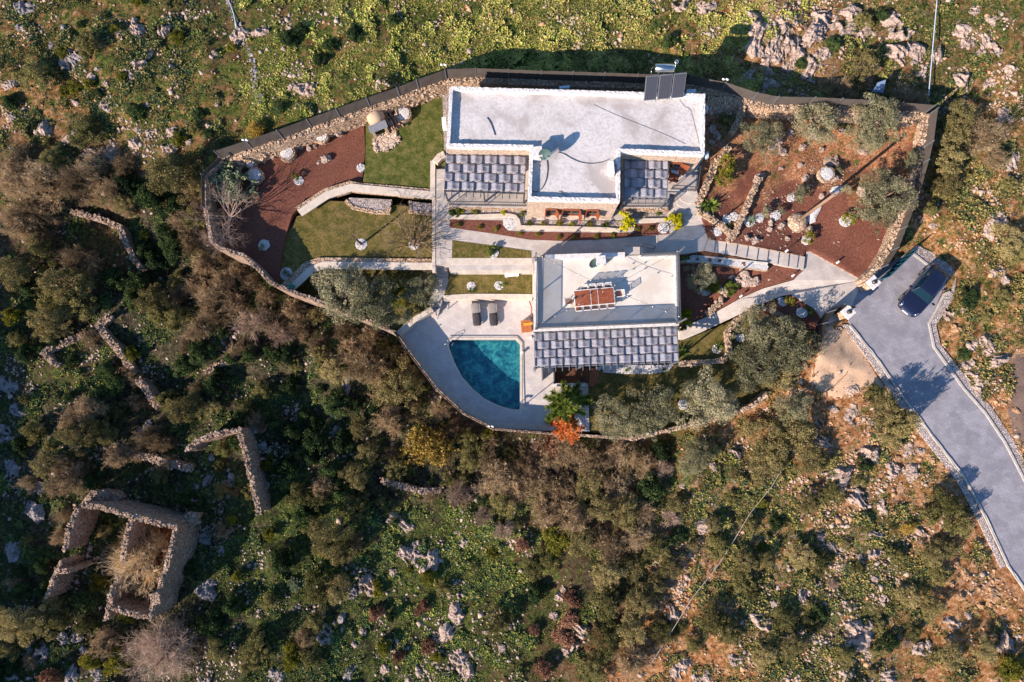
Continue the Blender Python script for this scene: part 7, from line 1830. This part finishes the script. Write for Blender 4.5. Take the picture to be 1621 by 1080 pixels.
SL = """K134,66,18 K50,115,26 Y116,137,12 Y140,132,9 Y192,121,8 K134,207,28 D212,175,14 Y281,220,12 A405,205,15 O269,277,34 D15,160,12 Y281,58,12 Y366,76,8 B25,255,26 K262,258,18
B20,290,28 B60,285,32 B108,282,24 B45,330,28 B62,378,18 B140,268,20 B20,350,26 K60,400,22 D195,290,18 O192,318,17 D235,310,20 D270,330,22 B300,300,14 O100,448,34 K118,478,30 K82,475,24 O15,432,24 Y13,498,14 O71,508,26 O88,520,18 O238,480,26 K255,493,22 K278,503,20
B329,472,26 B349,447,22 B339,493,22 G395,513,26 K278,445,16 B114,412,24 B142,422,20 B316,419,18 K58,381,14 B286,353,18 D265,371,20 D278,396,22 D248,412,18 D215,450,20 D180,440,18 Y228,371,8 B170,300,22 B150,250,20 K80,250,20 B190,260,18 D40,560,16 B200,330,14 D225,395,14 B300,385,16 B305,450,18 B365,480,20
B116,661,22 B137,646,18 O121,689,24 K157,684,20 B109,682,18 K192,649,16 B215,636,14 B235,694,22 B258,702,16 O286,649,22 O304,641,18 O336,644,12 K387,646,12 K278,626,10 Y207,560,12 O68,735,20 B96,740,20 B111,763,22 B88,768,20 K152,763,8 D182,606,16 D164,588,14 B177,722,20 D316,560,18 B310,520,20 D290,580,16 D340,610,16
O25,989,28 O58,984,26 K83,976,22 K126,994,14 K15,1024,18 B157,1022,22 Y142,1045,14 Y180,1050,20 Y157,923,13 Y200,976,12 R76,1072,14 Y374,913,8 O162,842,12 K341,1034,16 K392,1047,18 D330,990,18 D300,900,12 B350,840,14 D370,960,16 B90,850,12
O521,852,32 O541,875,18 B564,858,16 K506,933,26 O534,933,22 K499,986,14 K407,1029,20 Y461,1047,13 K491,1042,14 B481,1012,14 R595,971,10 Y678,916,12 R676,1024,13 Y648,903,6 K701,931,12 Y607,1027,12 R668,964,11 K564,815,14 G764,817,16 G797,842,16 K790,984,20 K425,954,12 D445,890,16 D480,820,18 D540,780,16
O526,585,20 K466,578,12 B577,573,30 B597,590,26 B552,558,22 O633,613,34 K617,590,18 K415,616,14 D483,659,12 O567,677,18 O582,717,18 O562,753,20 K628,745,18 A676,704,31 K711,757,14 B615,666,24 B698,649,18 K471,785,18 K501,790,18 B509,770,16 K552,793,16 K572,793,14 Y420,737,9 Y774,687,11 K754,707,22 B789,763,28 B774,732,20 K795,798,20 D764,788,10 K741,732,18 G729,783,20
B420,505,20 G440,530,20 B470,520,18 D450,560,16 B500,545,18 K505,560,14 B640,560,16 B660,590,14 D530,640,20 B420,470,16 B460,488,18 O500,500,16 B540,520,18 B585,535,18 K600,548,14 B375,425,16 B400,450,16 B350,405,14 O620,560,14 O314,298,18 K308,345,18 B322,372,14 K300,375,12 B312,322,12 D500,700,22 D460,690,18 D540,700,16 D450,740,18 D520,740,16 B600,630,18 D590,650,14 B650,655,14 B720,680,16 B655,640,14
B860,722,24 B900,718,26 B940,732,26 B985,718,26 B1020,732,22 B845,765,26 B890,770,26 O935,765,26 B980,768,26 B860,810,26 B905,820,26 O950,805,24 O990,812,24 D1030,775,22 D1050,715,18 Y880,852,20 O920,860,22 B965,865,24 B1010,850,22 K1040,870,20 O1000,900,24 O960,910,22 B825,740,22 B815,780,20 B1020,810,20
S1110,715,24 S1096,735,20 G1050,742,14 O1070,800,14 G1062,820,14 O1000,1000,24 K960,955,24 O1012,955,22 K1050,1000,20 K960,1012,22 B1000,1050,24 K940,1060,22 O1040,930,20 O1062,900,18 D1075,850,12 R828,865,12 R905,948,12 R900,982,14 R893,1008,15 R860,1062,14 K845,900,18 K870,890,16 D850,940,16
O1225,700,36 O1262,682,34 S1255,640,28 O1285,728,26 O1215,738,26 K1140,865,22 K1175,920,24 K1130,985,26 K1150,1002,22 O1180,888,20 O1212,885,16 K1385,620,14 O1400,650,24 O1430,668,24 O1410,692,20 K1500,800,24 K1520,832,24 K1480,818,16 K1320,780,18 O1280,795,18 O1270,880,26 K1300,892,20 O1475,880,22 O1500,868,20 K1490,912,20 O1440,945,22 O1480,962,20 K1390,990,16 D1410,1018,15 K1240,980,20 O1260,1022,22 K1290,992,16 K1340,1042,16 O1510,1040,24 O1560,1032,20 Y1600,1060,22 K1445,1000,16 D1300,972,12 A1440,836,11 K1190,940,14 O1210,1040,20 K1100,1020,16 K1360,900,12 G1320,925,10 K1160,790,16 K1185,830,16 D1230,830,14 O1130,830,16 K1360,760,14 D1372,735,12 K1420,880,14
O1520,180,26 O1515,215,28 O1505,253,28 O1500,290,22 B1560,212,30 B1578,250,20 O1600,380,26 D1540,470,15 K1475,330,13 K1612,400,18 O1370,100,24 B1335,142,20 B1430,150,20 D1392,160,14 K1370,30,16 D1400,20,12 B1460,155,14 K1590,470,14 K1560,500,10 D1530,560,10 K1600,290,12
D455,60,14 D472,45,12 D560,52,14 D520,72,12 D1060,65,12 D620,30,10 D505,95,10 D440,170,12 D1320,70,12 D1270,100,10""".split()
ALLP = [(K_[t_[0]], *[float(q_) for q_ in t_[1:].split(',')]) for t_ in SL]
rr = random.Random(99)
def near_any(px, py, r):
    return any(math.hypot(px - a_[1], py - a_[2]) < (r + a_[3]) * .55 for a_ in ALLP)
# extra scrub in the dense parts
for (x0, y0_, x1, y1_, n, kinds, rmin, rmax) in ((0,420,330,820,34,'DBKD',8,16),(330,520,620,800,30,'DKDB',8,15),(0,820,110,1080,10,'DKB',8,14),(330,820,620,1080,10,'DKY',6,10),(600,820,900,1080,10,'KDYR',5,9),(1080,760,1500,1080,14,'KOYG',6,11),(620,690,830,820,10,'BK',9,15),(0,0,340,230,16,'KDY',6,11)):
    k = 0; tries = 0
    while k < n and tries < 900:
        tries += 1; px, py = rr.uniform(x0, x1), rr.uniform(y0_, y1_); r = rr.uniform(rmin, rmax)
        g0 = P(px, py, -1)
        if inside(np.array([g0.x]), np.array([g0.y]), ESTATE)[0] or near_any(px, py, r) or 120 < px < 280 and 800 < py < 985 or (px > 1340 and py < 1080 and inside(np.array([g0.x]), np.array([g0.y]), [tuple(P(a_, b2, 0).xy) for a_, b2 in ROAD_PX])[0]): continue
        ALLP.append((K_[kinds[rr.randrange(len(kinds))]], px, py, r)); k += 1
for kd, px, py, r in ALLP:
    tall = 1.5 if px < 640 and 260 < py else 1.1
    if px > 1080 and py > 740: r *= .86
    if (px, py) in ((1400,650),(1430,668),(1500,800),(1520,832),(1480,818)): tall = 1.9
    plant_px(kd, px, py, r * 1.08, auto_label(size_word(r) + ' ' + DESC[kd], px, py), zs=tall * rnd.uniform(.8, 1.2))
q = G(468, 923); plant('cactus', (q.x, q.y, q.z), .7, 'grey-green cactus clump beside the green shrub in the southern scrub', zs=.8)

# ================================================================ BOULDERS
def boulder_mesh(name, seed):
    bm = bmesh.new(); bmesh.ops.create_icosphere(bm, subdivisions=4, radius=1.0)
    rg = np.random.default_rng(seed); co = np.array([v_.co for v_ in bm.verts])
    # cut by random planes for a broken, angular shape
    for _ in range(9):
        n_ = rg.normal(size=3); n_ /= np.linalg.norm(n_); d = rg.uniform(.55, .9); s = co @ n_; ex_ = np.maximum(0, s - d); co -= ex_[:, None] * n_ * .9
    r = np.linalg.norm(co, axis=1, keepdims=True); dr = co / (r + 1e-9)
    nz = fbm(co[:, 0] * 3 + seed, co[:, 1] * 3 + co[:, 2] * 2.1, 1.0, 5, seed) * .30 + np.abs(fbm(co[:, 0] + co[:, 2] * 1.3, co[:, 1] - co[:, 2], .45, 4, seed + 5)) * -.5
    co = co + dr * nz[:, None]
    for v_, c in zip(bm.verts, co): v_.co = c
    me = bpy.data.meshes.new(name); bm.to_mesh(me); bm.free()
    return me
BM = {}
for key, mt in (('w', 'rock'), ('o', 'rock_o'), ('g', 'rock_g')):
    BM[key] = []
    for s in range(5):
        me = boulder_mesh('boulder', 300 + s + (7 if key == 'o' else 0)); me.materials.append(M[mt]); BM[key].append(me)
BL = [(1238,30,10),(1243,47,10),(1225,70,14),(1245,75,16),(1262,80,14),(1290,60,17),(1310,30,18),(1345,25,15),(1283,110,19),(1250,100,12),(1345,50,12),(1370,50,12),(1410,30,15),(1425,50,18),(1418,85,18),(1450,90,20),(1480,90,12),(1545,15,10),(1575,30,9),(1525,50,12),(1530,70,10),(1560,65,10),(1575,75,12),(1550,85,8),(1520,120,14),(1600,110,9),(1593,183,12),(1597,255,14),(1563,135,9),(1460,115,9),
(1085,5,20),(1120,12,14),(1190,30,12),(1200,55,16),(1192,75,14),(1218,90,12),(1210,140,13),(1188,122,9),(1230,88,10),(1300,85,12),(1215,108,9),(35,20,12),(50,15,9),(48,10,8),(108,95,17),(123,90,12),(215,45,14),(235,85,9),(260,42,12),(103,47,8),(82,72,7),(215,110,14),(145,122,8),(172,165,9),(120,163,8),(70,200,14),(113,220,12),(150,245,17),(175,240,14),(215,225,12),(268,235,12),(275,210,10),(220,208,8),(300,225,7),(340,85,7),(375,60,9),(390,57,9),(240,210,10),(20,185,9),(16,130,10),(60,110,8),(32,45,8),(190,55,7),(155,110,6),(330,200,7),(345,165,6),(480,140,10),(495,145,9),(462,138,8),(605,103,7),(412,50,10),(450,78,6),(565,215,0),
(1575,351,14),(1570,366,12),(1476,338,8),(1474,358,7),(1579,430,9),(1590,445,8),(1503,496,10),(1525,492,8),(1540,547,9),(1565,552,10),(1347,621,10),(1350,654,14),(1320,649,8),(1378,670,7),(1302,699,14),(1375,717,16),(1439,712,10),(1456,714,8),(1330,750,20),(1408,742,14),(1446,747,12),(1360,793,14),(1398,803,10),(1535,590,14),(1550,611,14),(1580,568,14),(1560,545,9),(1542,545,8),
(1385,845,9),(1385,873,10),(1456,840,9),(1322,868,10),(1335,868,8),(1385,916,7),(1398,951,10),(1353,997,15),(1369,994,12),(1358,1020,20),(1460,1027,11),(1588,1010,14),(1507,984,10),(1532,974,8),(1406,1070,10),(1272,941,10),(1269,1000,8),(1226,956,8),(1337,1075,9),(1307,1052,9),(1390,850,7),(1362,882,6),(1300,850,6),
(916,994,11),(904,1027,12),(891,946,9),(893,933,8),(877,976,8),(1081,1042,12),(1073,1060,12),(1111,1072,10),(1205,982,12),(1167,1042,9),(1121,830,12),(1065,969,10),(1160,720,10),(1190,745,8),(1080,770,6),(1130,740,8),
(638,830,16),(731,850,10),(643,878,13),(673,880,16),(688,888,12),(582,928,14),(559,941,9),(726,969,14),(709,1002,12),(729,1040,14),(736,1060,14),(516,1004,12),(438,1070,12),(552,1062,9),(795,1027,7),(754,1035,9),(542,979,8),(660,870,9),(622,905,7),(575,1000,7),(560,1020,6),(770,1000,6),(690,1045,7),(610,1060,8),
(53,812,14),(326,850,9),(326,931,17),(352,868,8),(119,1009,9),(131,1027,8),(23,870,12),(56,1035,16),(15,1060,12),(116,1068,14),(149,1068,10),(96,1012,9),(15,611,14),(8,687,12),(56,775,12),(329,758,10),(362,760,9),(336,725,7),(220,684,9),(233,674,8),(30,650,10),(20,740,10),(545,615,9),(540,640,7),(528,690,8),(535,680,8),(550,600,6),(405,680,8),(455,680,7),(420,770,8),(412,705,9),(495,695,8),(310,770,6),(395,700,7),(1330,650,0)]
OR = [(1513,520,8),(1410,1,0),(1414,815,8),(1541,890,8),(1571,941,11),(1566,956,7),(1525,905,5),(1505,925,5),(1420,727,6),(1474,730,7),(1500,745,6),(1360,663,6),(1395,690,0),(1274,580,6),(1262,588,5),(1588,640,6),(1608,650,6),(1515,895,6),(1530,912,6),(1550,960,6),(1520,945,6),(1490,735,6),(1470,722,5),(1505,760,5),(1512,778,5),(1265,600,5),(1517,569,5)]
def outcrop_mesh(name, seed):
    n = 46; g = np.linspace(-1, 1, n); x, y = np.meshgrid(g, g, indexing='ij'); r = np.hypot(x, y)
    a_ = seed * .7; u_ = x * math.cos(a_) + y * math.sin(a_); v_ = -x * math.sin(a_) + y * math.cos(a_)
    rid = 1 - np.abs(fbm(u_ * 1.6 + seed, v_ * .8, .9, 5, seed)) * 3.2
    z = rid * .42 + fbm(x, y, .35, 4, seed + 3) * .35 - .55 * r ** 2.2 + fbm(x + 5, y, 1.1, 2, seed + 9) * .7 + .12
    q_ = np.round(z / .16) * .16; z = z * .55 + q_ * .45
    z = np.maximum(z, -.35); jit = np.random.default_rng(seed).normal(0, .008, (2, n, n))
    I_ = np.arange(n * n).reshape(n, n); qd_ = np.stack([I_[:-1, :-1], I_[1:, :-1], I_[1:, 1:], I_[:-1, 1:]], -1).reshape(-1, 4)
    zz = z.reshape(-1); keep_ = zz[qd_].max(1) > -.30
    return mesh_np(name, np.stack([x + jit[0], y + jit[1], z], -1).reshape(-1, 3), qd_[keep_])
OM = {}
for key, mt in (('w', 'rock'), ('g', 'rock_g')):
    OM[key] = []
    for s_ in range(6): me = outcrop_mesh('outcrop', 400 + s_ * 3); me.materials.append(M[mt]); OM[key].append(me)
bi = 0
def boulder(px, py, r, key, zf=None, label=None, flat=.6, grp='pale limestone boulders on the slopes'):
    global bi
    p = (zf or G)(px, py); s = r / 20.0 * (H - p.z) / H; me = BM[key][bi % 5]; bi += 1
    oc_ = r >= 8.5 and zf is None and key in OM
    if oc_: me = OM[key][(bi * 5 + int(px)) % 6]; s *= 1.22; flat *= .95
    o = bpy.data.objects.new('boulder', me); COL.objects.link(o); o.location = (p.x, p.y, p.z + s * (.08 if not oc_ else .10)); o.scale = (s * rnd.uniform(.85, 1.25), s * rnd.uniform(.7, 1.05), s * flat * rnd.uniform(.7, 1.2)); o.rotation_euler = (rnd.uniform(-.2, .2), rnd.uniform(-.2, .2), rnd.uniform(0, 6.28))
    nm = {'w': 'pale limestone boulder', 'g': 'grey limestone boulder', 'o': 'orange-tinted boulder'}[key]
    tag(o, label or auto_label(('small ' if r < 9 else 'large ' if r > 13 else 'medium ') + nm, px, py), 'boulder', grp); return o
for px, py, r in BL:
    if r: boulder(px, py, r * 1.05, 'g' if px < 560 and py > 560 or px < 130 and py < 110 else 'w')
for px, py, r in OR:
    if r: boulder(px, py, r * 1.15, 'o')
EB = [(1316,258,14,'big square pale boulder in the east garden above a white gravel planter'),(1237,357,8,'pale rock west of the stone mound by the pole'),(1220,352,8,'pale rock beside the yucca gravel rings'),(1218,363,6,'low pale rock south of the yucca gravel rings'),(1182,377,7,'white pitted rock at the edge of the stepped path, western one'),(1195,382,7,'white pitted rock at the edge of the stepped path, eastern one'),
 (1250,210,8,'pale rock under the middle fence olive in the east garden'),(1288,215,12,'pale rock below the middle north fence olive'),(1271,234,8,'square pale rock in the middle of the east garden'),(1300,237,7,'pale rock just northwest of the big square boulder'),(1236,267,5,'small pale rock in the middle of the east garden'),(1266,262,6,'pale rock west of the big square boulder'),(1274,283,9,'pitted pale rock southwest of the big square boulder'),
 (1226,225,12,'pale rock at the foot of the round olive by the house'),(1240,240,9,'pale rock southeast of the round olive by the house'),(1365,240,8,'pale rock below the largest fence olive'),(1333,207,7,'pale rock between the two big fence olives'),(1350,283,0,''),(1300,345,0,''),(1362,303,11,'pale rock west of the big boundary olive'),(1322,284,9,'pale rocks heap at the pole top'),(1300,310,7,'pale rock north of the leaning pole'),(1160,185,0,''),(1128,205,8,'rock in the shaded yard beside the stone house, northern one'),(1135,215,8,'rock in the shaded yard beside the stone house, middle one'),(1127,225,6,'rock in the shaded yard beside the stone house, southern one'),(1202,283,11,'heap of pale rock at the top of the narrow broken wall'),(1280,362,7,'pale rock south of the stone mound by the pole'),(1246,378,5,'small white rock north of the stepped path')]
for px, py, r, lb in EB:
    if r: boulder(px, py, r * 1.05, 'w', GE, lb, .75, 'pale rocks in the east garden')
WB = [(517,252,10,2.45,'pitted grey rock in the middle of the west mulch bed'),(505,258,6,2.45,'low pale rock beside the pitted rock in the west mulch bed'),(490,235,6,2.45,'small pale rock between the planters in the west mulch bed, western one'),(499,232,6,2.45,'small pale rock between the planters in the west mulch bed, eastern one'),(533,210,9,2.7,'pale rock at the foot of the rubble bank'),(556,195,8,2.7,'pale rock west of the garden oven'),
 (1178,437,17,1.2,'largest pitted white rock in the middle mulch bed'),(1190,445,15,1.1,'pitted white rock at the southeast of the middle mulch bed'),(1166,444,13,1.1,'pitted white rock at the west of the group in the middle mulch bed'),(1155,440,9,1.1,'small pale rock beside the fern in the middle mulch bed'),(1216,442,6,1.2,'small pale rock east of the pitted rocks in the middle bed'),(1228,428,5,1.4,'upright small rock near the end of the white planter')]
for px, py, r, z, lb in WB: boulder(px, py, r, 'w', lambda a_, b2, z=z: P(a_, b2, z), lb, .7, 'rocks in the garden beds')

# ================================================================ GROUND COVER AND LOOSE STONES (uncountable)
rg = np.random.default_rng(77)
def scatter(n, seed):
    r_ = np.random.default_rng(seed); px = r_.uniform(-140, 1760, n); py = r_.uniform(-120, 1200, n)
    x, y = PA(px, py, 0.0); z = T(x, y)
    for _ in range(3):
        t_ = (H - z) / H; x2, y2 = PA(px, py, 0.0); x2, y2 = x2 * t_, y2 * t_; z = T(x2, y2); x, y = x2, y2
    ok = ~inside(x, y, ESTATE) & (poly_dist(x, y, ESTATE) > .25) & ~inside(x, y, ROADW) & (poly_dist(x, y, ROADW) > .55) & ~inside(px, py, TRACK_PX)
    return px[ok], py[ok], x[ok], y[ok], z[ok]
RUIN_IN = [(215,822),(273,836),(258,905),(235,960),(180,955),(200,860)]
# tufts
px, py, x, y, z = scatter(640000, 1)
cvx = cover(x, y); dens = fbm(x, y, 1.5, 5, 50) * 1.5 + (cvx[:, 0] - .5) * 1.7 + .22
keep = (rg.random(len(x)) < np.clip(dens * 1.8, .03, 1)) & ~inside(px, py, RUIN_IN) & ~inside(px, py, DIRT_PX)
x, y, z, cvx, px, py = x[keep], y[keep], z[keep], cvx[keep], px[keep], py[keep]
nt_ = len(x); NL = 6
cl_ = np.clip(fbm(x, y, .9, 3, 61) * 2 + .3, 0, 1); sz = rg.uniform(.05, .115, nt_) * (1 + .8 * cl_); z = z + cl_ * .14
ang = rg.uniform(0, 6.283, (nt_, NL)); el = rg.uniform(.15, 1.1, (nt_, NL)); L = sz[:, None] * rg.uniform(.6, 1.2, (nt_, NL))
off = rg.normal(0, .05, (nt_, NL, 2)); base = np.stack([x[:, None] + off[..., 0], y[:, None] + off[..., 1], np.repeat(z[:, None], NL, 1) - .02], -1)
d = np.stack([np.cos(ang) * np.cos(el), np.sin(ang) * np.cos(el), np.sin(el)], -1); tip = base + d * L[..., None]
sd = np.stack([-np.sin(ang), np.cos(ang), np.zeros_like(ang)], -1) * (L * .38)[..., None]; mid = (base * .45 + tip * .55) + np.array([0, 0, .015])
co = np.stack([base, mid + sd, tip, mid - sd], 2).reshape(-1, 3); qd = np.arange(len(co)).reshape(-1, 4)
gm = mesh_np('low_green_plants', co, qd)
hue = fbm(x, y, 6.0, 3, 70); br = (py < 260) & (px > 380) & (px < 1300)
cols = np.zeros((nt_, 3)); A_ = np.array([.066, .098, .019]); B_ = np.array([.17, .195, .034]); C_ = np.array([.30, .215, .085]); D_ = np.array([.040, .070, .030])
t1 = np.clip(.5 + hue + rg.normal(0, .25, nt_), 0, 1)[:, None]; cols = A_ * (1 - t1) + B_ * t1
dry = np.clip(cvx[:, 1] * .9 - .12 + rg.normal(0, .3, nt_) - .18 * br, 0, .85)[:, None]; cols = cols * (1 - dry) + C_ * dry
dk = ((rg.random(nt_) < np.where(px < 620, .5, .34)) & ~br)[:, None]; cols = np.where(dk, D_, cols); cols *= np.where(br, 1.7, 1.0)[:, None]; cols *= (.75 + .5 * cl_)[:, None]; cols *= np.where((py > 790) & (px > 520) & (px < 900), 1.3, 1.0)[:, None]  # more dark tufts in the west, shade put into their tint
ca_ = gm.color_attributes.new('tint', 'FLOAT_COLOR', 'POINT'); full = np.concatenate([np.repeat(cols, NL * 4, 0), np.ones((len(co), 1))], 1).astype(np.float32); ca_.data.foreach_set('color', full.ravel())
m, t, b = new_mat('low_plants'); b.inputs['Roughness'].default_value = .8; b.inputs['Specular IOR Level'].default_value = .2
vc = t.nodes.new('ShaderNodeVertexColor'); vc.layer_name = 'tint'; t.links.new(vc.outputs[0], b.inputs['Base Color'])
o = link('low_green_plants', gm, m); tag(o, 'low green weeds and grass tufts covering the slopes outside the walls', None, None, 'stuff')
# loose stones
px, py, x, y, z = scatter(200000, 2)
cvx = cover(x, y); dens = fbm(x, y, 2.0, 5, 90) * 1.8 + (cvx[:, 2] - .5) * 1.5 + .08
keep = rg.random(len(x)) < np.clip(dens, 0.02, 1) * np.where(inside(px, py, DIRT_PX), .25, 1); x, y, z, cvx, px, py = x[keep], y[keep], z[keep], cvx[keep], px[keep], py[keep]
ns = len(x); oc = np.array([[1, 0, 0], [-1, 0, 0], [0, 1, 0], [0, -1, 0], [0, 0, 1], [0, 0, -1.]]); ft = np.array([[0, 2, 4], [2, 1, 4], [1, 3, 4], [3, 0, 4], [2, 0, 5], [1, 2, 5], [3, 1, 5], [0, 3, 5]])
S_ = np.exp(rg.normal(np.log(.11), .45, ns)); S_ = np.clip(S_, .05, .38)
vv = oc[None] * rg.uniform(.6, 1.2, (ns, 6, 1)) * S_[:, None, None] * np.array([1, .8, .6]) + rg.normal(0, .12, (ns, 6, 3)) * S_[:, None, None]
a_ = rg.uniform(0, 6.283, ns); ca1, sa1 = np.cos(a_)[:, None], np.sin(a_)[:, None]
vx = vv[..., 0] * ca1 - vv[..., 1] * sa1 + x[:, None]; vy = vv[..., 0] * sa1 + vv[..., 1] * ca1 + y[:, None]; vz = vv[..., 2] + z[:, None] + .02
co = np.stack([vx, vy, vz], -1).reshape(-1, 3); tr_ = (ft[None] + (np.arange(ns) * 6)[:, None, None]).reshape(-1, 3)
sm_ = mesh_np('loose_stones', co, None, tr_)
P1 = np.array([.58, .46, .39]); P2 = np.array([.40, .32, .27]); P3 = np.array([.60, .36, .20])
f1 = rg.random(ns)[:, None]; cols = P1 * f1 + P2 * (1 - f1); of = ((rg.random(ns) < np.clip(cvx[:, 1] - .45, 0, .6)))[:, None]; cols = np.where(of, P3 * (.7 + .5 * f1), cols)
ca_ = sm_.color_attributes.new('tint', 'FLOAT_COLOR', 'POINT'); ca_.data.foreach_set('color', np.concatenate([np.repeat(cols, 6, 0), np.ones((len(co), 1))], 1).astype(np.float32).ravel())
m, t, b = new_mat('loose_limestone'); b.inputs['Roughness'].default_value = .95; b.inputs['Specular IOR Level'].default_value = .15
vc = t.nodes.new('ShaderNodeVertexColor'); vc.layer_name = 'tint'; t.links.new(mixc(t, mth(t, 'MULTIPLY', noise(t, coords(t), 14, 5), .7), vc.outputs[0], (.12, .09, .075)), b.inputs['Base Color'])
o = link('loose_stones', sm_, m); tag(o, 'small pale loose stones scattered over the slopes outside the walls', None, None, 'stuff')
# gravel and weeds inside the east garden
n = 4200; px = rg.uniform(1100, 1460, n); py = rg.uniform(170, 440, n); 
vs = []; ts = []; cl = []
k = 0
for i in range(n):
    if fbm(px[i] / 20, py[i] / 20, 2.5, 3, 5) + (330 - py[i]) / 400 < rg.uniform(-.1, .5): continue
    g_ = P(px[i], py[i], 3.0); g_.z = float(east_z(g_.x, g_.y)); 
    if not inside(np.array([g_.x]), np.array([g_.y]), exy)[0]: continue
    s = rg.uniform(.035, .13); q = oc * rg.uniform(.6, 1.2, (6, 1)) * s * np.array([1, .8, .6]) + np.array([g_.x, g_.y, g_.z + .01]); vs.append(q); ts.append(ft + 6 * k); k += 1
em2 = mesh_np('garden_pebbles', np.concatenate(vs), None, np.concatenate(ts)); o = link('garden_pebbles', em2, M['rock']); tag(o, 'small stones strewn over the red soil of the east garden', None, None, 'stuff')
